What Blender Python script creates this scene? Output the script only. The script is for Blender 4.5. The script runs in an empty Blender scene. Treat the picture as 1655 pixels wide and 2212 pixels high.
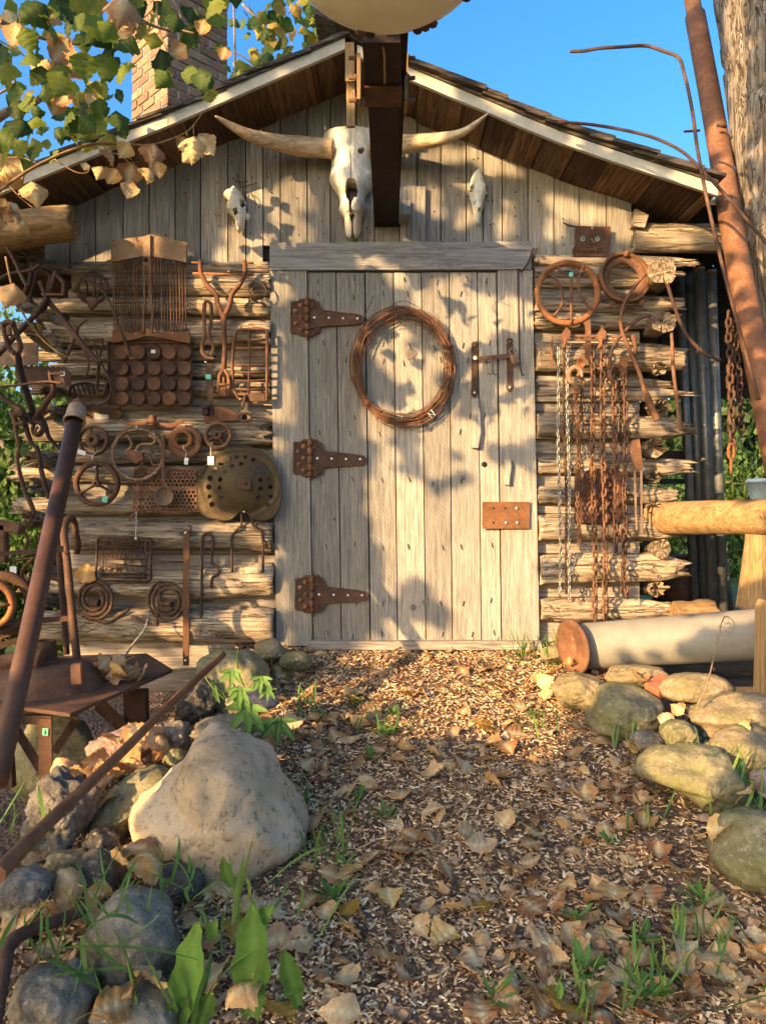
import bpy, math, random
from mathutils import Vector, Matrix, noise, Euler
V=Vector; PI=math.pi
rng=random.Random(7)
sc=bpy.context.scene
COL=sc.collection
F=1598.0; D0=3.7           # focal length in photo pixels; distance to the cabin wall (m)
def P(x,y,d=D0): return V(((x-827.5)/F*d, d, -(y-1106)/F*d))
def W(x,y,o=0.0): return P(x,y,D0-o)
def crop(x0,y0,k): return lambda x,y:(x0+x*k,y0+y*k)
c1=crop(0,0,.4679); c2=crop(663.7,0,.5989); c3=crop(0,497.8,.3677); c4=crop(0,885,.3677)
c5=crop(553.1,497.8,.3677); c6=crop(1050.9,442.5,.365); c7=crop(1050.9,940.3,.365)
c8=crop(0,1327.5,.4345); c9=crop(0,1770,.4345); c10=crop(608.5,1327.5,.6323); c11=crop(608.5,1770,.6323)
c12=crop(0,608.5,.2251); c13=crop(0,1078.6,.2876); c14=crop(442.5,221.3,.4011); c15=crop(663.7,0,.2172)
c16=crop(1327.5,553.1,.25); c17=crop(1327.5,1216.9,.3252); c18=crop(0,0,.3008); c19=crop(553.1,885,.3843)
c20=crop(1161.6,0,.2981); c21=crop(608.5,1604,.6323)
def ss(a,b,x):
    t=max(0,min(1,(x-a)/(b-a))); return t*t*(3-2*t)
def n3(x,y,z): return noise.noise(V((x,y,z)))
def fbm(p,o=4,l=2.1,g=.5):
    a=1;s=0;q=V(p)
    for _ in range(o): s+=a*noise.noise(q); q=q*l; a*=g
    return s
# ---------------------------------------------------------------- materials
class NT:
    def __init__(s,name):
        m=bpy.data.materials.new(name); m.use_nodes=True; s.m=m; s.t=m.node_tree; s.n=s.t.nodes; s.l=s.t.links
        s.b=s.n['Principled BSDF']; s.out=s.n['Material Output']
    def node(s,t,**k):
        n=s.n.new(t)
        for a,b in k.items():
            if a.startswith('i_'): n.inputs[a[2:]].default_value=b
            else: setattr(n,a,b)
        return n
    def coord(s,scale=(1,1,1),kind='Object',rnd=True,rot=(0,0,0)):
        tc=s.node('ShaderNodeTexCoord'); mp=s.node('ShaderNodeMapping'); mp.inputs['Scale'].default_value=scale
        mp.inputs['Rotation'].default_value=rot
        src=tc.outputs[kind]
        if rnd:
            at=s.node('ShaderNodeAttribute',attribute_name='rnd'); mu=s.node('ShaderNodeVectorMath',operation='MULTIPLY_ADD')
            cb=s.node('ShaderNodeCombineXYZ')
            for i in range(3): s.l.new(at.outputs['Fac'],cb.inputs[i])
            mu.inputs[1].default_value=(37.3,51.7,23.9); s.l.new(cb.outputs[0],mu.inputs[0]); s.l.new(src,mu.inputs[2]); src=mu.outputs[0]
        s.l.new(src,mp.inputs[0]); return mp.outputs[0]
    def noise(s,vec,scale,detail=6,rough=.6,dist=0):
        n=s.node('ShaderNodeTexNoise'); n.inputs['Scale'].default_value=scale; n.inputs['Detail'].default_value=detail
        n.inputs['Roughness'].default_value=rough; n.inputs['Distortion'].default_value=dist; s.l.new(vec,n.inputs['Vector']); return n.outputs['Fac']
    def voro(s,vec,scale,feature='F1'):
        n=s.node('ShaderNodeTexVoronoi',feature=feature); n.inputs['Scale'].default_value=scale; s.l.new(vec,n.inputs['Vector']); return n.outputs['Distance']
    def ramp(s,fac,stops,interp='LINEAR'):
        r=s.node('ShaderNodeValToRGB'); e=r.color_ramp.elements; r.color_ramp.interpolation=interp
        while len(e)<len(stops): e.new(.5)
        for i,(p,c) in enumerate(stops):
            e[i].position=p; e[i].color=(c[0],c[1],c[2],1) if not isinstance(c,(int,float)) else (c,c,c,1)
        s.l.new(fac,r.inputs[0]); return r.outputs[0]
    def mix(s,f,a,b,mode='MIX'):
        m=s.node('ShaderNodeMix',data_type='RGBA',blend_type=mode)
        for sock,v in ((m.inputs[0],f),(m.inputs[6],a),(m.inputs[7],b)):
            if isinstance(v,(int,float)): sock.default_value=v
            elif isinstance(v,(tuple,list)): sock.default_value=(v[0],v[1],v[2],1)
            else: s.l.new(v,sock)
        return m.outputs[2]
    def math(s,op,a,b=0.0):
        m=s.node('ShaderNodeMath',operation=op)
        for i,v in enumerate((a,b)):
            if isinstance(v,(int,float)): m.inputs[i].default_value=v
            else: s.l.new(v,m.inputs[i])
        return m.outputs[0]
    def col(s,c):
        if isinstance(c,tuple): s.b.inputs['Base Color'].default_value=(c[0],c[1],c[2],1)
        else: s.l.new(c,s.b.inputs['Base Color'])
    def rough(s,r):
        if isinstance(r,(int,float)): s.b.inputs['Roughness'].default_value=r
        else: s.l.new(r,s.b.inputs['Roughness'])
    def bump(s,h,strength=.5,dist=.01):
        b=s.node('ShaderNodeBump'); b.inputs['Strength'].default_value=strength; b.inputs['Distance'].default_value=dist
        s.l.new(h,b.inputs['Height']); s.l.new(b.outputs[0],s.b.inputs['Normal'])
    def rnd(s): return s.node('ShaderNodeAttribute',attribute_name='rnd').outputs['Fac']
    def objrnd(s): return s.node('ShaderNodeObjectInfo').outputs['Random']
def wood(name,axis,dark,mid,light,stain=.25,fine=1.0,bd=.004,vari=.35,saw=0.0,crk=.5):
    t=NT(name); sx={'x':(1.2,30,30),'y':(30,1.2,30),'z':(30,30,1.2)}[axis]
    v=t.coord(sx); g=t.noise(v,3.2*fine,8,.65,.6); g2=t.noise(v,9*fine,5,.7)
    gg=t.mix(.4,g,g2); base=t.ramp(gg,[(.36,dark),(.5,mid),(.64,light)])
    ck=t.noise(t.coord({'x':(.9,16,16),'y':(16,.9,16),'z':(16,16,.9)}[axis]),2.4*fine,5,.6,.8); ck=t.math('ABSOLUTE',t.math('SUBTRACT',ck,.5)); ckf=t.ramp(ck,[(.0,1.0),(.022,0)]); ckf=t.math('MULTIPLY',ckf,crk); base=t.mix(ckf,base,tuple(q*.28 for q in dark))
    v2=t.coord((1,1,1)); blot=t.noise(v2,2.5,5,.6); base=t.mix(t.ramp(blot,[(.35,0),(.7,stain)]),base,dark)
    r=t.rnd(); base=t.mix(vari,base,t.mix(1.0,base,t.ramp(r,[(0,(.35,.33,.32)),(.5,(.8,.78,.76)),(1,(1.3,1.2,1.1))]),'MULTIPLY'))
    wl=t.noise(t.coord({'x':(.6,9,9),'y':(9,.6,9),'z':(9,9,.6)}[axis]),1.6,4,.6)
    base=t.mix(t.ramp(wl,[(.62,0),(.75,.35)]),base,(light[0]*1.15,light[1]*1.1,light[2]*.98))
    t.col(base); t.rough(.88)
    h=t.math('SUBTRACT',t.math('ADD',g,t.math('MULTIPLY',g2,.6)),t.math('MULTIPLY',ckf,.8))
    if saw>0:
        w=t.node('ShaderNodeTexWave',wave_type='BANDS',bands_direction='DIAGONAL'); w.inputs['Scale'].default_value=26; w.inputs['Distortion'].default_value=3; w.inputs['Detail'].default_value=2
        t.l.new(v2,w.inputs['Vector']); h=t.math('ADD',h,t.math('MULTIPLY',w.outputs['Fac'],saw))
    t.bump(h,.8,bd); t.b.inputs['Specular IOR Level'].default_value=.25
    return t.m
def rust(name,c_dark,c_mid,c_light,scale=14,metal=.15,rgh=.8,bd=.002,spec=.3):
    t=NT(name); v=t.coord((1,1,1)); n=t.noise(v,scale,10,.72,.4); n2=t.noise(v,scale*6,4,.7); nb=t.noise(v,scale*.3,4,.6)
    f=t.mix(.35,n,n2); base=t.ramp(f,[(.3,c_dark),(.5,c_mid),(.68,c_light)])
    base=t.mix(t.ramp(nb,[(.4,0),(.65,.55)]),base,c_dark)
    pit=t.noise(v,scale*3,6,.75); base=t.mix(t.ramp(pit,[(.66,0),(.74,.7)]),base,(c_light[0]*1.5,c_light[1]*1.25,c_light[2]*.9))
    base=t.mix(t.ramp(pit,[(.28,.75),(.36,0)]),base,(c_dark[0]*.45,c_dark[1]*.42,c_dark[2]*.42))
    base=t.mix(1.0,base,t.ramp(t.objrnd(),[(0,(.62,.66,.72)),(.35,(.95,.95,.98)),(.7,(1.1,1.0,.9)),(1,(1.28,1.25,1.2))]),'MULTIPLY')
    t.col(base); t.rough(rgh); t.b.inputs['Metallic'].default_value=metal; t.b.inputs['Specular IOR Level'].default_value=spec
    t.bump(t.math('ADD',t.math('ADD',n,t.math('MULTIPLY',n2,.4)),pit),.8,bd); return t.m
def stone(name,c1_,c2_,c3_,sp=.12,scale=1.0,moss=0.0,bd=.008):
    t=NT(name); v=t.coord((1,1,1)); a=t.noise(v,4*scale,6,.6,.5); b=t.noise(v,60*scale,4,.8); c=t.noise(v,14*scale,8,.7)
    base=t.ramp(a,[(.3,c1_),(.5,c2_),(.7,c3_)])
    base=t.mix(t.ramp(b,[(.35,.6),(.46,0)]),base,(.03,.03,.03)); base=t.mix(t.ramp(b,[(.56,0),(.68,.75)]),base,(.42,.38,.31))
    base=t.mix(t.ramp(c,[(.55,0),(.7,.5)]),base,tuple(q*.40 for q in c1_))
    if moss>0:
        mm=t.noise(v,7*scale,8,.7); base=t.mix(t.ramp(mm,[(.45,0),(.62,moss)]),base,(.11,.12,.03))
    t.col(base); t.rough(.85); t.b.inputs['Specular IOR Level'].default_value=.3
    t.bump(t.math('ADD',t.math('MULTIPLY',a,.6),t.math('ADD',t.math('MULTIPLY',b,.3),c)),1.0,bd*1.5); return t.m
def plain(name,c,r=.7,metal=0,nz=.25,scale=25,bd=.001,spec=.4,c_alt=None):
    t=NT(name); v=t.coord((1,1,1)); n=t.noise(v,scale,6,.65)
    d=c_alt or tuple(q*(1-nz*1.6) for q in c)
    t.col(t.ramp(n,[(.33,d),(.62,c)])); t.rough(r); t.b.inputs['Metallic'].default_value=metal; t.b.inputs['Specular IOR Level'].default_value=spec
    t.bump(n,.5,bd); return t.m
def leafmat(name,cols,trans=.5,spot=None,vein=None,rnd_src='rnd'):
    t=NT(name); r=t.rnd() if rnd_src=='rnd' else t.objrnd()
    st=[(i/(len(cols)-1),c) for i,c in enumerate(cols)]; base=t.ramp(r,st)
    v=t.coord((1,1,1),rnd=False); n=t.noise(v,18,5,.7); base=t.mix(.55,base,t.mix(1.0,base,t.ramp(n,[(.3,.45),(.7,1.35)]),'MULTIPLY'))
    if spot:
        s=t.noise(v,90,3,.6); base=t.mix(t.ramp(s,[(.6,0),(.66,.75)]),base,spot)
    at=t.node('ShaderNodeAttribute',attribute_name='vein').outputs['Fac']
    base=t.mix(t.math('MULTIPLY',at,.45),base,vein or tuple(min(1,q*1.6+.03) for q in cols[len(cols)//2]))
    t.col(base); t.rough(.6); t.b.inputs['Specular IOR Level'].default_value=.3
    tr=t.node('ShaderNodeBsdfTranslucent'); t.l.new(base,tr.inputs[0]); mx=t.node('ShaderNodeMixShader'); mx.inputs[0].default_value=trans
    t.l.new(t.b.outputs[0],mx.inputs[1]); t.l.new(tr.outputs[0],mx.inputs[2]); t.l.new(mx.outputs[0],t.out.inputs[0])
    t.bump(n,.5,.002); return t.m
M={}
M['plank']=wood('grey_plank','z',(.17,.15,.122),(.35,.323,.275),(.53,.495,.43),.35,1,.0035,.6,0,.28)
M['doorwood']=wood('door_plank','z',(.17,.15,.12),(.35,.32,.268),(.51,.475,.405),.3,1.2,.004,.6,.25,.22)
M['boardx']=wood('horizontal_board','x',(.15,.12,.095),(.32,.275,.22),(.47,.42,.35),.3,1,.003,.4,.15)
M['log']=wood('weathered_log','x',(.13,.085,.048),(.44,.345,.235),(.72,.63,.48),.3,.8,.012,.45,0,.85)
M['logy']=wood('crosswise_log','y',(.11,.07,.04),(.34,.26,.17),(.54,.45,.33),.35,.8,.010,.4,0,.95)
M['logz']=wood('weathered_pole','z',(.07,.052,.035),(.25,.205,.15),(.46,.40,.33),.4,.7,.015,.4,0,1.0)
M['peeled']=wood('peeled_log','x',(.15,.085,.035),(.28,.17,.075),(.40,.27,.13),.3,.5,.003,.3)
M['peeledz']=wood('peeled_post','z',(.20,.12,.05),(.34,.215,.095),(.46,.32,.165),.25,.5,.003,.3)
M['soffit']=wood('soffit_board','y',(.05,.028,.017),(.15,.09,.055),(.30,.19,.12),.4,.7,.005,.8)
M['shingle']=wood('shingle_wood','x',(.035,.028,.022),(.10,.08,.065),(.24,.19,.14),.3,.7,.006,.7)
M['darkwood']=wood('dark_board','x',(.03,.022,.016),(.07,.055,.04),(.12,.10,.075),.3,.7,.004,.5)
M['rust']=rust('rust',(.07,.034,.02),(.175,.085,.045),(.31,.165,.085))
M['rustdark']=rust('rust_dark',(.035,.02,.014),(.095,.05,.031),(.19,.10,.058))
M['rustorange']=rust('rust_orange',(.12,.048,.02),(.27,.115,.045),(.42,.20,.08),12)
M['rustsmooth']=rust('rust_smooth_pipe',(.06,.028,.015),(.125,.056,.028),(.19,.088,.043),8,.15,.55,.0008,.35)
M['rustpale']=rust('rust_pale',(.12,.07,.038),(.26,.165,.095),(.40,.28,.17),16)
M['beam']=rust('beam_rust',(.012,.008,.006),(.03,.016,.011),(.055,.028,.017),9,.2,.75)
M['chainsilver']=plain('zinc_chain',(.36,.34,.29),.4,.7,.3,60)
M['galv']=plain('galvanised_pipe',(.24,.24,.225),.5,.55,.25,18,c_alt=(.13,.135,.13))
M['seat']=rust('olive_seat_metal',(.035,.02,.011),(.075,.055,.024),(.13,.10,.042),6,.2,.6)
M['bone']=plain('bone',(.80,.73,.60),.6,0,.2,22,.002,c_alt=(.62,.52,.38))
M['bone2']=plain('pale_bone',(.72,.70,.60),.6,0,.2,40,.0015,c_alt=(.56,.53,.40))
t=NT('horn'); v=t.coord((6,40,40),rnd=False); n=t.noise(v,1.6,7,.7,.4); n2=t.noise(t.coord(rnd=False),9,5,.6)
t.col(t.mix(t.ramp(n2,[(.4,0),(.6,.6)]),t.ramp(n,[(.3,(.16,.09,.04)),(.5,(.42,.28,.14)),(.68,(.70,.55,.36))]),(.60,.46,.28))); t.rough(.6); t.bump(n,.9,.006); M['horn']=t.m
t=NT('cream_paint'); v=t.coord(rnd=False); n=t.noise(v,6,8,.75); n2=t.noise(v,30,5,.7)
t.col(t.mix(t.ramp(n2,[(.70,0),(.73,1)]),t.ramp(n,[(.3,(.66,.58,.42)),(.6,(.76,.69,.52))]),(.12,.05,.025))); t.rough(.55); M['cream']=t.m
t=NT('white_trim'); v=t.coord(rnd=False); n=t.noise(v,9,8,.75)
t.col(t.ramp(n,[(.3,(.36,.32,.24)),(.6,(.52,.48,.375))])); t.rough(.6); M['trim']=t.m
t=NT('tube_concrete_grey'); v=t.coord(rnd=False); n=t.noise(v,7,9,.75); n2=t.noise(t.coord((3,14,14),rnd=False),6,6,.75)
t.col(t.mix(t.ramp(n2,[(.60,0),(.72,.5)]),t.ramp(n,[(.3,(.15,.135,.11)),(.65,(.235,.215,.175))]),(.31,.285,.235))); t.rough(.7); t.bump(n2,.5,.003); M['tube']=t.m
t=NT('brick'); v=t.coord(); n=t.noise(v,12,6,.7); r=t.rnd()
t.col(t.mix(.5,t.ramp(r,[(0,(.12,.055,.03)),(.3,(.22,.10,.05)),(.6,(.27,.145,.075)),(.85,(.29,.19,.10)),(1,(.10,.065,.045))],'CONSTANT'),t.ramp(n,[(.3,(.10,.05,.03)),(.7,(.30,.17,.09))]))); t.rough(.9); t.bump(n,.7,.004); M['brick']=t.m
M['mortar']=plain('mortar',(.27,.25,.21),.9,0,.25,30,.002)
t=NT('mulch'); r=t.rnd(); v=t.coord(); n=t.noise(v,50,4,.7)
c=t.ramp(r,[(0,(.055,.028,.013)),(.25,(.15,.08,.036)),(.45,(.31,.175,.08)),(.65,(.54,.335,.16)),(.85,(.74,.52,.285)),(1,(.84,.66,.41))])
t.col(t.mix(.4,c,t.mix(1.0,c,t.ramp(n,[(.3,.4),(.7,1.4)]),'MULTIPLY'))); t.rough(.9); M['mulch']=t.m
t=NT('soil'); v=t.coord(rnd=False); n=t.noise(v,14,10,.75); n2=t.voro(v,55)
t.col(t.ramp(n,[(.3,(.05,.03,.018)),(.5,(.13,.08,.048)),(.7,(.26,.17,.10))])); t.rough(.95); t.bump(t.math('ADD',n,n2),1,.02); M['soil']=t.m
t=NT('lawn'); v=t.coord(rnd=False); n=t.noise(v,9,10,.75)
t.col(t.ramp(n,[(.3,(.02,.04,.012)),(.6,(.06,.11,.025)),(.8,(.10,.15,.04))])); t.rough(.9); t.bump(n,1,.03); M['lawn']=t.m
M['dryleaf']=leafmat('dry_leaf',[(.30,.13,.045),(.52,.28,.11),(.68,.43,.20),(.42,.20,.07),(.74,.52,.28),(.60,.31,.09),(.38,.17,.07),(.62,.40,.19),(.70,.43,.14)],.25,(.10,.055,.03),rnd_src='obj')
M['drystuff']=leafmat('dry_leaf_litter',[(.20,.11,.05),(.33,.2,.11),(.42,.29,.18),(.28,.16,.08),(.46,.34,.23)],.2,(.10,.055,.03))
M['yellowleaf']=leafmat('yellow_leaf',[(.45,.24,.03),(.5,.3,.05)],.35,(.2,.1,.03),rnd_src='obj')
M['greenleaf']=leafmat('cottonwood_leaf_green',[(.03,.06,.012),(.05,.10,.018),(.08,.14,.02),(.14,.20,.025),(.20,.26,.03),(.30,.30,.03),(.48,.36,.04),(.40,.20,.07)],.5,(.10,.09,.02),(.16,.2,.06))
M['weed']=leafmat('weed_leaf',[(.07,.15,.03),(.12,.24,.045),(.18,.33,.06)],.45,(.10,.2,.03),(.22,.4,.1))
M['grass']=leafmat('grass_blade',[(.06,.14,.04),(.11,.23,.045),(.18,.32,.05),(.32,.36,.08)],.4,None,(.15,.3,.08))
M['bgleaf']=leafmat('background_leaf',[(.03,.07,.012),(.06,.12,.02),(.10,.17,.03),(.16,.22,.04)],.45,None,(.12,.2,.05))
M['twig']=plain('twig_bark',(.30,.20,.12),.85,0,.4,50,.002)
M['bark']=plain('bark',(.16,.12,.085),.9,0,.5,20,.01)
M['bolt']=plain('zinc_bolt',(.75,.76,.70),.4,.6,.1)
M['brass']=plain('brass_tack',(.62,.45,.16),.4,.8,.2)
M['green_tag']=plain('green_sticker',(.18,.62,.42),.6,0,.05)
M['paper']=plain('paper_tag',(.80,.78,.72),.7,0,.05)
M['bgshade']=leafmat('shaded_background_leaf',[(.015,.035,.01),(.03,.06,.015),(.05,.085,.02)],.25,None,(.05,.08,.02))  # darker copy of the background leaf, hedge shade put into its colour
M['ink']=plain('ink',(.03,.03,.05),.7,0,.05)
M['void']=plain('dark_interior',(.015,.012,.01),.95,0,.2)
M['aqua']=plain('verdigris_washer',(.22,.30,.24),.6,.3,.3)
M['iron_black']=plain('black_iron',(.06,.05,.045),.5,.5,.4)
# ---------------------------------------------------------------- mesh builder
class MB:
    def __init__(s): s.v=[]; s.f=[]; s.r=[]; s.sm=[]; s.vein=None
    def face(s,idx,r=.5,sm=False): s.f.append(tuple(idx)); s.r.append(r); s.sm.append(sm)
    def quadbox(s,c8,r=.5):
        b=len(s.v); s.v+= [tuple(p) for p in c8]
        for q in ((0,3,2,1),(4,5,6,7),(0,1,5,4),(1,2,6,5),(2,3,7,6),(3,0,4,7)): s.face([b+i for i in q],r)
    def box(s,c,size,rot=None,r=None,bev=0):
        r=rng.random() if r is None else r; h=V(size)/2; c=V(c)
        if bev>0: return s.bevbox(c,h,rot,r,bev)
        pts=[]
        for z in(-1,1):
            for (x,y) in((-1,-1),(1,-1),(1,1),(-1,1)):
                p=V((x*h.x,y*h.y,z*h.z)); p=(rot@p if rot else p)+c; pts.append(p)
        s.quadbox(pts,r)
    def bevbox(s,c,h,rot,r,b):
        # chamfered box: 24 verts
        b=min(b,h.x*.45,h.y*.45,h.z*.45); base=len(s.v); idx={}
        for ax in range(3):
            for sx in(-1,1):
                for sy in(-1,1):
                    for sz in(-1,1):
                        sg=(sx,sy,sz); p=V([sg[i]*(h[i]-(0 if i==ax else b)) for i in range(3)])
                        idx[(ax,sg)]=len(s.v); s.v.append(tuple((rot@p if rot else p)+c))
        for ax in range(3):
            a,b2=[(1,2),(2,0),(0,1)][ax]
            for q in(-1,1):
                o=[(-1,-1),(1,-1),(1,1),(-1,1)]
                if q<0:o.reverse()
                f=[]
                for (m,n) in o:
                    sg=[0,0,0];sg[ax]=q;sg[a]=m;sg[b2]=n; f.append(idx[(ax,tuple(sg))])
                s.face(f,r)
        for ax in range(3):   # edges along axis ax
            a,b2=[(1,2),(2,0),(0,1)][ax]
            for m in(-1,1):
                for n in(-1,1):
                    def g(fx,q):
                        sg=[0,0,0];sg[ax]=q;sg[a]=m;sg[b2]=n; return idx[(fx,tuple(sg))]
                    f=[g(a,-1),g(a,1),g(b2,1),g(b2,-1)]
                    if m*n<0:f.reverse()
                    s.face(f,r)
        for sx in(-1,1):
            for sy in(-1,1):
                for sz in(-1,1):
                    f=[idx[(i,(sx,sy,sz))] for i in range(3)]
                    if sx*sy*sz<0:f.reverse()
                    s.face(f,r)
    def bar(s,p0,p1,w,t,up=(0,1,0),r=None,bev=0):
        p0=V(p0);p1=V(p1);d=(p1-p0);L=d.length;z=d.normalized();u=V(up);x=u.cross(z)
        if x.length<1e-4:x=V((1,0,0)).cross(z)
        x.normalize();y=z.cross(x); rot=Matrix((x,y,z)).transposed()
        s.box((p0+p1)/2,(w,t,L),rot,r,bev)
    def ring(s,c,x,y,r,n,jit=0,sd=0):
        b=len(s.v)
        for i in range(n):
            a=2*PI*i/n; rr=r*(1+(jit*n3(math.cos(a)*1.7+sd,math.sin(a)*1.7,c.length*6+sd) if jit else 0))
            s.v.append(tuple(c+x*math.cos(a)*rr+y*math.sin(a)*rr))
        return b
    def tube(s,pts,r,n=10,closed=False,caps=True,jit=0,sd=0,rn=None,flat=1.0,up=None,sub=0):
        pts=[V(p) for p in pts]; k=len(pts); rs=list(r) if isinstance(r,(list,tuple)) else [r]*k
        if sub:
            np_,nr=[],[]
            seg=k if closed else k-1
            for i in range(seg):
                if closed: a,b,c_,d=pts[(i-1)%k],pts[i],pts[(i+1)%k],pts[(i+2)%k]
                else: a,b,c_,d=pts[max(i-1,0)],pts[i],pts[i+1],pts[min(i+2,k-1)]
                for j in range(sub):
                    u=j/sub; np_.append(.5*((2*b)+(c_-a)*u+(2*a-5*b+4*c_-d)*u*u+(3*b-a-3*c_+d)*u**3)); nr.append(rs[i]*(1-u)+rs[(i+1)%k]*u)
            if not closed: np_.append(pts[-1]); nr.append(rs[-1])
            pts,rs=np_,nr; k=len(pts)
        rn=rng.random() if rn is None else rn; rings=[]; x=None
        for i in range(k):
            if closed: d=pts[(i+1)%k]-pts[i-1]
            else: d=pts[min(i+1,k-1)]-pts[max(i-1,0)]
            if d.length<1e-9: d=V((0,0,1))
            d.normalize()
            if x is None:
                u=V(up) if up else (V((0,1,0)) if abs(d.y)<.9 else V((1,0,0)))
                x=(u-d*u.dot(d)).normalized()
            else:
                x=x-d*x.dot(d)
                if x.length<1e-6: x=V((1,0,0))-d*d.x
                x.normalize()
            y=d.cross(x); rings.append(s.ring(pts[i],x,y*flat,rs[i],n,jit,sd))
        for i in range(k if closed else k-1):
            a=rings[i];b=rings[(i+1)%k]
            for j in range(n): s.face((a+j,a+(j+1)%n,b+(j+1)%n,b+j),rn,True)
        if caps and not closed:
            s.face([rings[0]+j for j in reversed(range(n))],rn); s.face([rings[-1]+j for j in range(n)],rn)
    def lathe(s,c,axis,prof,n=32,rn=None,a0=0,a1=2*PI,jit=0):
        """prof: list of (radius, distance along axis)"""
        c=V(c);z=V(axis).normalized();x=(V((0,0,1)) if abs(z.z)<.9 else V((1,0,0))).cross(z).normalized();y=z.cross(x)
        rn=rng.random() if rn is None else rn; rings=[]; full=abs(a1-a0-2*PI)<1e-6; m=n if full else n+1
        for (r,h) in prof:
            b=len(s.v); rings.append(b)
            for i in range(m):
                a=a0+(a1-a0)*i/n; rr=r*(1+(jit*n3(math.cos(a)*2,math.sin(a)*2,h*9+r*5) if jit else 0))
                s.v.append(tuple(c+x*math.cos(a)*rr+y*math.sin(a)*rr+z*h))
        for k in range(len(prof)-1):
            for j in range(n): 
                j2=(j+1)%m; s.face((rings[k]+j,rings[k]+j2,rings[k+1]+j2,rings[k+1]+j),rn,True)
        return s
    def prism(s,front,t,rn=None,dirv=(0,1,0)):
        """front: polygon points (front face); extruded by t along +Y (away from the camera)"""
        rn=rng.random() if rn is None else rn; b=len(s.v);n=len(front); d=V(dirv)*t
        s.v+=[tuple(V(p)) for p in front]+[tuple(V(p)+d) for p in front]
        s.face(list(range(b,b+n)),rn); s.face(list(range(b+2*n-1,b+n-1,-1)),rn)
        for i in range(n): j=(i+1)%n; s.face((b+i,b+n+i,b+n+j,b+j),rn)
    def grid(s,x0,x1,z0,z1,nx,nz,mask,front,back,rn=.5,y0=D0,smooth=True):
        """solid plate over an x-z grid: mask(x,z)->bool, front/back(x,z)->distance in front of plane y0 (m)"""
        dx=(x1-x0)/nx;dz=(z1-z0)/nz; on=[[mask(x0+(i+.5)*dx,z0+(j+.5)*dz) for j in range(nz)] for i in range(nx)]
        fi={};bi={}
        def g(i,j,dct,fn):
            k=(i,j)
            if k not in dct:
                x=x0+i*dx;z=z0+j*dz; dct[k]=len(s.v); s.v.append((x,y0-fn(x,z),z))
            return dct[k]
        for i in range(nx):
            for j in range(nz):
                if not on[i][j]: continue
                a,b,c,d=(i,j),(i+1,j),(i+1,j+1),(i,j+1)
                s.face([g(*q,fi,front) for q in (a,b,c,d)],rn,smooth)
                s.face([g(*q,bi,back) for q in (a,d,c,b)],rn,smooth)
                for (p,q,ni,nj) in ((a,b,i,j-1),(b,c,i+1,j),(c,d,i,j+1),(d,a,i-1,j)):
                    if not(0<=ni<nx and 0<=nj<nz and on[ni][nj]):
                        s.face((g(*p,fi,front),g(*p,bi,back),g(*q,bi,back),g(*q,fi,front)),rn,False)
        return s
    def log(s,p0,p1,r0,r1,seed=0,n=26,m=44,crack=.16,jag0=.03,jag1=.1,flat=1.0,bend=.0,up=(0,0,1),rn=None,taper=0.0,knots=1,lump=.10):
        p0=V(p0);p1=V(p1);ax=p1-p0;L=ax.length;z=ax.normalized();x=V(up);x=(x-z*x.dot(z)).normalized();y=z.cross(x)
        rr=random.Random(seed*7+3); ph=seed*13.7; rn=rng.random() if rn is None else rn
        j0=[rr.random()*jag0+jag0*.9*n3(i*.9,ph,2) for i in range(n)];j1=[(rr.random()**1.5)*jag1+jag1*.8*n3(i*.8,ph,5) for i in range(n)]
        rings=[]
        for k in range(m+1):
            u=k/m; b=len(s.v); rings.append(b)
            R=r0+(r1-r0)*u; R*=1-taper*ss(.75,1,u)
            c=p0+ax*u+x*(bend*math.sin(u*PI)+.25*R*n3(u*L*2.2,ph,1))+y*.15*R*n3(u*L*2,ph,9)
            for i in range(n):
                a=2*PI*i/n; wob=.9*n3(u*L*1.1,ph,3)+.25*n3(u*L*6,ph,4)
                q=(math.cos(a+wob*.5),math.sin(a+wob*.5))
                cr=n3(q[0]*3.4+ph,q[1]*3.4,u*L*1.3); cr=max(0,1-abs(cr)*7.5)
                cr2=max(0,1-abs(n3(q[0]*8+ph,q[1]*8+4,u*L*2.6))*6)
                lm=n3(q[0]*1.1+ph,q[1]*1.1,u*L*3.0)
                r=R*(1-crack*cr-crack*.5*cr2+lump*lm)
                e0=ss(.10,0,u)*-j0[i] if u<.10 else 0
                e1=ss(.86,1,u)*(-j1[i]) if u>.86 else 0
                p=c+x*math.cos(a)*r+y*math.sin(a)*r*flat+z*(e1-e0)
                s.v.append(tuple(p))
        for k in range(m):
            a=rings[k];b=rings[k+1]
            for j in range(n): s.face((a+j,a+(j+1)%n,b+(j+1)%n,b+j),rn,True)
        for (rg,pt,rev,inn) in ((rings[0],p0+z*jag0*.7,True,1),(rings[-1],p1-z*jag1*1.1,False,1)):
            cidx=len(s.v); s.v.append(tuple(pt))
            for j in range(n):
                f=(rg+j,rg+(j+1)%n,cidx) if not rev else (rg+(j+1)%n,rg+j,cidx); s.face(f,rn,False)
        return s
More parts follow.
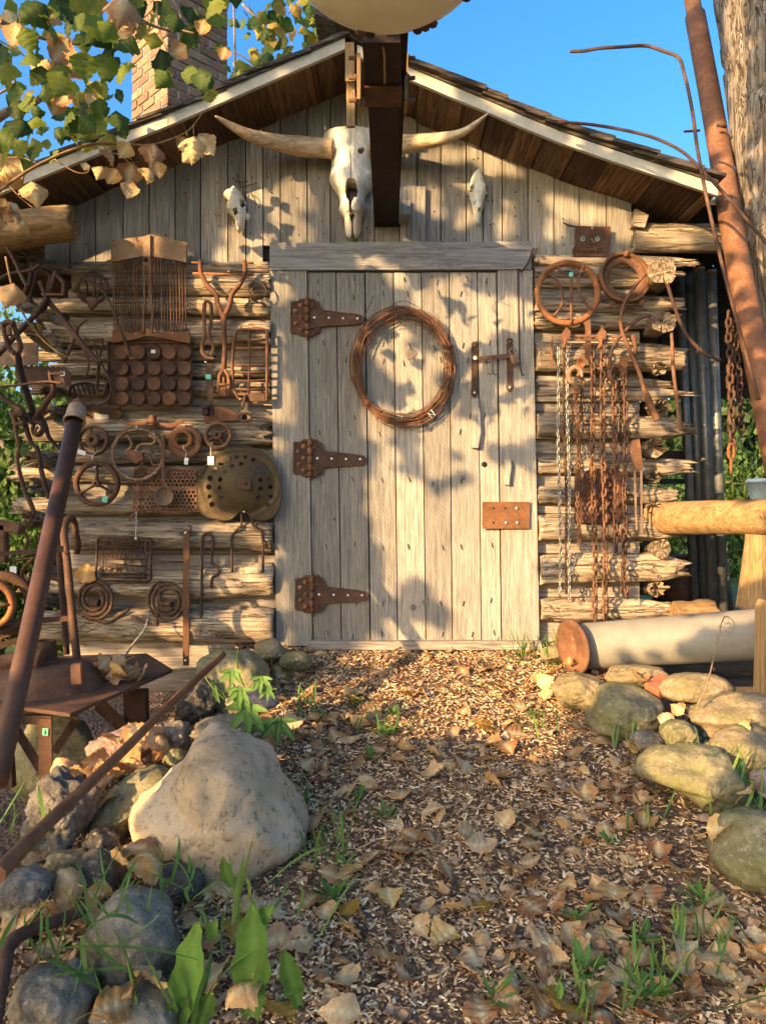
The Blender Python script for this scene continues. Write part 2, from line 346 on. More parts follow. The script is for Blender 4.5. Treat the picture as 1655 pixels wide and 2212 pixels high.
    def leaf(s,mat4,size,curl=.3,twist=.2,seed=0,n=7,rn=.5,kind='cotton',fold=.25):
        """one serrated heart/triangle leaf in its own plane, x across, y from stem to tip"""
        rr=random.Random(seed); b0=len(s.v); rows=n+(5 if kind=='cotton' and n>6 else 0); 
        if kind=='cotton': prof=lambda t:(.56*math.sin(min(1,t/.30)*PI/2)**.55*(1-max(0,(t-.30)/.70)**1.3)**1.1 if t>0 else .0)
        elif kind=='dock': prof=lambda t:.15*math.sin(PI*min(1,t*.90+.09))**.75*(1+.12*math.sin(t*19+seed))
        elif kind=='blade': prof=lambda t:.20*math.sin(PI*min(1,t*.9+.1))**.7*(1-t**4)
        else: prof=lambda t:.26*math.sin(PI*min(1,t*.93+.05))**.8
        cw=rr.uniform(-1,1)*curl
        grid=[]
        for i in range(rows+1):
            t=i/rows; w=prof(t)*(1+.055*((i%2)*2-1) if 0<i<rows and kind=='cotton' else 1); row=[]
            for j in (-1,-.5,0,.5,1):
                x=w*j; y=t-.5-(.08*(1-abs(j)) if i==0 else 0)-(.10*abs(j)**2 if i==0 else 0)
                zz=fold*abs(j)*w+curl*(x*x*1.2+ (y*y)*.9)*(1 if cw>0 else -1)*1.6+twist*x*y*1.6+(.045 if kind=='cotton' else .012)*math.sin(i*2.1+j*3+seed)
                p=mat4@V((x*size,y*size,zz*size)); row.append(len(s.v)); s.v.append(tuple(p))
            grid.append(row)
        for i in range(rows):
            for j in range(4): s.face((grid[i][j],grid[i][j+1],grid[i+1][j+1],grid[i+1][j]),rn,True)
        if s.vein is None: s.vein={}
        for i in range(rows+1): s.vein[grid[i][2]]=1.0
        return s
    def blade(s,base,tip,w,bow,rn=.5,n=7,seed=0):
        base=V(base);tip=V(tip);d=tip-base;side=d.cross(V((0,0,1)));side=V((1,0,0)) if side.length<1e-4 else side.normalized()
        if s.vein is None: s.vein={}
        prev=None
        for i in range(n+1):
            t=i/n; c=base+d*t+V(bow)*math.sin(t*PI*.75)*1; ww=w*(.7+.6*math.sin(t*PI*.8))*(1-t**3)
            b=len(s.v); s.v+=[tuple(c-side*ww),tuple(c+V((0,0,-ww*.3))),tuple(c+side*ww)]; s.vein[b+1]=1.0
            if prev is not None:
                s.face((prev,prev+1,b+1,b),rn,True); s.face((prev+1,prev+2,b+2,b+1),rn,True)
            prev=b
        return s
    def mesh(s,name,off=V((0,0,0))):
        me=bpy.data.meshes.new(name); o=V(off)
        me.from_pydata([(p[0]-o.x,p[1]-o.y,p[2]-o.z) for p in s.v],[],s.f)
        a=me.attributes.new('rnd','FLOAT','FACE'); a.data.foreach_set('value',s.r)
        me.polygons.foreach_set('use_smooth',s.sm)
        if s.vein:
            vals=[0.0]*len(s.v)
            for k,x in s.vein.items(): vals[k]=x
            at=me.attributes.new('vein','FLOAT','POINT'); at.data.foreach_set('value',vals)
        me.update(); return me
    def cen(s):
        n=len(s.v); xs=[p[0] for p in s.v];ys=[p[1] for p in s.v];zs=[p[2] for p in s.v]
        return V(((min(xs)+max(xs))/2,(min(ys)+max(ys))/2,min(zs)))
def wloc(o):
    l=V(o.location)
    while o.parent: o=o.parent; l=l+V(o.location)
    return l
def tag(o,label=None,cat=None,group=None,kind=None):
    if label:o['label']=label
    if cat:o['category']=cat
    if group:o['group']=group
    if kind:o['kind']=kind
    return o
def obj(name,mb,mat,parent=None,label=None,cat=None,group=None,kind=None,fix=True):
    loc=mb.cen(); me=mb.mesh(name,loc); me.materials.append(M[mat] if isinstance(mat,str) else mat)
    if fix: fixn(me)
    o=bpy.data.objects.new(name,me); COL.objects.link(o)
    if parent: o.parent=parent; o.location=loc-wloc(parent)
    else: o.location=loc
    return tag(o,label,cat,group,kind)
import bmesh
def fixn(me):
    if len(me.polygons)>30000: return
    bm=bmesh.new(); bm.from_mesh(me); bmesh.ops.recalc_face_normals(bm,faces=bm.faces); bm.to_mesh(me); bm.free()
def thing(name,label,cat,loc,group=None):
    o=bpy.data.objects.new(name,None); COL.objects.link(o); o.location=V(loc); o.empty_display_size=.05
    return tag(o,label,cat,group)
def dup(root,loc,rot=(0,0,0),scale=None,label=None,group=None):
    def cp(o,par):
        c=o.copy(); COL.objects.link(c)
        if par is not None:c.parent=par
        for ch in o.children: cp(ch,c)
        return c
    r=cp(root,None); r.location=V(loc); r.rotation_euler=rot
    if scale: r.scale=(scale,)*3
    if label:r['label']=label
    if group:r['group']=group
    return r
def inpoly(x,z,poly):
    c=False;n=len(poly);j=n-1
    for i in range(n):
        xi,zi=poly[i];xj,zj=poly[j]
        if (zi>z)!=(zj>z) and x<(xj-xi)*(z-zi)/(zj-zi)+xi:c=not c
        j=i
    return c
def lerp(pts,x):
    if x<=pts[0][0]:return pts[0][1]
    for (a,b),(c,d) in zip(pts,pts[1:]):
        if x<=c:return b+(d-b)*(x-a)/(c-a)
    return pts[-1][1]
def xz(px,py,o=0): p=W(px,py,o); return (p.x,p.z)
# ground height
def G(x,y):
    yy=max(-2.5,min(y,3.7)); z=-.662-(3.7-yy)*.212
    if yy<1.0: z=-.662-(2.7)*.212-(1.0-yy)*.10
    left=ss(-.72,-1.15,x)*ss(1.9,2.6,y); z-=.42*left
    right=ss(1.0,1.45,x)*ss(2.2,2.9,y); z-=.22*right
    z+=.05*ss(.75,1.0,x)*(1-right)*ss(1.6,2.2,y)
    z+=.012*fbm((x*2.3,y*2.3,0),3)
    if y>3.7: z-= .05*ss(3.7,4.2,y)
    if y>5: z-=.2*ss(5,9,y)
    return z
def ghit(px,py,lift=0):
    d=.8
    while d<9:
        p=P(px,py,d)
        if p.z<=G(p.x,p.y)+lift:return p
        d+=.01
    return P(px,py,9)
# ================================================================ camera, light, sky
cam=bpy.data.cameras.new('camera'); co=bpy.data.objects.new('camera',cam); COL.objects.link(co)
co.location=(0,0,0); co.rotation_euler=(PI/2,0,0); cam.sensor_fit='VERTICAL'; cam.sensor_height=36; cam.lens=36*F/2212; cam.clip_end=500; cam.clip_start=.05
sc.camera=co
AZ=math.radians(45); EL=math.radians(17)
SUN=V((-math.sin(AZ)*math.cos(EL),-math.cos(AZ)*math.cos(EL),math.sin(EL)))   # towards the sun
w=bpy.data.worlds.new('World'); sc.world=w; w.use_nodes=True; wt=w.node_tree
sky=wt.nodes.new('ShaderNodeTexSky'); sky.sky_type='NISHITA'; sky.sun_disc=False; sky.sun_elevation=EL; sky.sun_rotation=math.radians(225); sky.air_density=1.0; sky.dust_density=4.5; sky.ozone_density=3.2
hs=wt.nodes.new('ShaderNodeHueSaturation'); hs.inputs['Saturation'].default_value=1.3; wt.links.new(sky.outputs[0],hs.inputs['Color']); wt.links.new(hs.outputs[0],wt.nodes['Background'].inputs[0]); wt.nodes['Background'].inputs[1].default_value=.15
sl=bpy.data.lights.new('sun','SUN'); sl.energy=4.2; sl.angle=math.radians(.5); sl.color=(1.0,.66,.32)
so=bpy.data.objects.new('sun',sl); COL.objects.link(so); so.rotation_euler=SUN.to_track_quat('Z','Y').to_euler(); so.location=SUN*12
sc.view_settings.view_transform='Standard'; sc.view_settings.look='None'; sc.view_settings.gamma=1; sc.view_settings.exposure=1.73
sc.render.engine='CYCLES'
# ================================================================ ground
g=MB()
xs=[-60,-30,-18,-10,-7,-5,-4,-3.4]+[-3+.06*i for i in range(101)]+[3.4,4,5,7,10,18,30,60]
ys=[-20,-10,-5,-3,-1]+[0+.06*i for i in range(75)]+[4.7,5,5.5,6,7,8,10,13,18,26,40,80]
idx=[[0]*len(ys) for _ in xs]
for i,x in enumerate(xs):
    for j,y in enumerate(ys):
        idx[i][j]=len(g.v); g.v.append((x,y,G(x,y)))
for i in range(len(xs)-1):
    for j in range(len(ys)-1): g.face((idx[i][j],idx[i+1][j],idx[i+1][j+1],idx[i][j+1]),.5,True)
gm=g.mesh('ground'); gm.materials.append(M['soil']); gm.materials.append(M['lawn'])
for p in gm.polygons:
    c=p.center
    if c.y>5.0 or c.x<-2.8 or c.x>2.8: p.material_index=1
go=bpy.data.objects.new('ground',gm); COL.objects.link(go); tag(go,kind='structure')
# ================================================================ cabin
cabin=thing('log_cabin','weathered log cabin with grey plank gable, white roof trim and brick chimney','cabin',(0,D0,-.70))
def wp(mb,pts,o,t,r=None,cf=None): mb.prism([W(x,y,o) for x,y in pts],t,r)
# roof profile (world X,Z) from the fascia's lower edge at depth 3.38
DF=3.38
def fx(px,py): p=P(px,py,DF); return (p.x,p.z)
profL=[fx(-190,508),fx(19,416),fx(388,267),fx(744,112),fx(753,108)]
profR=[fx(753,116),fx(886,177),fx(1050,246),fx(1203,311),fx(1430,388),fx(1545,426)]
prof=profL[:-1]+[fx(753,110)]+profR[1:]
roofz=lambda x: lerp(prof,x)
# gable planks
gb=[96,152,208,267,323,379,434,493,531.5,569,606,664,714,770,809,863,901,952,1007,1043,1084.5,1140,1196,1251,1309,1365]
mb=MB()
for i in range(len(gb)-1):
    a,b=gb[i]+1.3,gb[i+1]-1.3; o=.0+rng.uniform(-.003,.004)
    bot=590 if b<=584 else (530 if b<1150 else 556)
    xa,xb=W(a,0,o).x,W(b,0,o).x
    za,zb=roofz(xa)+.012,roofz(xb)+.012
    if xa<-.16<xb: 
        pts=[V((xa,D0-o,za)),V((-.16,D0-o,roofz(-.16))),V((xb,D0-o,zb)),W(b,bot,o),W(a,bot,o)]
    else: pts=[V((xa,D0-o,za)),V((xb,D0-o,zb)),W(b,bot,o),W(a,bot,o)]
    pts.reverse(); mb.prism(pts,.02,rng.random())
for (x0,y0,x1,y1,o) in ((864,404,878,522,.022),(878,402,919,522,.03),(862,433,887,465,.05)):   # patch boards right of the beam
    wp(mb,[(x0,y1),(x1,y1),(x1,y0),(x0,y0)],o,.02)
obj('gable_wall',mb,'plank',cabin)
# nail heads, knots on gable
mb=MB()
for i in range(len(gb)-1):
    for k in range(4):
        xx=(gb[i]+gb[i+1])/2+rng.uniform(-12,12)
        p=W(xx,rng.uniform(300,540),.006)
        if p.z<roofz(p.x)-.05: mb.lathe(p,(0,-1,0),[(.003,-.004),(.0035,.001),(.0001,.002)],6)
obj('nail_heads',mb,'iron_black',cabin)
# horizontal boards behind the logs + dark core
mb=MB()
def boardrow(x0,x1,rows):
    for (ya,yb) in rows:
        o=rng.uniform(-.004,.004); wp(mb,[(x0+rng.uniform(-4,4),yb-1),(x1,yb-1),(x1,ya+1),(x0+rng.uniform(-4,4),ya+1)],o,.02)
boardrow(152,600,[(570,625),(625,683),(683,735),(735,785),(785,835),(835,877),(877,913),(913,968),(968,1040),(1040,1075),(1075,1130),(1130,1160),(1160,1197),(1197,1232),(1232,1282),(1282,1318),(1318,1378),(1378,1428),(1428,1490)])
obj('wall_boards',mb,'boardx',cabin); mb=MB()
boardrow(1150,1381,[(550,610),(610,660),(660,710),(713,742),(742,772),(772,820),(820,868),(868,892),(892,940),(940,980),(980,1005),(1005,1060),(1060,1110),(1110,1165),(1165,1196),(1196,1250),(1250,1290),(1290,1340),(1340,1400)])
obj('wall_boards',mb,'boardx',cabin)
mb=MB(); mb.box((W(590,0).x*.0+ -.0,D0+.06,.1),(2.3,.04,1.6),None,.5)
a=W(156,1490,-.03); b=W(1378,560,-.03); mb=MB(); mb.box(((a.x+b.x)/2,D0+.045,(a.z+b.z)/2),(b.x-a.x,.03,b.z-a.z),None,.5)
pts=[V((x,D0+.03,z-.01)) for x,z in prof if -1.5<x<1.2]; pts=[V((-1.5,D0+.03,.9))]+[V((1.2,D0+.03,.9))]+[V((1.2,D0+.03,roofz(1.2)-.01))]+list(reversed(pts))+[V((-1.5,D0+.03,roofz(-1.5)-.01))]
mb.prism(pts,.03,.5)
# side walls going back
for X in (W(158,0).x,W(1376,0).x): mb.box((X,D0+2.1,.3),(.06,4.0,2.0),None,.5)
obj('inner_wall',mb,'darkwood',cabin)
# logs (x0,x1,ytop,ybot, jagL, jagR, taperR)
logsL=[(150,590,566,594,.02,.02),(160,592,592,640,.05,.02),(40,592,642,682,.06,.02),(92,592,695,752,.05,.02),(30,470,752,783,.05,.02),(112,592,783,816,.05,.02),(60,592,820,858,.06,.02),
 (42,592,908,962,.08,.06),(120,560,962,1004,.06,.12),(20,592,1006,1044,.07,.03),(26,595,1070,1112,.06,.02),(150,594,1125,1190,.03,.01),(88,595,1222,1292,.06,.01),(78,596,1312,1391,.05,.01)]
logsR=[(1150,1512,550,576,.01,.09,.35),(1150,1490,578,602,.01,.10,.55),(1150,1440,601,622,.01,.04,.3),(1151,1482,640,677,.01,.05,.3),(1151,1460,676,712,.01,.06,.3),(1154,1487,741,801,.01,.04,.2),
 (1156,1455,813,836,.02,.05,.3),(1158,1504,834,857,.02,.12,.6),(1156,1440,854,868,.01,.05,.3),(1156,1512,899,950,.01,.11,.5),(1158,1502,990,1027,.01,.06,.3),(1158,1465,1050,1088,.01,.05,.3),
 (1160,1492,1113,1167,.01,.07,.4),(1164,1491,1195,1258,.01,.08,.4),(1165,1456,1293,1340,.01,.05,.3)]
sd=1
for (x0,x1,ya,yb,j0,j1) in logsL:
    r=(yb-ya)/2*D0/F*1.04; yc=(ya+yb)/2; o=r*.55; mb=MB()
    mb.log(W(x0,yc+rng.uniform(-3,3),o),W(x1,yc,o),r*rng.uniform(.8,.95),r,sd,22,52,.22,j0,j1,.8); sd+=1
    obj('log',mb,'log',cabin)
for (x0,x1,ya,yb,j0,j1,tp) in logsR:
    r=(yb-ya)/2*D0/F*1.06; yc=(ya+yb)/2; o=max(r*.55,.012); mb=MB()
    mb.log(W(x0,yc,o),W(x1,yc+rng.uniform(-2,6),o),r,r*.95,sd,22,46,.22,j0,j1,.8,taper=tp); sd+=1
    obj('log',mb,'log',cabin)
# crosswise logs whose ends show at the right corner (back point, face point, radius)
ends=[(c6(945,480),c6(1045,392),27),(c6(925,770),c6(1040,688),24),(c6(905,985),c6(1040,965),18),(c6(895,1215),c6(1060,1195),20),(c6(890,1435),c6(1010,1430),25),
      (c7(915,250),c7(1000,245),16),(c7(915,440),c7(1000,435),18),(c7(925,672),c7(1035,670),20),(c7(915,905),c7(1030,905),20)]
for k,(a,b,r) in enumerate(ends):
    mb=MB(); rr=r*3.45/F; j=.02 if k in(0,1,7) else .09
    mb.log(P(a[0],a[1],3.95),P(b[0],b[1],3.47 if k<2 else 3.58),rr*1.0,rr*(1.05 if k in(0,1,7) else .92),sd,22,26,.3 if k not in(0,1,7) else .12,.02,j,1,lump=.25); sd+=1
    obj('crosswise_log',mb,'logy',cabin)
# crosswise log ends at the left corner
for (x0,y0,x1,y1,r) in ((165,885,85,893,15),(160,840,95,850,13),(170,1000,60,990,20),(175,1050,75,1047,18),(190,1135,55,1120,18),(175,1290,80,1298,17),(150,1240,95,1235,14),(175,600,40,560,20),(165,790,60,700,20),(150,740,45,640,13)):
    mb=MB(); mb.log(P(x0,y0,3.9),P(x1,y1,3.5),r*3.6/F*1.1,r*3.6/F,sd,20,24,.34,.02,.09,1,lump=.3); sd+=1
    obj('crosswise_log',mb,'logy',cabin)
# top plate logs
mb=MB(); mb.log(W(1362,517,.02),W(1640,520,.02),.072,.072,sd,24,40,.14,.01,.02,.8); sd+=1; obj('plate_log',mb,'log',cabin)
mb=MB(); mb.log(P(-160,520,3.35),P(168,482,3.42),.085,.082,sd,26,36,.12,.02,.03,1); sd+=1; obj('plate_log',mb,'peeled',cabin)
mb=MB(); wp(mb,[c6(865,125),c6(935,135),c6(958,60),c6(880,20)],.10,.05); obj('wedge_block',mb,'log',cabin)
# sill boards low left and threshold
mb=MB(); wp(mb,[(240,1492),(600,1492),(600,1430),(240,1430)],.02,.02); wp(mb,[(140,1429),(596,1429),(596,1378),(140,1378)],.012,.02); obj('sill_boards',mb,'boardx',cabin)
mb=MB(); wp(mb,[(672,1404),(1172,1404),(1168,1386),(672,1386)],.10,.10); obj('threshold',mb,'boardx',cabin)
mb=MB(); wp(mb,[(1166,1405),(1400,1405),(1396,1340),(1166,1340)],.0,.02); obj('skirt_board',mb,'boardx',cabin)
# ---- roof
roof=thing('roof',None,None,(-.16,D0,roofz(-.16))); roof.parent=cabin; roof.location=V((-.16,D0,roofz(-.16)))-V(cabin.location)
def along(profile,step):
    """yield consecutive (x,z) points by arc length"""
    out=[];L=0;segs=[]
    for (a,b),(c,d) in zip(profile,profile[1:]): l=math.hypot(c-a,d-b); segs.append((L,l,a,b,c,d)); L+=l
    s=0
    while s<L:
        for (q,l,a,b,c,d) in segs:
            if q<=s<=q+l: t=(s-q)/l; out.append((a+(c-a)*t,b+(d-b)*t)); break
        s+=step() 
    a=profile[-1]; out.append(a); return out
mb=MB()
for pr in (list(reversed(profL)),[fx(753,110)]+profR[1:]):
    pts=along(pr,lambda:rng.uniform(.10,.24))
    for (a,b),(c,d) in zip(pts,pts[1:]):
        mid=V(((a+c)/2,(DF+.004+7.2)/2,(b+d)/2+.014+rng.uniform(-.006,.010))); ang=-math.atan2(d-b,c-a)
        if c<a: ang=-math.atan2(b-d,a-c)
        mb.box(mid,(math.hypot(c-a,d-b)-.004,7.2-DF-.004,.018),Matrix.Rotation(ang+rng.uniform(-.05,.05),3,'Y'),rng.random())
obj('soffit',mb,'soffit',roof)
mb=MB()
def fascia(prf,h):
    top=[V((x,DF-.022,z+h)) for x,z in prf]; bot=[V((x,DF-.022,z-.002)) for x,z in prf]
    for i in range(len(prf)-1): mb.prism([bot[i],bot[i+1],top[i+1],top[i]],.02,rng.random())
def slope_pts(lst): return [fx(*p) for p in lst]
fascia(slope_pts([(-190,508),(19,416),(200,343),(368,275)]),.047)
mb2=mb; top=[fx(366,276),fx(560,192),fx(746,111)]; fascia(top,.050)
fascia([(x,z) for x,z in slope_pts([(772,127),(886,177),(970,213),(1050,246),(1130,281),(1203,311),(1320,352),(1430,388),(1545,426)])],.050)
obj('fascia',mb,'trim',roof)
mb=MB()   # shingles: courses from eave to ridge on both slopes
for side,prf in ((-1,profL),(1,[fx(753,110)]+profR[1:])):
    pts=along(prf if side<0 else list(reversed(prf)),lambda:.105)
    for i in range(len(pts)-1):
        a=V((pts[i][0],0,pts[i][1])); b=V((pts[min(i+1,len(pts)-1)][0],0,pts[min(i+1,len(pts)-1)][1])); d=(b-a); 
        if d.length<.02: continue
        d.normalize(); nrm=V((-d.z*1,0,d.x)); 
        if nrm.z<0:nrm=-nrm
        y=DF-.03-(.02 if side>0 else 0)
        while y<7.3:
            wd=rng.uniform(.10,.2); th=rng.uniform(.012,.022)*(1.25 if side>0 else .8); L=.22; y0=y-rng.uniform(0,.018)*(1 if y<3.5 else 0)
            lift=.052+.004+(.016 if side>0 else .004)
            base=a+nrm*lift
            up=base+d*L-nrm*.012
            c=(base+up)/2; ang=-math.atan2(d.z,d.x)
            xx=(up-base).normalized(); zz=nrm; R=Matrix((xx,V((0,1,0)),xx.cross(V((0,1,0))))).transposed()
            mb.box(V((c.x,(y0+y+wd)/2,c.z))+nrm*rng.uniform(.0,.012),(L,wd-.004+(y-y0),th),R,rng.random()); y+=wd
obj('shingles',mb,'shingle',roof)
mb=MB(); # dark deck board between trim and shingles
for prf in (profL,[fx(753,110)]+profR[1:]):
    for (a,b),(c,d) in zip(prf,prf[1:]):
        mb.prism([V((a,DF-.030,b+.050)),V((c,DF-.030,d+.050)),V((c,DF-.030,d+.066)),V((a,DF-.030,b+.066))],3.8,rng.random())
obj('roof_deck',mb,'shingle',roof)
mb=MB(); mb.prism([P(746,175,3.345),P(766,175,3.345),P(765,91,3.345),P(746,91,3.345)],.012,.8); mb.prism([P(749,272,3.40),P(767,272,3.40),P(766,100,3.36),P(748,100,3.36)],.02,.3)
obj('king_post',mb,'peeledz',roof)
mb=MB(); mb.lathe(P(747,92,3.5),(0,0,1),[(.02,-.02),(.05,.0),(.035,.03),(.03,.06),(.05,.09),(.0,.11)],14,jit=.2); obj('ridge_knob',mb,'rustdark',roof)
# ---- chimney
chim=thing('chimney',None,None,P(361,250,6.0)); chim.parent=cabin; chim.location=V(P(361,250,6.0))-V(cabin.location)
corner=P(361,0,6.0); cx,cy=corner.x,corner.y; S=.59
u1=V((math.cos(math.radians(46)),math.sin(math.radians(46)),0)); u2=V((-math.sin(math.radians(46)),math.cos(math.radians(46)),0))
mb=MB(); mm=MB(); z=.9; row=0; H=.079
cc=V((cx,cy,0))+(u1+u2)*S/2
R=Matrix((u1,u2,V((0,0,1)))).transposed()
mm.box(V((cc.x,cc.y,2.9)),(S-.018,S-.018,4.2),R,.5)
while z<5.2:
    for (o,a,b) in ((V((cx,cy,0)),u1,u2),(V((cx,cy,0)),u2,u1)):
        t=0 if row%2 else -.1
        if (a==u2): t=-.1 if row%2 else 0
        while t<S:
            t0=max(t,0);t1=min(t+.19,S)
            if t1-t0>.03:
                q=rng.uniform(-.004,.004); c=o+a*((t0+t1)/2)+b*(.045+q); Rm=Matrix((a,b,V((0,0,1)))).transposed()
                mb.box(V((c.x,c.y,z)),(t1-t0-.011,.09,H-.012),Rm,rng.random(),.004)
            t+=.2
    z+=H; row+=1
obj('brickwork',mb,'brick',chim); obj('mortar_core',mm,'mortar',chim)
# ---- door
door=thing('door',None,None,W(880,1385,.05)); door.parent=cabin; door.location=V(W(880,1385,.05))-V(cabin.location)
dt=[664,726,788,850,910,970,1031,1072]; db=[676,738,800,859,920,977,1040,1083]
mb=MB(); knots=[]
OD=.05
for i in range(7):
    o=OD+rng.uniform(-.0015,.002); bb=1385+rng.uniform(-2,1.5)
    g1=1.2 if i not in(2,) else 1.8
    wp(mb,[(db[i]+g1,bb),(db[i+1]-1.2,bb),(dt[i+1]-1.2,589+rng.uniform(-1,1)),(dt[i]+g1,589)],o,.028)
obj('planks',mb,'doorwood',door)
def dx(i,y,f): 
    t=(y-589)/(1385-589); a=dt[i]+(db[i]-dt[i])*t; b=dt[i+1]+(db[i+1]-dt[i+1])*t; return a+(b-a)*f
for i in range(7):
    for yb in (607,638,745,780,903,932,1040,1180,1300,1372):
        if rng.random()<.85:
            f=rng.uniform(.3,.7); y=yb+rng.uniform(-6,6); s=rng.choice([-1,1]); a=rng.uniform(.2,.6)
            p=W(dx(i,y,f),y,OD+.002); mb=MB(); mb.bar(p+V((-.003*s,0,.013)),p+V((.003*s,0,-.013)),.0045,.003,(0,1,0)); obj('clinched_nail',mb,'iron_black',door)
mb=MB()
def disc(mb,p,r,h=.003,n=14): mb.lathe(V(p),(0,-1,0),[(r,-.004),(r,h*.6),(r*.8,h),(.0001,h*1.05)],n)
for (x,y,r) in ((887,762,13),(870,762,6),(1046,1003,6)):
    if r==6 and x==1046: continue
for (x,y,r) in ((888,765,.030),(723,1121,.010),(893,1312,.016),(1000,1032,.013),(918,1300,.014),(935,598,.008)):
    kn=MB(); kn.lathe(W(x,y,OD+.0005),(0,-1,0),[(r,.0),(r*.8,.0022),(r*.3,.003),(.0001,.001)],22,jit=.3)
    M.setdefault('darkknot',wood('darkknot','z',(.10,.08,.06),(.2,.17,.14),(.3,.26,.22),.3,2,.003)) if 'darkknot' not in M else None; obj('knot',kn,'darkknot',door)
kh=MB(); kh.lathe(W(1046,1003,OD+.0028),(0,-1,0),[(.0135,-.003),(.0135,.0),(.0001,.0005)],16); obj('knot_hole',kh,'void',door)
def hinge(hx,hy,k):
    """T hinge: hx,hy = pixel of the pin centre"""
    h=thing('hinge',None,None,W(hx,hy,OD+.02)); h.parent=door; h.location=V(W(hx,hy,OD+.02))-wloc(door)
    sc_=1.0
    # outline relative px (from the top hinge, crop c5 values, pin at (303,512))
    ol=[(-98,-90),(-90,-98),(-55,-98),(-40,-112),(40,-112),(52,-98),(68,-92),(76,-60),(90,-45),(290,-22),(318,-14),(332,5),(330,25),(315,38),(285,42),(90,54),(76,66),(72,88),(55,98),(40,100),(30,112),(-35,112),(-55,98),(-92,96),(-102,82)]
    q=[(hx+a*.3677,hy+b*.3677) for a,b in ol]; q.reverse()
    mb=MB(); wp(mb,q,OD+.016,.009,.5); pl=obj('hinge_plate',mb,'rustdark' if k!=2 else 'rustdark',h)
    mb=MB()
    mb.tube([W(hx,hy-47,OD+.018),W(hx,hy-43,OD+.018),W(hx,hy+43,OD+.018),W(hx,hy+48,OD+.018)],[.004,.006,.006,.004],10)
    for (a,b) in ((-38,-26),(-22,-8),(-4,10),(14,26),(30,38)): mb.tube([W(hx,hy+a,OD+.018),W(hx,hy+b,OD+.018)],.0115,12)
    for a in (-30,30):
        mb.tube([W(hx-10,hy+a-8,OD+.02),W(hx+14,hy+a-8,OD+.02),W(hx+14,hy+a+8,OD+.02),W(hx-10,hy+a+8,OD+.02)],.0028,6)
    obj('hinge_knuckle',mb,'rust',h)
    mb=MB()
    # raised border
    bd=[W(hx+a*.94*.3677,hy+b*.93*.3677,OD+.017) for a,b in ol]; mb.tube(bd,.0022,5,closed=True)
    obj('raised_border',mb,'rust',h)
    for (a,b,r) in ((-68,-38,.011),(-38,-72,.009),(-36,0,.010),(-64,35,.010),(-36,72,.009)):
        m=MB(); p=W(hx+a*.3677,hy+b*.3677,OD+.016); m.lathe(p,(0,-1,0),[(r*1.25,0),(r*1.25,.002),(r*.75,.0025),(r*.72,.009),(.0001,.010)],6 if r>.0095 else 12)
        obj('hinge_bolt',m,'rustorange' if r<.0105 else 'rustpale',h)
    for (a,b) in ((43,0),(128,2),(212,4),(295,5)):
        m=MB(); disc(m,W(hx+a*.3677,hy+b*.3677,OD+.0165),.0062,.0035,10); obj('screw',m,'bolt',h)
hinge(664,686,0); hinge(670,990,1); hinge(674,1284,2)
# frame
mb=MB(); wp(mb,[(598,1395),(675,1395),(662.5,585),(583,585)],.06,.045,.35)
obj('door_jamb',mb,'doorwood',cabin)
mb=MB(); wp(mb,[(1085.5,1390),(1165,1391),(1149.5,583),(1074.5,583)],.056,.045,.75); 
obj('door_jamb',mb,'doorwood',cabin)
mb=MB(); wp(mb,[(583,583.5),(1147,581),(1147,521),(583,524)],.068,.055,.15); obj('lintel',mb,wood('lintel_wood','x',(.20,.18,.165),(.33,.31,.285),(.48,.455,.42),.3,1,.0035,.3,.2),cabin)
mb=MB(); wp(mb,[(660,1392),(1088,1392),(1080,583),(655,583)],.008,.006,.5); obj('door_recess',mb,'void',cabin)
# stops, latch, blocks
mb=MB(); wp(mb,[c5(1268,1275),c5(1306,1278),c5(1320,1180),c5(1314,1065),c5(1305,988),c5(1268,985),c5(1268,1060),c5(1276,1180)],OD+.028,.028,.95); obj('turn_block',mb,'doorwood',door)
mb=MB(); wp(mb,[c7(107,290),c7(134,295),c7(146,180),c7(142,138),c7(110,138),c7(117,200)],.082,.026,.95); obj('turn_block',mb,'doorwood',cabin)
latch=thing('latch',None,None,W(1025,770,OD)); latch.parent=door; latch.location=V(W(1025,770,OD))-wloc(door)
def strap(px,py0,py1,o,mat,par,name='strap_plate'):
    m=MB(); w=7.2
    pts=[(px-3,py1),(px,py1+2),(px+3,py1),(px+w,py1-6),(px+w,py1-14),(px+w-1,py1-20),(px+w-.5,py0+22),(px+w+.5,py0+16),(px+w-2,py0+10),(px+w,py0+5),(px+4,py0),(px-4,py0),(px-w,py0+5),(px-w+2,py0+10),(px-w-.5,py0+16),(px-w+.5,py0+22),(px-w+1,py1-20),(px-w,py1-14),(px-w,py1-6)]
    wp(m,pts,o,.004,.5); return obj(name,m,mat,par)
strap(1025,738,857,OD+.006,'rustdark',latch); strap(1101,730,846,.064,'rustdark',latch)
for (x,y,o,mt) in ((1025,747,OD+.008,'rust'),(1025,848,OD+.008,'bolt'),(1101,738,.066,'rustorange'),(1101,837,.066,'bolt')):
    m=MB(); disc(m,W(x,y,o),.006,.004,12); obj('screw',m,mt,latch)
m=MB(); m.tube([W(1026,773,OD+.006),W(1026,773,OD+.03)],.010,14); obj('pivot_bolt',m,'bone2',latch)
m=MB(); m.prism([W(1033,779,.085),W(1113,771,.085),W(1112,763,.085),W(1033,770,.085)],.006,.5); m.tube([W(1065,770,.088),W(1064,790,.10),W(1064,806,.10)],.003,8); m.tube([W(1054,806,.10),W(1060,809,.10),W(1064,807,.10),W(1070,810,.10),W(1075,807,.10)],.0028,8)
obj('latch_bar',m,'rust',latch)

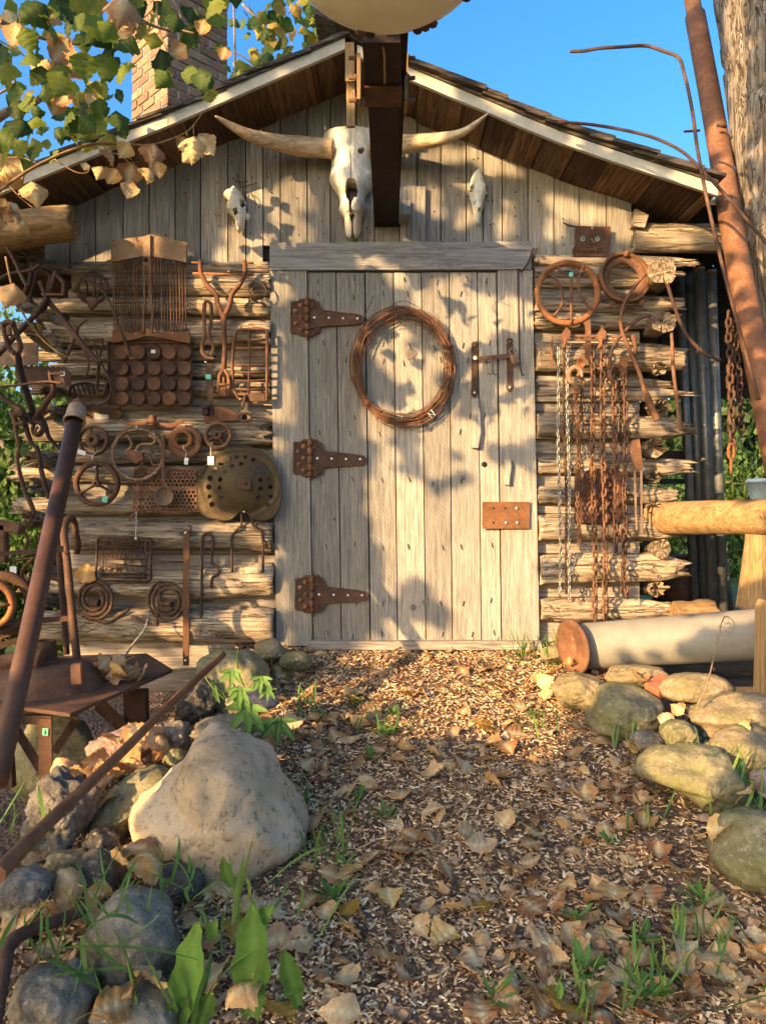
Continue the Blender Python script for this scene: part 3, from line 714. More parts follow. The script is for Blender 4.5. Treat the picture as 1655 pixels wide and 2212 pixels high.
m=MB(); wp(m,[(1042,1142),(1143,1142),(1144,1084),(1042,1084)],.072,.006,.5); pl=obj('rust_plate',m,'rustorange',cabin,label='flat orange rust plate screwed across door edge')
for (x,y,b) in ((1066,1098,0),(1091,1098,0),(1116,1098,1),(1066,1129,0),(1093,1129,1),(1117,1129,1)):
    m=MB(); 
    if b: m.lathe(W(x,y,.0722),(0,-1,0),[(.0075,0),(.0075,.004),(.0001,.005)],6); obj('plate_bolt',m,'bolt',pl)
    else: m.lathe(W(x,y,.0722),(0,-1,0),[(.0055,-.0002),(.0055,.0004),(.0001,.0006)],10); obj('plate_hole',m,'void',pl)
# ================================================================ things hung on the cabin
def path(f,pts,o): 
    """pts in crop units (x,y[,extra offset])"""
    return [W(*f(p[0],p[1]),o+(p[2] if len(p)>2 else 0)) for p in pts]
def poly(mb,f,pts,o,t,r=.5): mb.prism([W(*f(*p),o) for p in pts],t,r)
def tubep(mb,f,pts,o,r,sub=6,n=8,**k): mb.tube(path(f,pts,o),r,n,sub=sub,**k)
def at(o,p,cat,label,name,group=None): return thing(name,label,cat,p,group)
def ringm(mb,c,r0,r1,t,n=40,axis=(0,-1,0),jit=0): mb.lathe(c,axis,[(r0,0),(r1,0),(r1,t),(r0,t),(r0,0)],n,jit=jit)
def nail(p,par,mat='brass'):
    m=MB(); m.lathe(V(p),(0,-1,0),[(.0016,-.03),(.0016,.008),(.0055,.008),(.0045,.0105),(.0001,.011)],10); return obj('nail',m,mat,par)
def tagm(px,py,o,par,w=10,h=14,mat='paper',ang=.1,marks=2,name='price_tag'):
    m=MB(); R=Matrix.Rotation(ang,3,'Y'); k=D0/F; c=W(px,py,o); m.box(c,(w*k,.0012,h*k),R,.5); t_=obj(name,m,mat,par)
    m=MB()
    for i in range(marks): m.box(c+V((0,-.0012,0))+R@V((0,0,(i-.5)*h*k*.3)),(w*k*.45,.0006,h*k*.06),R@Matrix.Rotation(.4*(i%2*2-1),3,'Y'),.5)
    if marks: obj('scribble',m,'ink',t_)
    return t_
# ---- barbed wire wreath
C=W(871,789,.085); wr=thing('barbed_wire_coil','coil of rusty barbed wire hung like a wreath on the plank door','wire coil',C)
mb=MB(); kR=D0/F
r_=random.Random(5)
for i in range(30):
    R0=r_.gauss(101,7)*kR; cx_=r_.gauss(0,2.2)*kR; cz=r_.gauss(0,2.5)*kR-.005; oy=r_.gauss(0,.013); ph=r_.random()*6
    pts=[]; n=60
    for k in range(n):
        a=2*PI*k/n; rr=R0*(1+.022*math.sin(2*a+ph)+.012*math.sin(5*a+ph*2))+.5*kR*math.sin(a*17+ph)
        # squeeze toward the ties
        sq=math.exp(-((a-.35)%6.283)**2*8)+math.exp(-((a-3.9))**2*8); rr=rr*(1-.5*sq)+101*kR*.5*sq
        pts.append(C+V((math.cos(a)*rr+cx_,oy*(1-.6*sq)+.01*math.sin(3*a+ph),math.sin(a)*rr*1.16+cz)))
    mb.tube(pts,.0019,5,closed=True,rn=r_.random())
    for k in range(0,n,r_.choice((7,8,9))):
        p=pts[k]; 
        for s in (0,1):
            d=V((r_.uniform(-1,1),r_.uniform(-1,.4),r_.uniform(-1,1))).normalized(); mb.tube([p-d*.011,p+d*.011],.0014,4)
obj('wire_loops',mb,'rust',wr)
mb=MB()
for (px,py,rx) in ((966,748,12),(792,872,10)):
    for q in range(4): mb.tube([W(px+math.cos(a)*rx,py+q*2.5-4+math.sin(a)*3,.085+math.sin(a)*.03) for a in [2*PI*i/12 for i in range(12)]],.0018,5,closed=True)
mb.tube([W(800,700,.10),W(790,680,.11),W(802,652,.1),W(806,640,.08)],.0018,5,sub=5); mb.tube([W(835,668,.1),W(870,650,.1),W(910,668,.1),W(930,690,.1)],.0018,5,sub=5)
obj('tie_wire',mb,'rustdark',wr); nail(W(872,688,.06),wr)
m=MB(); m.tube([W(935,905,.11),W(925,893,.115),W(940,897,.11),W(931,885,.11)],.0022,5); obj('string',m,'paper',wr)
# ---- padlock, long crank hook at the door
pl=thing('padlock','old brass padlock hanging from the rusty door latch','padlock',W(1110,775,.08))
m=MB(); R=Matrix.Rotation(-.35,3,'Y'); m.box(W(1112,777,.085),(.042,.022,.045),R@Matrix.Rotation(.5,3,'Z'),.5,.005); obj('lock_body',m,'rustpale',pl)
m=MB(); m.tube([W(1105,770,.085),W(1100,758,.09),W(1108,752,.09),W(1117,760,.085),W(1118,768,.085)],.0032,8,sub=5); obj('shackle',m,'galv',pl)
hk=thing('iron_hook_rod','long black iron rod with a bent hook top hanging at the door frame','iron rod',W(1119,800,.08))
m=MB(); tubep(m,c6,[(298,262),(270,268),(255,320),(235,360),(205,395),(188,378),(187,430),(190,600),(194,800),(196,920),(208,1000),(222,1006)],.085,.0042,5); obj('rod',m,'rustdark',hk)
m=MB(); m.box(W(*c6(290,268),.09),(.016,.012,.016),None,.5,.003); obj('square_end',m,'rust',hk)
# ---- radiator grille
gr=thing('radiator_grille','large rusty tractor radiator grille with thin vertical bars on the left wall','radiator grille',W(320,735,.12))
m=MB(); 
poly(m,c3,[(655,185),(840,150),(840,36),(665,55),(653,80)],.115,.02); poly(m,c3,[(840,150),(884,150),(884,22),(840,36)],.14,.03); poly(m,c3,[(884,150),(1095,185),(1100,72),(884,22)],.125,.02)
for i in range(2): pass
obj('hood_panel',m,'rustpale',gr)
for i in range(24):
    L=i<12; u=(i if L else i-12)/11; x=(668+u*152) if L else (895+u*195); y0=182-u*22 if L else 158+u*24; o=.10+(.03*u if L else .03*(1-u))
    m=MB(); p0=path(c3,[(x,y0)],o)[0]; p1=path(c3,[(x+6,612-(u*20 if L else 20-u*22))],o)[0]
    ps=[p0+(p1-p0)*(k/10)+V((0,0,0)) for k in range(11)]; m.tube(ps,[.0031*(1+.25*n3(k*.9,i,0)) for k in range(11)],6,jit=.3,sd=i); obj('bar',m,'rustdark' if i%3 else 'rust',gr)
m=MB()
for y in (330,430,520): 
    m.tube(path(c3,[(665,y),(840,y-6,.03),(880,y-6,.03),(1097,y)],.095),.0025,5)
obj('cross_wire',m,'rustdark',gr)
m=MB(); poly(m,c3,[(828,600),(842,600),(838,470),(846,420),(840,205),(842,150),(884,150),(890,205),(896,420),(904,470),(898,600),(884,600),(890,490),(876,455),(872,210),(852,205),(856,455),(848,490),(846,600)],.14,.012); obj('centre_column',m,'rust',gr)
m=MB(); m.lathe(W(*c3(858,172),.141),(0,-1,0),[(.012,0),(.012,.0015),(.0001,.002)],16); o_=obj('crank_hole',m,'void',gr)
m=MB(); poly(m,c3,[(662,590),(700,570),(760,600),(820,595),(860,570),(900,600),(1000,592),(1060,600),(1115,590),(1118,662),(1050,652),(900,622),(850,622),(790,640),(664,658)],.13,.02); obj('lower_panel',m,'rustorange',gr)
nail(W(*c3(806,606),.12),gr); nail(W(*c3(1016,606),.12),gr)
# ---- cup tray
tr=thing('cup_mould_tray','rusty square tray with twenty round cup bottoms below the grille','tray',W(337,885,.12))
m=MB(); holes=[(875+88*0,773),(963,773),(1052,773),(785,860),(965,860),(1055,860),(707,860),(787,948),(880,948),(968,948),(1058,948),(878,1023),(967,1023),(1055,1023),(870,692),(960,692),(1045,692)]
x0,z1=xz(*c3(682,684)); x1,z0=xz(*c3(1156,1044))
hw=[xz(*c3(*h)) for h in holes]
m.grid(x0,x1,z0,z1,118,90,lambda x,z: all((x-a)**2+(z-b)**2>.006**2 for a,b in hw),lambda x,z:.095+(.006*math.sin(x*90)*math.sin(z*90))*.3,lambda x,z:.088); obj('tray_sheet',m,'rustdark',tr)
m=MB(); m.tube([V((x0,D0-.098,z0)),V((x1,D0-.098,z0)),V((x1,D0-.098,z1)),V((x0,D0-.098,z1))],.0075,8,closed=True); obj('rolled_rim',m,'rustdark',tr)
for j,y in enumerate((722,815,905,990)):
    for i,x in enumerate((727,822,915,1003,1092)):
        m=MB(); r=.0315; m.lathe(W(*c3(x,y),.094),(0,-1,0),[(r*1.3,.0),(r*1.12,.003),(r*1.06,.022),(r*.98,.0245),(r*.93,.0235),(.0001,.024)],26,jit=.02)
        obj('cup',m,'rustdark' if (i*2+j)%3 else 'rust',tr)
tagm(*c3(903,711),.122,tr,9,7,marks=1,name='white_sticker')
# ---- yoke fork
fk=thing('forked_yoke','tall rusty Y-shaped draft fork with a clevis at its lower end','draft fork',W(484,860,.12))
m=MB(); rr=[.011,.0115,.012,.012,.0125,.013]
tubep(m,c3,[(1180,175),(1183,250),(1222,325),(1268,375),(1284,440),(1312,505)],.13,rr); tubep(m,c3,[(1438,178),(1440,250),(1412,315),(1366,375),(1350,440),(1318,505)],.13,rr)
m.tube(path(c3,[(1315,490),(1318,600),(1322,700),(1318,815)],.13),[.016,.012,.0115,.012],10)
m.tube(path(c3,[(1318,812),(1292,850),(1286,900),(1290,980)],.13),[.010,.009,.010,.010],8); m.tube(path(c3,[(1318,812),(1342,850),(1348,900),(1342,980)],.13),[.010,.009,.010,.010],8); obj('fork',m,'rust',fk)
m=MB(); m.tube(path(c3,[(1135,252),(1492,262)],.13),.006,8); m.tube(path(c3,[(1128,188),(1200,190)],.13),.005,8); m.tube(path(c3,[(1420,190),(1492,192)],.13),.005,8); obj('cross_pin',m,'rustorange',fk)
m=MB(); m.box(W(*c3(1316,950),.135),(.032,.022,.045),None,.5,.004); m.tube(path(c3,[(1316,862),(1318,910)],.135),.006,8); m.tube(path(c3,[(1285,905),(1350,905)],.135),.006,8); obj('clevis_block',m,'rustorange',fk)
nail(W(*c3(1347,245),.13),fk)
# ---- strap tongs
tg=thing('looped_iron_strap','folded rusty iron strap ending in a curved hook beside the draft fork','iron strap',W(452,740,.12))
m=MB(); m.tube(path(c3,[(1205,425),(1200,500),(1205,600),(1192,660),(1190,710),(1215,745),(1262,752)],.12),[.010,.010,.009,.009,.010,.008,.003],8,flat=.45,sub=5,up=(1,0,0)); m.tube(path(c3,[(1240,430),(1246,500),(1232,600),(1240,650),(1256,690),(1240,730)],.125),[.009,.009,.008,.009,.008,.004],8,flat=.45,sub=5,up=(1,0,0)); m.tube(path(c3,[(1205,425),(1220,415),(1240,430)],.12),.008,8,sub=4)
obj('strap',m,'rust',tg); nail(W(*c3(1205,408),.12),tg)
# ---- sickle bar piece with green sticker
kb=thing('notched_iron_bar','short rusty bar with a green sticker nailed under the folded strap','iron bar',W(453,880,.11))
m=MB(); poly(m,c3,[(1208,790),(1248,795),(1254,985),(1246,1000),(1250,1088),(1234,1090),(1236,1000),(1220,985),(1214,880)],.115,.008); obj('bar',m,'rustdark',kb); tagm(*c3(1225,859),.117,kb,11,10,'green_tag',.05,1,'green_sticker'); nail(W(*c3(1212,775),.11),kb,'bolt')
# ---- rectangular grate
gt=thing('cast_iron_grate','rusty rectangular cast grate with rounded corners against the left door jamb','grate',W(541,870,.11))
m=MB(); fr=[(1385,600),(1410,562),(1450,572),(1520,562),(1582,566),(1582,700),(1580,1018),(1450,1018),(1392,1000),(1366,960),(1358,800),(1362,650)]
ins=[(1402,612),(1440,600),(1555,600),(1560,780),(1556,965),(1440,975),(1400,960),(1380,900),(1378,660)]
m.tube(path(c3,[(1376,640),(1400,585),(1450,582),(1520,578),(1570,582),(1572,800),(1568,1000),(1450,1000),(1400,985),(1370,930),(1366,780)],.115),.0115,8,closed=True,flat=.7,jit=.15)
obj('frame',m,'rust',gt)
for y in (640,690,738,790,832,882,932,962):
    m=MB(); m.tube(path(c3,[(1372,y),(1465,y+3),(1568,y)],.113),[.0062,.0072,.0062],6,jit=.2,sd=y); obj('rib',m,'rust',gt)
m=MB(); m.tube(path(c3,[(1465,582),(1467,780),(1462,990)],.115),.006,6,jit=.2); m.box(W(*c3(1500,985),.12),(.10,.012,.035),None,.5,.004); m.tube(path(c3,[(1445,965,0),(1425,1048,.03)],.13),.007,8); obj('spine',m,'rust',gt)
nail(W(*c3(1418,570),.12),gt); nail(W(*c3(1415,993),.12),gt)
# ---- small cluster of rings
sc1=thing('hook_and_ring_cluster','small tangle of rusty hooks and curls beside the door frame top','iron hooks',W(556,650,.11))
m=MB()
tubep(m,c3,[(1495,300),(1465,330),(1470,370),(1510,400),(1555,390),(1565,350),(1545,315),(1520,310)],.11,.004); tubep(m,c3,[(1500,330),(1480,350),(1500,370)],.115,.006); tubep(m,c3,[(1478,400),(1510,420),(1545,430),(1565,450)],.11,.0045); tubep(m,c3,[(1515,430),(1500,400),(1470,395),(1465,420)],.115,.004); obj('hooks',m,'rustdark',sc1); nail(W(*c3(1498,293),.11),sc1)
# ---- small things lower left of door
sp=thing('rusty_shovel_blade','rusty folded blade with a bolted bracket under the cast grate','blade',W(480,900,.10))
m=MB(); poly(m,c3,[(1198,1120),(1400,1118),(1398,1075),(1340,1050),(1262,1032),(1200,1040)],.10,.006); obj('blade',m,'rust',sp); m=MB(); m.box(W(*c3(1212,1055),.115),(.03,.03,.05),Matrix.Rotation(.1,3,'Y'),.5,.004); m.tube(path(c3,[(1190,1040),(1235,1040)],.135),.005,8); obj('bracket',m,'rustdark',sp)
ey=thing('eye_socket_iron','pointed rusty iron eye socket lying beside the door jamb','socket',W(540,905,.11))
m=MB(); m.tube(path(c3,[(1398,1098),(1420,1078),(1460,1078),(1482,1100),(1460,1120),(1420,1118)],.12),.007,8,closed=True,sub=4); m.tube(path(c3,[(1480,1098),(1540,1102),(1602,1112)],.11),[.010,.007,.002],8,flat=.5); obj('eye',m,'rust',ey); m=MB(); m.lathe(W(*c3(1438,1098),.108),(0,-1,0),[(.014,0),(.0001,.001)],14); obj('eye_hole',m,'void',ey)
# ---- cultivator wing with socket
cu=thing('double_wing_shovel','rusty two-winged iron blade with a round socket above the wheels','blade',W(330,920,.11))
m=MB(); poly(m,c3,[(712,1122),(760,1128),(865,1122),(930,1130),(1010,1135),(1085,1110),(1080,1128),(1010,1160),(930,1152),(900,1160),(865,1148),(790,1150),(740,1142)],.115,.008); obj('wings',m,'rust',cu); m=MB(); m.lathe(W(*c3(900,1145),.12),(0,0,1),[(.020,0),(.019,.045),(.022,.047),(.018,.048),(.015,.044),(.014,0)],18,jit=.04); obj('socket',m,'rust',cu)
# ---- wheels
def wheel(name,label,f,c,rout,rim,spokes,hub,mat,o=.11,tilt=0,hole=.35,a0=0,spw=.008,group=None,th=.012,curved=0):
    k=.3677*D0/F if f in(c3,c4) else .365*D0/F
    Cw=W(*f(*c),o); t_=thing(name,label,'wheel',Cw,group)
    ro=rout*k; ri=(rout-rim)*k; hb=hub*k
    m=MB(); m.lathe(Cw,(0,-1,0),[(ri,-th),(ro*.99,-th),(ro,-th*.6),(ro,th*.6),(ro*.985,th),(ri*1.015,th),(ri,th*.6),(ri,-th)],44,jit=.012); obj('rim',m,mat,t_)
    m=MB(); m.lathe(Cw,(0,-1,0),[(hb*hole,-th),(hb,-th),(hb,th*1.3),(hb*.92,th*1.5),(hb*hole*1.1,th*1.5),(hb*hole,th*1.2),(hb*hole,-th)],22,jit=.02); obj('hub',m,mat,t_)
    for i in range(spokes):
        a=a0+2*PI*i/spokes; m=MB(); pts=[]
        for q in range(6):
            u=q/5; r=hb*.9+(ri*1.02-hb*.9)*u; aa=a+curved*math.sin(u*PI)*.5; pts.append(Cw+V((math.cos(aa)*r,0,math.sin(aa)*r)))
        m.tube(pts,[spw*1.25,spw,spw*.9,spw*.9,spw,spw*1.2],8,flat=.6,up=(0,1,0)); obj('spoke',m,mat,t_)
    return t_
w1=wheel('spoked_wheel','small rusty four-spoked wheel with a big hub behind the leaning pipe',c4,(550,180),88,17,4,38,'rust',.12,a0=.2,spw=.009,hole=.3)
tagm(*c4(482,251),.135,w1,17,9,'paper',.35,0); m=MB(); tubep(m,c4,[(500,262),(545,268),(575,240)],.135,.0014); tubep(m,c4,[(545,268),(545,295)],.135,.002); obj('tag_string',m,'paper',w1)
nail(W(*c4(537,97),.12),w1,'iron_black')
w3=thing('split_flange_ring','rusty disc with an off-centre ring and a white tag in the middle of the row','flange',W(*c4(1090,187),.11))
k=.3677*D0/F
m=MB(); ringm(m,W(*c4(1090,187),.10),55*k,95*k,.008,40); obj('disc',m,'rust',w3); m=MB(); ringm(m,W(*c4(1075,175),.11),36*k,58*k,.012,32); obj('ring_plate',m,'rustorange',w3)
for a in (.8,2.2,3.9,5.4):
    m=MB(); p=W(*c4(1075+46*math.cos(a),175+46*math.sin(a)),.1222); m.lathe(p,(0,-1,0),[(.003,0),(.0001,.0006)],8); obj('bolt_hole',m,'void',w3)
tagm(*c4(1096,302),.12,w3,8,14,marks=1); m=MB(); tubep(m,c4,[(1078,202),(1082,235),(1095,240),(1093,285)],.122,.0013); obj('tag_string',m,'paper',w3); nail(W(*c4(1087,93),.11),w3,'bolt')
w4=wheel('spoked_wheel','smallest rusty hand wheel, rightmost of the row above the metal seat',c4,(1283,150),80,20,4,25,'rust',.11,a0=.5,hole=.35,spw=.009)
tagm(*c4(1240,300),.12,w4,13,18,'paper',0,1); m=MB(); tubep(m,c4,[(1240,275),(1240,225),(1240,200),(1252,195)],.12,.0016); obj('tag_string',m,'paper',w4); nail(W(*c4(1278,72),.11),w4,'bolt')
w5=wheel('spoked_wheel','large rusty three-spoked handwheel with a green sticker left of the perforated plate',c4,(572,435),131,27,3,20,'rustdark',.12,a0=PI/6+PI/3,spw=.012,hole=.35)
w5.rotation_euler=(0,0,0); tagm(*c4(619,527),.137,w5,11,12,'green_tag',.2,1,'green_sticker'); nail(W(*c4(563,338),.125),w5,'bolt')
# gear wheel big
gw=thing('large_gear_ring','big toothed gear ring with S-curved spokes and peeling white paint','gear',W(*c4(810,262),.12)); Cw=W(*c4(812,262),.115); m=MB(); ro=146*k; ri=138*k
m.lathe(Cw,(0,-1,0),[(ri,-.008),(ro,-.008),(ro,.008),(ri,.008),(ri,-.008)],60)
for i in range(76):
    a=2*PI*i/76; R=Matrix.Rotation(-a,3,'Y'); m.box(Cw+V((math.cos(a)*ro*1.025,0,math.sin(a)*ro*1.025)),(.0085,.018,.0055),R,rng.random())
obj('toothed_rim',m,'gearpaint' if 'gearpaint' in M else None or rust('gear_paint',(.16,.08,.04),(.30,.17,.09),(.62,.55,.45),7),gw)
M['gearpaint']=bpy.data.materials['gear_paint']
for s,(pts) in enumerate(([(745,150),(770,180),(775,220),(745,245),(770,262),(800,262)],[(880,150),(915,175),(900,200),(830,205),(805,235),(805,262)],[(790,400),(790,370),(830,330),(840,300),(810,275)],[(940,320),(905,325),(885,280),(850,255),(820,262)])):
    m=MB(); tubep(m,c4,pts,.115,.010,5,8,flat=.7); obj('spoke',m,'gearpaint' if s<2 else 'rust',gw)
m=MB(); poly(m,c4,[(745,235),(835,250),(845,290),(800,320),(770,290),(745,255)],.13,.02); obj('hub_casting',m,'rust',gw); nail(W(*c4(808,103),.12),gw,'bolt')
# cog wheel at top left
cg=thing('cog_wheel','thin rusty cog with curved spokes and a bracket left of the grille','cog wheel',W(*c3(550,340),.10)); Cw=W(*c3(548,342),.10); m=MB(); ro=88*k; ringm(m,Cw,ro*.86,ro,.008,40)
for i in range(44):
    a=2*PI*i/44; R=Matrix.Rotation(-a,3,'Y'); m.box(Cw+V((math.cos(a)*ro*1.03,-.004,math.sin(a)*ro*1.03)),(.007,.008,.005),R,.5)
obj('toothed_rim',m,'rustdark',cg)
for pts in ([(500,270),(515,340),(500,410)],[(550,255),(562,330),(548,400)],[(600,275),(585,350),(560,420)]): 
    m=MB(); tubep(m,c3,pts,.105,.005); obj('spoke',m,'rustdark',cg)
m=MB(); poly(m,c3,[(505,402),(582,410),(560,440),(530,468),(518,440)],.12,.02); obj('bracket',m,'rust',cg)
# ---- ladle + perforated treadle
pt=thing('perforated_treadle','rusty perforated treadle plate with rows of round holes behind the ladle','treadle',W(*c4(1000,600),.09))
m=MB(); x0,z1=xz(*c4(822,345)); x1,z0=xz(*c4(1186,606)); hs=[]; pitch=(x1-x0)/15.5
for j in range(12):
    zz=z1-pitch*.75-j*pitch*.89
    if j in(5,): continue
    for i in range(15): hs.append((x0+pitch*(.65+i+.5*(j%2)),zz))
def msk(x,z):
    sk=(z1-z)*.12*0
    for a,b in hs:
        if (x-a)**2+(z-b)**2<(pitch*.37)**2: return False
    # rounded corners
    cx=min(max(x,x0+.015),x1-.015); cz=min(max(z,z0+.015),z1-.015); return (x-cx)**2+(z-cz)**2<.015**2
m.grid(x0,x1,z0,z1,130,94,msk,lambda x,z:.098,lambda x,z:.088,smooth=False); obj('plate',m,'rust',pt)
m=MB(); m.tube(path(c4,[(830,352),(1178,352),(1178,598),(830,598)],.097),.0055,6,closed=True); m.tube(path(c4,[(820,600),(790,615),(765,640),(762,655)],.10),[.006,.007,.006,.009],8,sub=4); obj('edge_rim',m,'rust',pt)
m=MB(); tubep(m,c4,[(803,595),(803,660),(799,740)],.11,.0014); m.box(W(*c4(799,755),.11),(.009,.001,.012),None,.5); obj('string_tag',m,'paper',pt)
ld=thing('long_handled_ladle','small rusty ladle hanging by a long flat handle over the perforated plate','ladle',W(*c4(973,560),.13))
m=MB(); poly(m,c4,[(952,460),(975,460),(966,330),(968,165),(972,150),(950,150),(948,170),(950,330)],.135,.005); obj('handle',m,'rust',ld)
m=MB(); m.lathe(W(*c4(975,508),.12),(0,-1,0),[(.0001,.0),(.022,.002),(.038,.012),(.0455,.028),(.047,.030),(.0455,.031),(.038,.018),(.020,.008),(.0001,.006)],30,jit=.02); obj('bowl',m,'rustpale',ld); nail(W(*c4(957,148),.13),ld)
# ---- tractor seat
st=thing('tractor_seat','olive and rust metal tractor seat full of holes hung upside down by the door','tractor seat',W(526,1122,.10))
ol=[c4(*p) for p in [(1400,235),(1330,255),(1270,305),(1225,370),(1200,430),(1192,500),(1196,560),(1215,605),(1250,628),(1300,640),(1350,648),(1395,635),(1420,610),(1440,598),(1475,605),(1500,630),(1550,645),(1600,640),(1640,610),(1665,560),(1672,490),(1660,400),(1630,330),(1590,280),(1530,245),(1460,232)]]
# smooth outline (catmull)
def cat(pts,n=6):
    out=[];k=len(pts)
    for i in range(k):
        a,b,c,d=[V(pts[(i+j-1)%k]) for j in range(4)]
        for q in range(n):
            u=q/n; out.append(tuple(.5*((2*b)+(c-a)*u+(2*a-5*b+4*c-d)*u*u+(3*b-a-3*c+d)*u**3)))
    return out
olw=[xz(*p) for p in cat(ol)]
hol=[(1297,362,17),(1332,328,15),(1378,300,13),(1420,288,12),(1470,288,14),(1515,305,15),(1357,372,10),(1400,342,12),(1448,330,11),(1495,345,11),(1540,375,14),(1587,370,12),(1272,410,17),(1332,418,14),(1558,420,13),(1606,415,10),(1263,460,17),(1328,465,13),(1558,470,14),(1612,460,13),(1266,515,14),(1338,515,15),(1547,520,15),(1612,515,12),(1280,558,16),(1598,562,14)]
hw=[(*xz(*c4(a,b)),r*k*.95) for a,b,r in hol]
cx0,cz0=xz(*c4(1432,440)); hxr=240*k; hzr=205*k
def sf(x,z):
    u=(x-cx0)/hxr; v_=(z-cz0)/hzr; r=min(1,math.hypot(u,v_)); return .095+.055*(1-r**2.2)+.018*ss(.82,1.0,r)
m=MB(); m.grid(cx0-hxr*1.03,cx0+hxr*1.03,cz0-hzr*1.06,cz0+hzr*1.06,210,190,lambda x,z: inpoly(x,z,olw) and all((x-a)**2+(z-b)**2>r*r for a,b,r in hw),lambda x,z:sf(x,z)-.0,lambda x,z:sf(x,z)-.004); obj('seat_pan',m,'seat',st)
m=MB(); m.tube([V((a,D0-sf(a,b)+.002,b)) for a,b in olw[::2]],.0045,6,closed=True); obj('rolled_edge',m,'seat',st)
m=MB(); m.box(W(*c4(1437,437),.155),(.062,.008,.052),Matrix.Rotation(.06,3,'Y'),.5,.003); m.lathe(W(*c4(1440,432),.158),(0,-1,0),[(.012,0),(.011,.006),(.0001,.007)],6); obj('centre_plate',m,'rustdark',st)
nail(W(*c4(1437,600),.14),st,'bolt')
# ---- bow rods under the seat
bw=thing('pair_of_bent_rods','two bent rusty rods hanging side by side below the tractor seat','bent rods',W(530,1235,.10)); bw['category']='bent rods'
for pts in ([(1420,600),(1420,672),(1400,700),(1366,740),(1362,800),(1366,955)],[(1482,600),(1486,668),(1508,698),(1538,722),(1546,800),(1546,955)]):
    m=MB(); tubep(m,c4,pts,.105,.0062,5); obj('rod',m,'rustdark',bw)
# ---- WHITE treadle
wt_=thing('lettered_treadle','rusty openwork sewing machine treadle with raised letters on the lower left wall','treadle',W(*c4(730,1010),.10))
m=MB()
def seg(pts,r=.0036,cl=False,o=.105): m.tube(path(c4,pts,o),r,6,closed=cl)
seg([(575,765),(590,750),(880,756),(892,772),(888,990),(872,1008),(585,1003),(566,985)],.006,True); seg([(628,775),(628,830),(840,830),(838,775)],.0035); seg([(625,880),(625,905),(838,915),(838,885)],.003,True)
seg([(590,770),(880,778)],.003); seg([(620,805),(840,812)],.003); seg([(610,835),(855,838)],.004); seg([(600,870),(870,882)],.004); seg([(600,915),(868,920)],.004);seg([(600,958),(870,966)],.004); seg([(590,985),(868,990)],.004)
seg([(612,770),(608,990)],.0035); seg([(858,775),(855,990)],.0035)
for i in range(6):
    x=640+i*38; seg([(x-16,832),(x,806),(x+16,832)],.003); 
for (x,y) in [(640+i*34,775) for i in range(6)]+[(650+i*34,975) for i in range(6)]+[(600,860),(600,935),(870,865),(870,940),(600,815),(868,820)]:
    n_=8 if y<800 else 4; ra=13; seg([(x+ra*math.cos(a+.01),y+ra*math.sin(a+.01)) for a in [2*PI*q/n_ for q in range(n_)]],.0028,True)
for (x,y) in ((608,970),(840,970),(868,795)): seg([(x+17*math.cos(a),y+17*math.sin(a)) for a in [2*PI*q/10 for q in range(10)]],.003,True)
obj('openwork_plate',m,'rustdark',wt_)
dg=None
def text(body,p,size,ext,mat,par,name,rot=(PI/2,0,0),sx=1):
    cu=bpy.data.curves.new('t','FONT'); cu.body=body; cu.size=size; cu.extrude=ext; cu.align_x='CENTER'; cu.align_y='CENTER'; cu.space_character=1.1; cu.offset=.0006
    to=bpy.data.objects.new('t',cu); COL.objects.link(to); d=bpy.context.evaluated_depsgraph_get(); me=bpy.data.meshes.new_from_object(to.evaluated_get(d)); bpy.data.objects.remove(to)
    me.materials.clear(); me.materials.append(M[mat]); o=bpy.data.objects.new(name,me); COL.objects.link(o); o.parent=par; o.location=V(p)-wloc(par); o.rotation_euler=rot; o.scale=(sx,1,1); return o
text('WHITE',W(*c4(735,856),.11),.040,.004,'rust',wt_,'raised_lettering',(PI/2,.03,0),1.05)
text('S M CO',W(*c4(730,938),.11),.040,.004,'rust',wt_,'raised_lettering',(PI/2,.02,0),1.0)
rd=thing('treadle_link_rod','thin rusty link rod joining the treadle to the upright strip','link rod',W(*c4(985,895),.10)); m=MB(); m.tube(path(c4,[(890,890),(985,893),(1082,896)],.105),.0055,8); m.tube(path(c4,[(890,757),(960,762),(1030,752),(1082,736)],.10),.0028,6,sub=4); obj('rod',m,'rust',rd)
# ---- flat strip, crank, spirals
fs=thing('flat_iron_strip','long narrow upright rusty strip with a bolt hole at each end','iron strip',W(*c4(1095,1500),.11)); m=MB(); poly(m,c4,[(1076,1504),(1112,1504),(1114,1100),(1114,702),(1078,700),(1076,1100)],.125,.006); obj('strip',m,'rustsmooth',fs)
m=MB(); tubep(m,c4,[(1108,725),(1120,705),(1124,685),(1106,684)],.13,.005,4); obj('curled_tip',m,'rustdark',fs)
for (x,y,mt) in ((1093,722,'bolt'),(1093,1474,'bolt')): m=MB(); disc(m,W(*c4(x,y),.126),.006,.004); obj('screw',m,mt,fs)
ck=thing('crank_rod','hooked rusty rod bent over at the top with a small crank bend','crank rod',W(*c4(1200,1300),.10)); m=MB(); tubep(m,c4,[(1182,1306),(1184,1200),(1188,1000),(1190,770),(1202,735),(1222,725),(1244,738),(1252,780),(1246,880),(1250,905),(1276,925),(1286,945),(1278,970),(1252,985),(1244,1010),(1242,1048)],.105,.0068,4); obj('rod',m,'rustdark',ck)
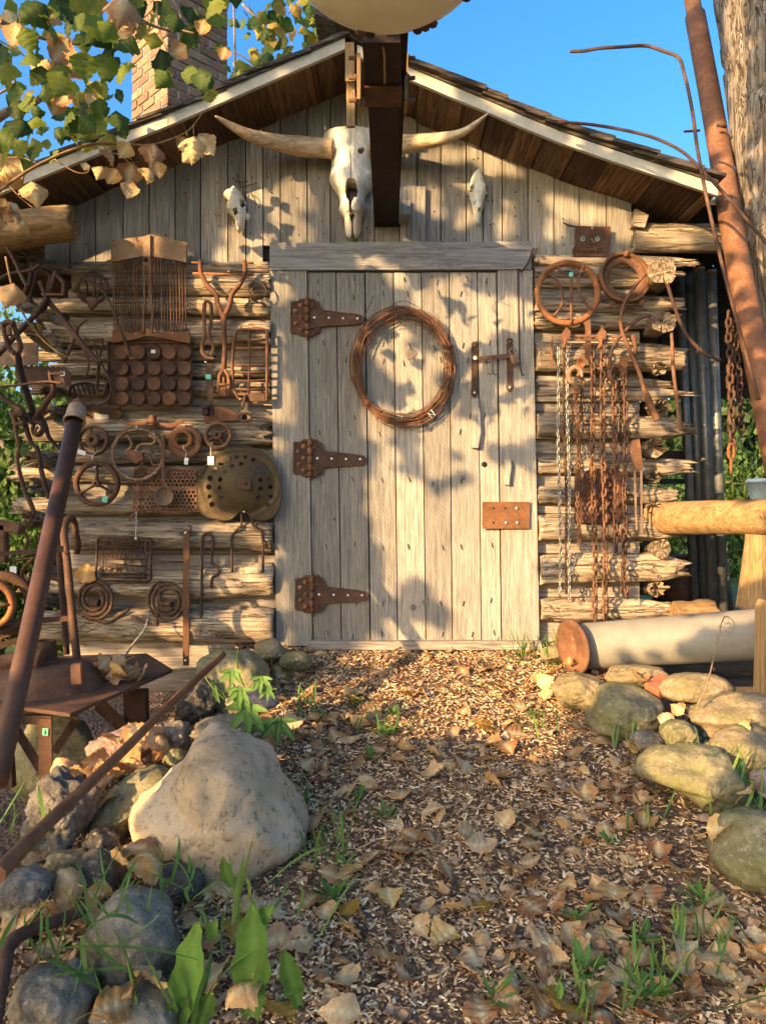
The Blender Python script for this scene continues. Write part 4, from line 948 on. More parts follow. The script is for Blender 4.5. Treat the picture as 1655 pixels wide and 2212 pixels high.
def spiral(cx,cy,r0,r1,turns,a0,tail,label,dr=1):
    s_=thing('spiral_spring',label,'spiral spring',W(*c4(cx,cy+120),.10),'flat spiral springs low on the left wall'); m=MB(); n=int(turns*26); pts=[]
    for i in range(n+1):
        u=i/n; a=a0+dr*turns*2*PI*u; r=r0+(r1-r0)*u; pts.append((cx+r*math.cos(a)*.97,cy+r*math.sin(a)*1.05))
    m.tube(path(c4,pts+tail,.112),.0078,9); obj('coil',m,'rust',s_); m=MB(); m.log(W(*c4(cx-25,cy+20),.09),W(*c4(cx+30,cy+25),.12),.022,.018,int(cx),14,8,.3,.005,.005) ; obj('rusty_centre',m,'rustorange' if dr<0 else 'rustdark',s_); return s_
spiral(558,1112,45,118,2.7,-2.2,[(620,1255),(660,1240),(700,1210),(762,1172)],'flat rusty spiral spring below the treadle, tail pointing right',1)
spiral(985,1122,50,120,2.6,.6,[(920,1272),(870,1255),(820,1235),(775,1215)],'flat rusty spiral spring left of the upright strip, tail pointing left',1)
# ---- tongs and sickles at the left
tn=thing('blacksmith_tongs','pair of rusty curved tongs hanging left of the cup tray','tongs',W(*c12(1000,1180),.12))
m=MB(); m.tube(path(c12,[(985,540),(990,620),(960,720),(985,800),(1050,920),(1075,1040),(1040,1140),(960,1180),(915,1170)],.13),[.006,.008,.010,.011,.010,.010,.010,.008,.005],8,sub=5,flat=.6); m.tube(path(c12,[(905,560),(915,640),(950,740),(945,900),(935,1050),(990,1090),(1025,1000),(1000,930)],.12),[.006,.008,.010,.012,.011,.009,.008,.005],8,sub=5,flat=.6); obj('tong_arms',m,'rust',tn); m=MB(); disc(m,W(*c12(966,752),.14),.008,.006); obj('rivet',m,'rustpale',tn); nail(W(*c12(966,475),.12),tn)
s2=thing('crossed_sickle_hooks','two crossed rusty curved hooks hanging above the leaning pipe','hooks',W(*c12(750,900),.12)); m=MB(); m.tube(path(c12,[(660,375),(735,440),(760,560),(820,680),(855,780),(840,880),(790,935),(690,900)],.125),[.006,.009,.009,.009,.010,.010,.009,.005],8,sub=5,flat=.5); m.tube(path(c12,[(840,365),(770,420),(730,520),(680,640),(620,780)],.13),[.005,.008,.010,.011,.010],8,sub=5,flat=.6); obj('hooks',m,'rust',s2)
gf=thing('broken_gear_segment','broken rusty gear segment half hidden behind the tongs','gear',W(*c12(800,1150),.09)); m=MB()
m.tube(path(c12,[(665,1110),(690,1010),(780,975),(900,985),(930,1060)],.10),.010,8,sub=5,flat=.5)
for i in range(5): m.tube(path(c12,[(700+i*45,985),(735+i*45,1080)],.10),.005,6)
m.tube(path(c12,[(700,1090),(800,1190),(900,1180)],.10),.008,8,sub=4); obj('segment',m,'rustdark',gf)
pr=thing('rust_sheet','flat dark rusty sheet nailed low behind the pipe coupling','metal sheet',W(*c12(1000,1340),.03)); m=MB(); poly(m,c12,[(800,1350),(1162,1350),(1170,1205),(800,1200)],.035,.004); obj('sheet',m,'rustdark',pr); m=MB(); poly(m,c12,[(905,1318),(1045,1320),(1048,1275),(905,1262)],.038,.003); obj('window_patch',m,'galv',pr)
# ---- mail slot plate
ms=thing('rusty_face_plate','rusty square plate with two washers and a slot like a face, above the hoops','metal plate',W(*c6(620,305),.03)); m=MB(); poly(m,c6,[(512,305),(720,305),(724,240),(735,128),(640,128),(530,124),(522,170),(524,240),(505,265)],.04,.006); m.tube(path(c6,[(530,130),(500,125),(470,115),(452,105)],.045),[.006,.006,.006,.004],6,flat=.5,up=(0,1,0)); obj('plate',m,'rustdark',ms)
for x in (569,655):
    m=MB(); Cw=W(*c6(x,203),.0405); ringm(m,Cw,.004,.0135,.004,20); m.lathe(Cw,(0,-1,0),[(.004,0),(.0001,.003)],8); obj('washer',m,'aqua',ms)
m=MB(); m.prism([W(*c6(568,272),.05),W(*c6(650,268),.05),W(*c6(650,248),.052),W(*c6(600,262),.05),W(*c6(568,250),.052)],.006,.5); m.tube(path(c6,[(520,247),(685,250),(684,280),(520,278)],.042),.0018,5,closed=True); obj('slot_flap',m,'rust',ms)
m=MB(); tubep(m,c6,[(620,200),(628,215),(640,225)],.05,.003,4); tubep(m,c6,[(640,245),(648,265),(642,285)],.052,.0018,4); obj('tiny_chain',m,'rustpale',ms); nail(W(*c6(621,141),.03),ms,'bone2')
# ---- hoop with curved spokes
hp=thing('round_iron_hoop','rust-orange round iron hoop with three curved spokes right of the lintel','hoop',W(*c6(480,705),.11)); k6=.365*D0/F
Cw=W(*c6(480,522),.11); m=MB(); m.lathe(Cw,(0,-1,0),[(155*k6,-.008),(188*k6,-.008),(190*k6,0),(186*k6,.010),(176*k6,.013),(158*k6,.008),(155*k6,-.008)],56,jit=.02); obj('rim',m,'rustorange',hp)
for pts in ([(350,400),(420,450),(448,530),(440,600),(395,660)],[(498,410),(500,500),(500,600),(502,700)],[(575,360),(545,430),(550,520),(600,600),(630,620)],[(420,365),(450,400),(520,410),(580,390)]):
    m=MB(); tubep(m,c6,pts,.125,.0065,5); obj('spoke',m,'rust',hp)
tagm(*c6(499,412),.135,hp,8,9,'green_tag',.1,0,'green_sticker')
fl=thing('bolted_ring_flange','double rusty iron ring flange with lugs hung between the hoop and log end','flange',W(*c6(810,605),.11)); Cw=W(*c6(812,440),.10); m=MB(); m.lathe(Cw,(.06,-1,.05),[(88*k6,-.005),(140*k6,-.005),(140*k6,.010),(125*k6,.014),(90*k6,.012),(88*k6,-.005)],48,jit=.02); obj('ring',m,'rust',fl)
m=MB(); m.lathe(Cw+V((-.004,-.022,0)),(.10,-1,.12),[(133*k6,-.004),(150*k6,-.004),(150*k6,.012),(133*k6,.012),(133*k6,-.004)],48,jit=.02); obj('outer_hoop',m,'rustorange',fl)
for (a,b) in ((735,300),(825,290),(735,595),(915,580),(668,440)): m=MB(); m.box(W(*c6(a,b),.12),(.02,.022,.03),Matrix.Rotation(.3,3,'Y'),.5,.005); obj('lug',m,'rust',fl)
m=MB(); poly(m,c6,[(760,580),(930,580),(925,545),(870,520),(830,535),(790,540)],.12,.012); obj('clamp_plate',m,'rust',fl)
# ---- curved rods hung over the log ends
def rodthing(label,pts,o,r,mat='rust',f=c6,sub=6,name='curved_iron_rod',cat='iron rod'):
    t_=thing(name,label,cat,W(*f(pts[-1][0],pts[-1][1]),o)); m=MB(); m.tube(path(f,pts,o),r,9,sub=sub); obj('rod',m,mat,t_); return t_
rodthing('long S-curved rusty rod with a thick socketed lower end, over the logs',[(995,370),(930,420),(870,490),(815,580),(792,680),(805,760),(850,870),(905,1000),(932,1090),(950,1140),(975,1200),(1012,1272)],.17,[.0075,.0085,.0085,.0085,.0085,.009,.009,.0095,.011,.018,.016,.019],'rust')
rodthing('rusty rod arching left from behind the second log end',[(970,652),(910,670),(850,715),(790,780),(750,840),(730,910),(726,975)],.16,.0088,'rustdark')
rodthing('straight rusty rod dropping from the second log end to a pointed log tip',[(1068,655),(1085,700),(1096,800),(1102,950),(1118,1100),(1135,1250),(1152,1335)],.20,[.0075,.008,.008,.0088,.009,.0092,.010],'rust')
rodthing('rusty rod curving right from the top log end towards the grey pipes',[(1068,465),(1090,540),(1120,630),(1160,730),(1215,810),(1290,880),(1385,922)],.24,.0085,'rustdark')
# ---- slotted rack & hooks
rk=thing('slotted_hanging_rack','slotted rusty iron rack on the right logs that carries the chains','rack',W(*c6(640,950),.11))
m=MB(); 
for (a,b,c_,d) in ((430,880,766,778),(430,880,792,803)): poly(m,c6,[(a,d),(b,d+8),(b,c_+8),(a,c_)],.12,.008)
for i in range(14): x=440+i*34; poly(m,c6,[(x,800),(x+8,800),(x+8,770),(x,770)],.118,.006)
obj('slotted_bar',m,'rust',rk)
m=MB(); m.tube(path(c6,[(390,780),(382,860),(385,940),(500,955),(700,955),(860,960),(885,900),(860,790)],.11),.008,8,flat=.6); obj('lower_bracket',m,'rustorange',rk)
m=MB(); poly(m,c6,[(585,915),(618,915),(615,685),(585,685)],.115,.008); obj('upright_plate',m,'rust',rk)
M['rustd2']=M['rustdark']
for (x,y,mt) in ((472,770,'rust'),(682,772,'rust'),(560,935,'rustorange'),(813,940,'rustorange')):
    m=MB(); p=[(x,y-48),(x+26,y-22),(x+22,y+10),(x-5,y+62),(x-24,y+20),(x-28,y-5)]; poly(m,c6,p,.15,.012); m.tube(path(c6,[(x,y+20),(x-12,y+60),(x-22,y+80)],.145),.008,8); obj('spade_hook',m,mt,rk)
# big hooks
for i,(x,y,lab) in enumerate(((520,1010,'pale rust grab hook with a swivel block, the left of two big hooks'),(760,1000,'rust-brown grab hook with a curled tip, the right of two big hooks'))):
    h=thing('grab_hook',lab,'hook',W(*c6(x,y+80),.15)); m=MB(); m.tube(path(c6,[(x+45,y+10),(x+35,y-30),(x,y-48),(x-32,y-20),(x-30,y+25),(x,y+50),(x+10,y+75)],.155),[.007,.011,.013,.0135,.013,.012,.011],9,sub=5); obj('hook_body',m,'rustpale' if i==0 else 'rust',h)
    m=MB(); m.box(W(*c6(x+8,y+92),.15),(.042,.03,.035),None,.5,.006) if i==0 else m.box(W(*c6(x+55,y-10),.15),(.022,.03,.03),None,.5,.005); obj('swivel_block',m,'rust',h)
# ---- chains
def chain(label,x0,y0,x1,y1,pitch,r,mat,o,seed,f=None,group='chains hanging on the right log wall',d=None):
    """x,y in photo px"""
    rr=random.Random(seed); a=W(x0,y0,o) if d is None else P(x0,y0,d); b=W(x1,y1,o) if d is None else P(x1,y1,d)
    t_=thing('hanging_chain',label,'chain',b,group); L=(a-b).length; n=int(L/pitch); 
    m=MB(); hw=r*1.9; hl=pitch/2+r*.6; pts=[]
    for i in range(16):
        q=2*PI*i/16; cx_=math.cos(q)*hw; cz=math.sin(q)*hw; cz+= (hl-hw)*(1 if math.sin(q)>=0 else -1); pts.append(V((cx_,0,cz)))
    m.tube(pts,r,7,closed=True); me=m.mesh('link'); me.materials.append(M[mat]); fixn(me)
    for i in range(n):
        u=(i+.5)/n; p=a+(b-a)*u+V((rr.gauss(0,.0012)+.003*math.sin(u*9+seed),rr.gauss(0,.001),0))
        o_=bpy.data.objects.new('link',me); COL.objects.link(o_); o_.parent=t_; o_.location=p-b; o_.rotation_euler=(rr.gauss(0,.06),rr.gauss(0,.08),(PI/2 if i%2 else 0)+.65+rr.gauss(0,.15)); 
    return t_
def C6(x,y): return c6(x,y)
def C7(x,y): return c7(x,y)
for (lab,a,b,pt_,r,mat,o,s) in (
 ('thin silver chain, the far left one on the right log wall',c6(420,840),c7(436,950),.021,.0030,'chainsilver',.14,1),
 ('thin brown chain between the two silver chains',c6(458,800),c7(474,935),.018,.0030,'rustdark',.13,2),
 ('thin silver chain, the right of the two silver ones',c6(476,880),c7(492,970),.021,.0030,'chainsilver',.14,3),
 ('very fine rusty chain hanging short below the left grab hook',c6(506,1120),c6(508,1420),.014,.0024,'rustdark',.12,4),
 ('medium rusty chain below the left grab hook ending in a small ring',c6(536,1120),c7(545,645),.022,.0040,'rust',.15,5),
 ('fine rusty chain hanging short right of the left grab hook',c6(560,1010),c6(566,1350),.016,.0028,'rust',.12,6),
 ('heavy rusty chain, the left of the two longest that reach the culvert tube',c6(622,830),c7(642,1095),.030,.0052,'rust',.15,7),
 ('heavy rusty chain, the right of the two longest that reach the culvert tube',c6(682,800),c7(703,1090),.031,.0055,'rust',.15,8),
 ('heavy rusty chain under the right grab hook, ending level with the round log end',c6(755,1010),c7(768,685),.031,.0054,'rust',.16,9),
 ('slender rusty chain tucked behind the heavy ones',c6(790,1040),c6(795,1420),.017,.003,'rustdark',.13,10),
 ('rusty chain at the right of the bundle, upper half over the log ends',c6(822,1000),c7(815,620),.027,.0048,'rust',.16,11),
 ('dark doubled chain with an open end link below the bundle',c7(800,560),c7(825,960),.024,.0048,'rustdark',.165,12),
 ('dark doubled chain just left of the open end link',c7(822,600),c7(800,930),.024,.0046,'rustdark',.15,13)):
    chain(lab,*a,*b,pt_,r,mat,o,s)
# ---- ornate stove panel behind chains
sv=thing('ornate_stove_panel','dark red-brown ornate cast stove panel behind the hanging chains','stove panel',W(*c7(625,520),.09)); x0,z1=xz(*c7(492,205)); x1,z0=xz(*c7(760,518))
sw=[(c7(575,250),34),(c7(680,300),38),(c7(560,350),30),(c7(600,440),44),(c7(700,420),40),(c7(690,240),24),(c7(640,360),26)]
sw=[(*xz(*c),r*k6) for c,r in sw]
def sfz(x,z):
    h=0
    for a,b,r in sw:
        d=math.hypot(x-a,z-b); h=max(h,.007*math.exp(-((d-r)/.006)**2),.005*math.exp(-((d-r*.45)/.005)**2))
    return .10+h
def smk(x,z):
    c=.03; cx=min(max(x,x0+c),x1-c); cz=min(max(z,z0+c),z1-c); return (x-cx)**2+(z-cz)**2<c*c and math.hypot(x-xz(*c7(517,355))[0],z-xz(*c7(517,355))[1])>.012
m=MB(); m.grid(x0,x1,z0,z1,110,120,smk,sfz,lambda x,z:.09); obj('panel',m,'rustsmooth',sv); m=MB(); poly(m,c7,[(576,208),(602,208),(602,196),(576,196)],.105,.002); obj('white_sticker',m,'paper',sv)
# ---- straps tool at right end of chains
tl=thing('strap_hinged_tool','rusty hinged tool with two narrow blades hanging at the chain bundle edge','iron tool',W(*c7(890,570),.16)); m=MB(); poly(m,c7,[(860,30),(905,20),(925,195),(880,210),(850,100)],.17,.014); obj('head_block',m,'rust',tl)
m=MB(); poly(m,c7,[(868,205),(882,205),(892,560),(882,562)],.165,.004); poly(m,c7,[(908,130),(922,130),(922,575),(912,578)],.165,.004); obj('blades',m,'rustpale',tl)
m=MB(); m.tube(path(c6,[(862,770),(872,800),(880,850),(870,900)],.15),[.010,.012,.010,.008],8); obj('shank',m,'rust',tl)
# ---- skulls
def bone_skull(name,label,cat,f,kk,ol,holes,o0,depth,nx,nz,mat,extra=None,ridge=0):
    cxs=[p[0] for p in ol]; czs=[p[1] for p in ol]; olw=[xz(*f(*p)) for p in cat_(ol,4)]; hw=[[xz(*f(*p)) for p in h] for h in holes]
    X0=min(a for a,b in olw);X1=max(a for a,b in olw);Z0=min(b for a,b in olw);Z1=max(b for a,b in olw)
    t_=thing(name,label,cat,V(((X0+X1)/2,D0-o0,Z0)))
    # per-row extents
    rows={}
    def ext(z):
        key=round(z,3)
        if key not in rows:
            xs=[]
            for i in range(len(olw)):
                (xa,za),(xb,zb)=olw[i],olw[(i+1)%len(olw)]
                if (za>key)!=(zb>key): xs.append(xa+(xb-xa)*(key-za)/(zb-za))
            rows[key]=(min(xs),max(xs)) if xs else (0,0)
        return rows[key]
    def front(x,z):
        zz=min(max(z,Z0+.0015),Z1-.0015); a,b=ext(zz); wdt=max(.004,(b-a)/2); u=min(1,abs(x-(a+b)/2)/wdt); v_=(Z1-z)/(Z1-Z0)
        h=depth(v_)*(max(0,1-u**2.4))**.6; h+= .006*fbm((x*22,z*16,3))*1.0-ridge*math.exp(-((x-(a+b)/2)/.006)**2)*.008
        for px_,pz_,r,dd in (extra or []):
            q=math.hypot(x-px_,z-pz_)/r; h+=dd*math.exp(-q*q)
        return o0+max(.006,h)
    m=MB(); m.grid(X0-.002,X1+.002,Z0-.002,Z1+.002,nx,nz,lambda x,z:inpoly(x,z,olw) and not any(inpoly(x,z,h) for h in hw),front,lambda x,z:o0,smooth=True); obj('skull_bone',m,mat,t_); 
    return t_
def cat_(pts,n): return cat(pts,n)
ol=[(640,205),(700,206),(793,205),(890,208),(960,208),(955,290),(912,330),(905,400),(908,430),(895,490),(868,520),(862,560),(870,590),(850,640),(846,700),(826,742),(808,738),(800,640),(796,640),(792,742),(768,738),(758,700),(752,640),(725,600),(730,570),(722,520),(700,490),(680,455),(676,420),(684,360),(678,320),(640,300)]
nose=[(790,478),(778,480),(768,500),(764,545),(770,575),(782,590),(786,640),(790,690),(794,640),(797,600),(812,575),(829,572),(829,520),(815,485),(800,478)]
crack=[(791,330),(793,330),(798,420),(797,476),(792,476),(793,400)]
ehole=[(830,328),(846,318),(860,310),(862,330),(850,346),(828,345)]
sk=bone_skull('longhorn_skull','big bleached longhorn skull with long curved horns above the door','skull',c14,1,[(x,y) for x,y in ol],[nose,crack,ehole],.03,lambda v:.11-.02*v+.02*math.sin(v*3.1) if v<.8 else .09-.25*(v-.8),160,260,'bone',extra=[(xz(*c14(690,440))[0],xz(*c14(690,440))[1],.022,.03),(xz(*c14(900,440))[0],xz(*c14(900,440))[1],.022,.03)],ridge=.5)
kk=.4011*D0/F
for side,pts in ((0,[(690,250,50,.10),(640,246,48,.10),(560,240,52,.11),(500,233,50,.12),(420,222,44,.14),(320,200,36,.18),(220,168,28,.23),(140,125,18,.28),(85,90,10,.32),(57,74,3.5,.34)]),(1,[(900,250,52,.10),(960,245,54,.11),(1040,230,50,.13),(1150,215,42,.17),(1240,202,36,.20),(1330,182,26,.25),(1400,155,19,.29),(1460,112,13,.32),(1500,80,8,.34),(1528,57,3.5,.35)])):
    m=MB(); P_=[W(*c14(a,b),o) for a,b,r,o in pts]; m.tube(P_,[r*kk*(1-o*.15) for a,b,r,o in pts],20,sub=7,jit=.10,sd=side*5); obj('horn',m,'horn',sk)
m=MB(); m.tube([W(*c14(760,206),.05),W(*c14(795,150),.03),W(*c14(830,206),.05)],.0035,6); m.tube([W(*c14(768,206),.05),W(*c14(797,158),.04),W(*c14(842,206),.05)],.003,6); obj('hanging_wire',m,'rustdark',sk)
m=MB(); wp(m,[c14(*p) for p in [(775,475),(766,520),(766,575),(790,640),(825,575),(827,520),(815,480)]],.112,.004); obj('nasal_shadow_lining',m,'void',sk); m=MB(); wp(m,[c14(*p) for p in [(826,350),(862,350),(864,305),(826,308)]],.112,.004); obj('eye_shadow_plate',m,'void',sk)  # flat dark plates in the nose and eye openings stand in for shade
# deer skull (right)
ol=[(1432,418),(1450,408),(1475,406),(1492,420),(1502,450),(1508,470),(1520,480),(1520,505),(1508,520),(1500,545),(1494,580),(1486,600),(1482,640),(1474,668),(1466,670),(1467,630),(1464,630),(1462,668),(1454,655),(1448,610),(1436,580),(1428,545),(1414,510),(1416,480),(1424,460)]
dsr=bone_skull('small_deer_skull','small pale deer skull right of the hanging beam','skull',c14,1,ol,[[(1421,475),(1436,475),(1441,495),(1432,515),(1420,505)],[(1508,475),(1518,482),(1516,505),(1505,510),(1502,488)],[(1462,600),(1470,594),(1478,602),(1475,625),(1466,622),(1458,620)],[(1442,560),(1447,562),(1446,580),(1441,575)],[(1492,560),(1488,562),(1488,578),(1493,572)]],.02,lambda v:.07*(1-.5*v)+.01,90,170,'bone2')
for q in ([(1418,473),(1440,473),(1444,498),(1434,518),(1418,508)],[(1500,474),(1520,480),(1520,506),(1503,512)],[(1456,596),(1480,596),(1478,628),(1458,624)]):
    m=MB(); wp(m,[c14(*p) for p in q],.035,.004); obj('cavity_shadow_plate',m,'void',dsr)  # near-black plate painted as the shade inside each opening
# broken skull (left)
ol=[(130,510),(150,498),(180,492),(205,505),(215,530),(228,555),(232,600),(225,640),(215,700),(205,710),(203,680),(196,715),(188,712),(186,680),(178,705),(172,650),(150,620),(128,600),(126,570),(138,545),(110,520),(118,505)]
sb=bone_skull('broken_deer_skull','broken yellowish deer skull with wire loops left of the longhorn','skull',c14,1,ol,[[(205,555),(222,548),(228,575),(215,600),(205,590)],[(168,605),(190,600),(198,625),(180,640),(170,625)]],.02,lambda v:.065*(1-.4*v)+.01,90,170,'bone')
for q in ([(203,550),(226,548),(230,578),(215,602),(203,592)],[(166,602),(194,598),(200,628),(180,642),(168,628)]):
    m=MB(); wp(m,[c14(*p) for p in q],.035,.004); obj('cavity_shadow_plate',m,'void',sb)  # added dark plates give these openings their shadow
m=MB()
for pts in ([(150,405),(185,430),(235,425)],[(178,385),(190,440),(200,470),(205,500)],[(200,460),(240,445),(282,435)],[(215,470),(250,490),(272,530)]): m.tube([W(*c14(*p),.03) for p in pts],.0022,5,sub=4)
obj('wire_loops',m,'rustdark',sb); m=MB()
for (a,b) in ((228,610),(238,605),(232,625),(240,615)): m.lathe(W(*c14(a,b),.05),(0,-1,0),[(.006,-.004),(.007,.002),(.0001,.006)],8,jit=.3)
obj('loose_bone',m,'bone',sb)
# ---- steel beam from the ridge
bm_=thing('overhanging_steel_beam','dark rusty steel hoist beam jutting out over the skull from the gable peak','steel beam',W(836,490,.0))
ZB=1.4256; bx=lambda px,d: (px-827.5)/F*d
def bsl(y0,y1,xl0,xr0,xl1,xr1,z0,z1,name,mat,par,rn=.5):
    m=MB(); m.quadbox([(xl0,y0,z0),(xr0,y0,z0),(xr1,y1,z0),(xl1,y1,z0),(xl0,y0,z1),(xr0,y0,z1),(xr1,y1,z1),(xl1,y1,z1)],rn); return obj(name,m,mat,par)
yj=ZB*F/(1106-203)
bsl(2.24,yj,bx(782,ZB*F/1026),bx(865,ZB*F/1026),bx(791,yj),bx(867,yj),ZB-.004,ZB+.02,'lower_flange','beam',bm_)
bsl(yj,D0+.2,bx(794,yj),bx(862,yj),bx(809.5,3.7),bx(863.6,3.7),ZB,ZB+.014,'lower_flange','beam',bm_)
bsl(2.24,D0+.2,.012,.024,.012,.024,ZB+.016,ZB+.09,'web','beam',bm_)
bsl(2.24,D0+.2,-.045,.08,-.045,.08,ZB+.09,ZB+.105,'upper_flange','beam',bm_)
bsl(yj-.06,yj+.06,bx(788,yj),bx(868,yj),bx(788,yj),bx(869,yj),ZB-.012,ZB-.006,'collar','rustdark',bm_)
m=MB(); m.tube([V((.0,2.26,ZB-.006)),V((.004,2.3,ZB-.006)),V((.006,2.45,ZB-.006))],.004,6); obj('batten_sliver','peeledz' and m,'peeledz',bm_)
for s,(xa,xb) in enumerate(((770,781),(873,881))):
    m=MB(); y0=2.55; 
    m.box(V(((bx(xa,2.6)+bx(xb,2.6))/2,2.62,ZB+.09)),(.012,.10,.16),None,.5); obj('side_plate',m,'peeledz',bm_)
    for z in (ZB+.02,ZB+.10,ZB+.17):
        m=MB(); sgn=-1 if s==0 else 1; c=V(((bx(xa,2.6) if s==0 else bx(xb,2.6)),2.60,z)); m.lathe(c,(sgn,0,0),[(.012,0),(.012,.006),(.007,.007),(.007,.026),(.0001,.027)],6); obj('side_bolt',m,'rustdark',bm_)
m=MB(); m.box(V((bx(873,3.6),3.60,ZB+.02)),(.05,.12,.04),None,.5); obj('end_block',m,'plank',bm_)
# ---- enamel dish
ds=thing('enamel_dish','chipped cream enamel dish hanging at the outer end of the steel beam','dish',P(832,78,1.95)); Cd=V((.008,1.80,1.45)); rr=.285
ax=V((0,-.45,-.90)); m=MB(); m.lathe(Cd,ax,[(.0001,.045),(rr*.3,.043),(rr*.6,.036),(rr*.85,.02),(rr*.97,.004),(rr,-.004),(rr*.99,-.008),(rr*.9,.0),(rr*.6,.02),(.0001,.03)],56); obj('enamel_bowl',m,'cream',ds)
for i in range(80):
    m=MB(); a=2*PI*i/80
    if n3(math.cos(a)*3,math.sin(a)*3,5)>.12:
        z=ax.normalized(); x=V((0,0,1)).cross(z).normalized(); y=z.cross(x); p=Cd+x*math.cos(a)*rr*.985+y*math.sin(a)*rr*.985; m.lathe(p+z*.003,z,[(.015,-.003),(.014,.0005),(.0001,.001)],8,jit=.5); obj('rust_chip',m,'rustdark',ds)
m=MB(); m.tube([Cd+V((0,.0,.0)),V((0,2.30,ZB+.05))],.012,8); obj('hanger',m,'rustdark',ds)
# ================================================================ left machinery
def PP(f,pts,d0,d1=None):
    n=len(pts); out=[]
    for i,p in enumerate(pts):
        d=p[2] if len(p)>2 else (d0 if d1 is None else d0+(d1-d0)*i/(n-1)); q=f(p[0],p[1]); out.append(P(q[0],q[1],d))
    return out
ident=lambda x,y:(x,y)
def tubething(name,label,cat,f,pts,d0,d1,r,mat,n=10,sub=5,flat=1.0,group=None,up=None,jit=0,part=None):
    ps=PP(f,pts,d0,d1); t_=thing(name,label,cat,min(ps,key=lambda p:p.z),group); m=MB(); m.tube(ps,r,n,sub=sub,flat=flat,up=up,jit=jit); obj(part or 'rod',m,mat,t_); return t_
# big leaning pipe with coupling
lp=thing('leaning_steel_pipe','long smooth brown steel pipe leaning diagonally at the left, coupling on top','pipe',P(-20,1700,1.8))
m=MB(); m.tube([P(161,918,2.75),P(60,1390,2.17),P(-8,1690,1.8)],.0285,28,rn=.5); obj('pipe_body',m,'rustsmooth',lp)
m=MB(); a=P(168,878,2.79); b=P(160,920,2.74); d=(b-a).normalized(); m.lathe(a,d,[(.0,0),(.026,0),(.031,.006),(.034,.02),(.036,.05),(.036,.062),(.040,.064),(.040,.072),(.034,.074),(.031,.07)],26,jit=.02); obj('coupling',m,'galvrust' if 'galvrust' in M else rust('galv_rust',(.13,.085,.055),(.24,.18,.12),(.36,.32,.25),10),lp)
m=MB(); m.lathe(a-d*.012,d,[(.0001,-.03),(.008,-.028),(.010,-.012),(.020,-.010),(.024,0),(.024,.014)],14); 
for s in(-1,1): m.tube([a+V((.022*s,-.01,.014)),a+V((.026*s,-.02,-.028))],.006,8)
obj('set_bolt',m,'rust',lp)
m=MB(); m.tube([P(65,1367,2.195)+V((0,-.0,0)),P(63,1374,2.187)],.0292,24,rn=.5,caps=False); obj('tape_band',m,'iron_black',lp)
# flat bar behind pipe
tubething('flat_bar','narrow flat bar lying along the back of the leaning pipe','bar',ident,[(148,960),(40,1440),(-15,1665)],2.9,1.95,.012,'rust',6,2,.4)
tubething('rusty_tapered_pipe','rough orange-brown pipe slanting from the rocks to the lower left edge','pipe',ident,[(484,1413),(370,1519),(261,1628),(100,1782),(-8,1892)],2.75,1.48,[.0115,.0125,.0140,.0165,.0185],'rustorange',18,6,part='pipe_body',jit=.03)
tubething('bent_dark_pipe','dark rusty bent pipe end at the bottom left corner over leaves','pipe',ident,[(184,1966),(120,1990),(60,2012),(22,2040),(10,2090),(-6,2180),(-20,2260)],1.72,1.40,[.0125,.0135,.0145,.0155,.0155,.015,.015],'rustdark',16,5,part='pipe_body',jit=.03)
# hairpin iron
hpn=thing('hairpin_iron_bar','tall rusty hairpin bar curving over at the top, stuck in the cast base','iron bar',P(*c13(585,1220),2.95))
m=MB(); m.tube(PP(c13,[(585,1225),(560,1000),(530,700),(510,480),(490,330),(483,230),(505,160),(540,140),(565,180),(575,260),(590,330),(582,400)],2.95,3.25),[.0155]*8+[.013]*4,12,sub=4); obj('bar',m,'rustdark',hpn)
m=MB(); m.tube(PP(c13,[(505,1165),(470,700),(445,400),(440,250),(465,150)],3.1),.0125,10,sub=4); obj('straight_bar',m,'rustdark',hpn)
m=MB(); m.prism(PP(c13,[(-20,425),(475,400),(475,350),(400,355),(-20,398)],2.7),.008,.5); m.lathe(P(*c13(512,398),2.93),(0,-1,0),[(.010,0),(.010,.008),(.0001,.009)],8); obj('cross_strap',m,'rustdark',hpn)
# cast base and steel table
cb=thing('round_iron_casting','rusty round cast base with a short pipe stub resting on the steel plate','cast base',P(110,1500,2.75))
Cb=P(95,1475,2.78); m=MB(); m.lathe(Cb+V((0,.0,-.055)),(0,0,1),[(.238,0),(.242,.012),(.225,.03),(.195,.085),(.170,.115),(.12,.128),(.05,.132),(.0001,.133)],44,jit=.01); obj('dome',m,'rust',cb)
m=MB(); s_=P(*c13(350,1230),2.80); m.tube([s_,s_+V((0,0,.085))],[.040,.036],20,caps=False); m.tube([s_,s_+V((0,0,.085))],[.034,.031],20,caps=False); m.lathe(s_,(0,0,1),[(.043,.0),(.043,.01),(.037,.014)],20); obj('pipe_stub',m,'rust',cb)
m=MB(); m.tube(PP(c13,[(320,1200),(200,1185),(90,1220),(-40,1250)],2.72),[.036,.03,.032,.034],14,sub=4); obj('side_arm',m,'rust',cb)
m=MB(); q=P(*c13(588,1300),2.62); m.box(q+V((0,0,-.005)),(.042,.03,.075),Matrix.Rotation(-.06,3,'Y'),.5,.005); obj('socket_lug',m,'rust',cb)
tb=thing('rusty_steel_table','rust-brown plate table on angle iron trusses with a green sticker on its leg','table',P(100,1700,2.55))
pz=-.655
def TB(px,py): 
    d=pz*-F/(py-1106); return P(px,py,d)
m=MB(); c_=[TB(-150,1500),TB(40,1532),TB(152,1541),TB(374,1446),TB(222,1428)]; c_=[c_[0],c_[2],c_[3],V((c_[3].x-.22,c_[3].y+.35,pz)),V((-1.9,3.3,pz))]; m.prism(c_,.012,.5,(0,0,-1)); obj('table_plate',m,'rust',tb)
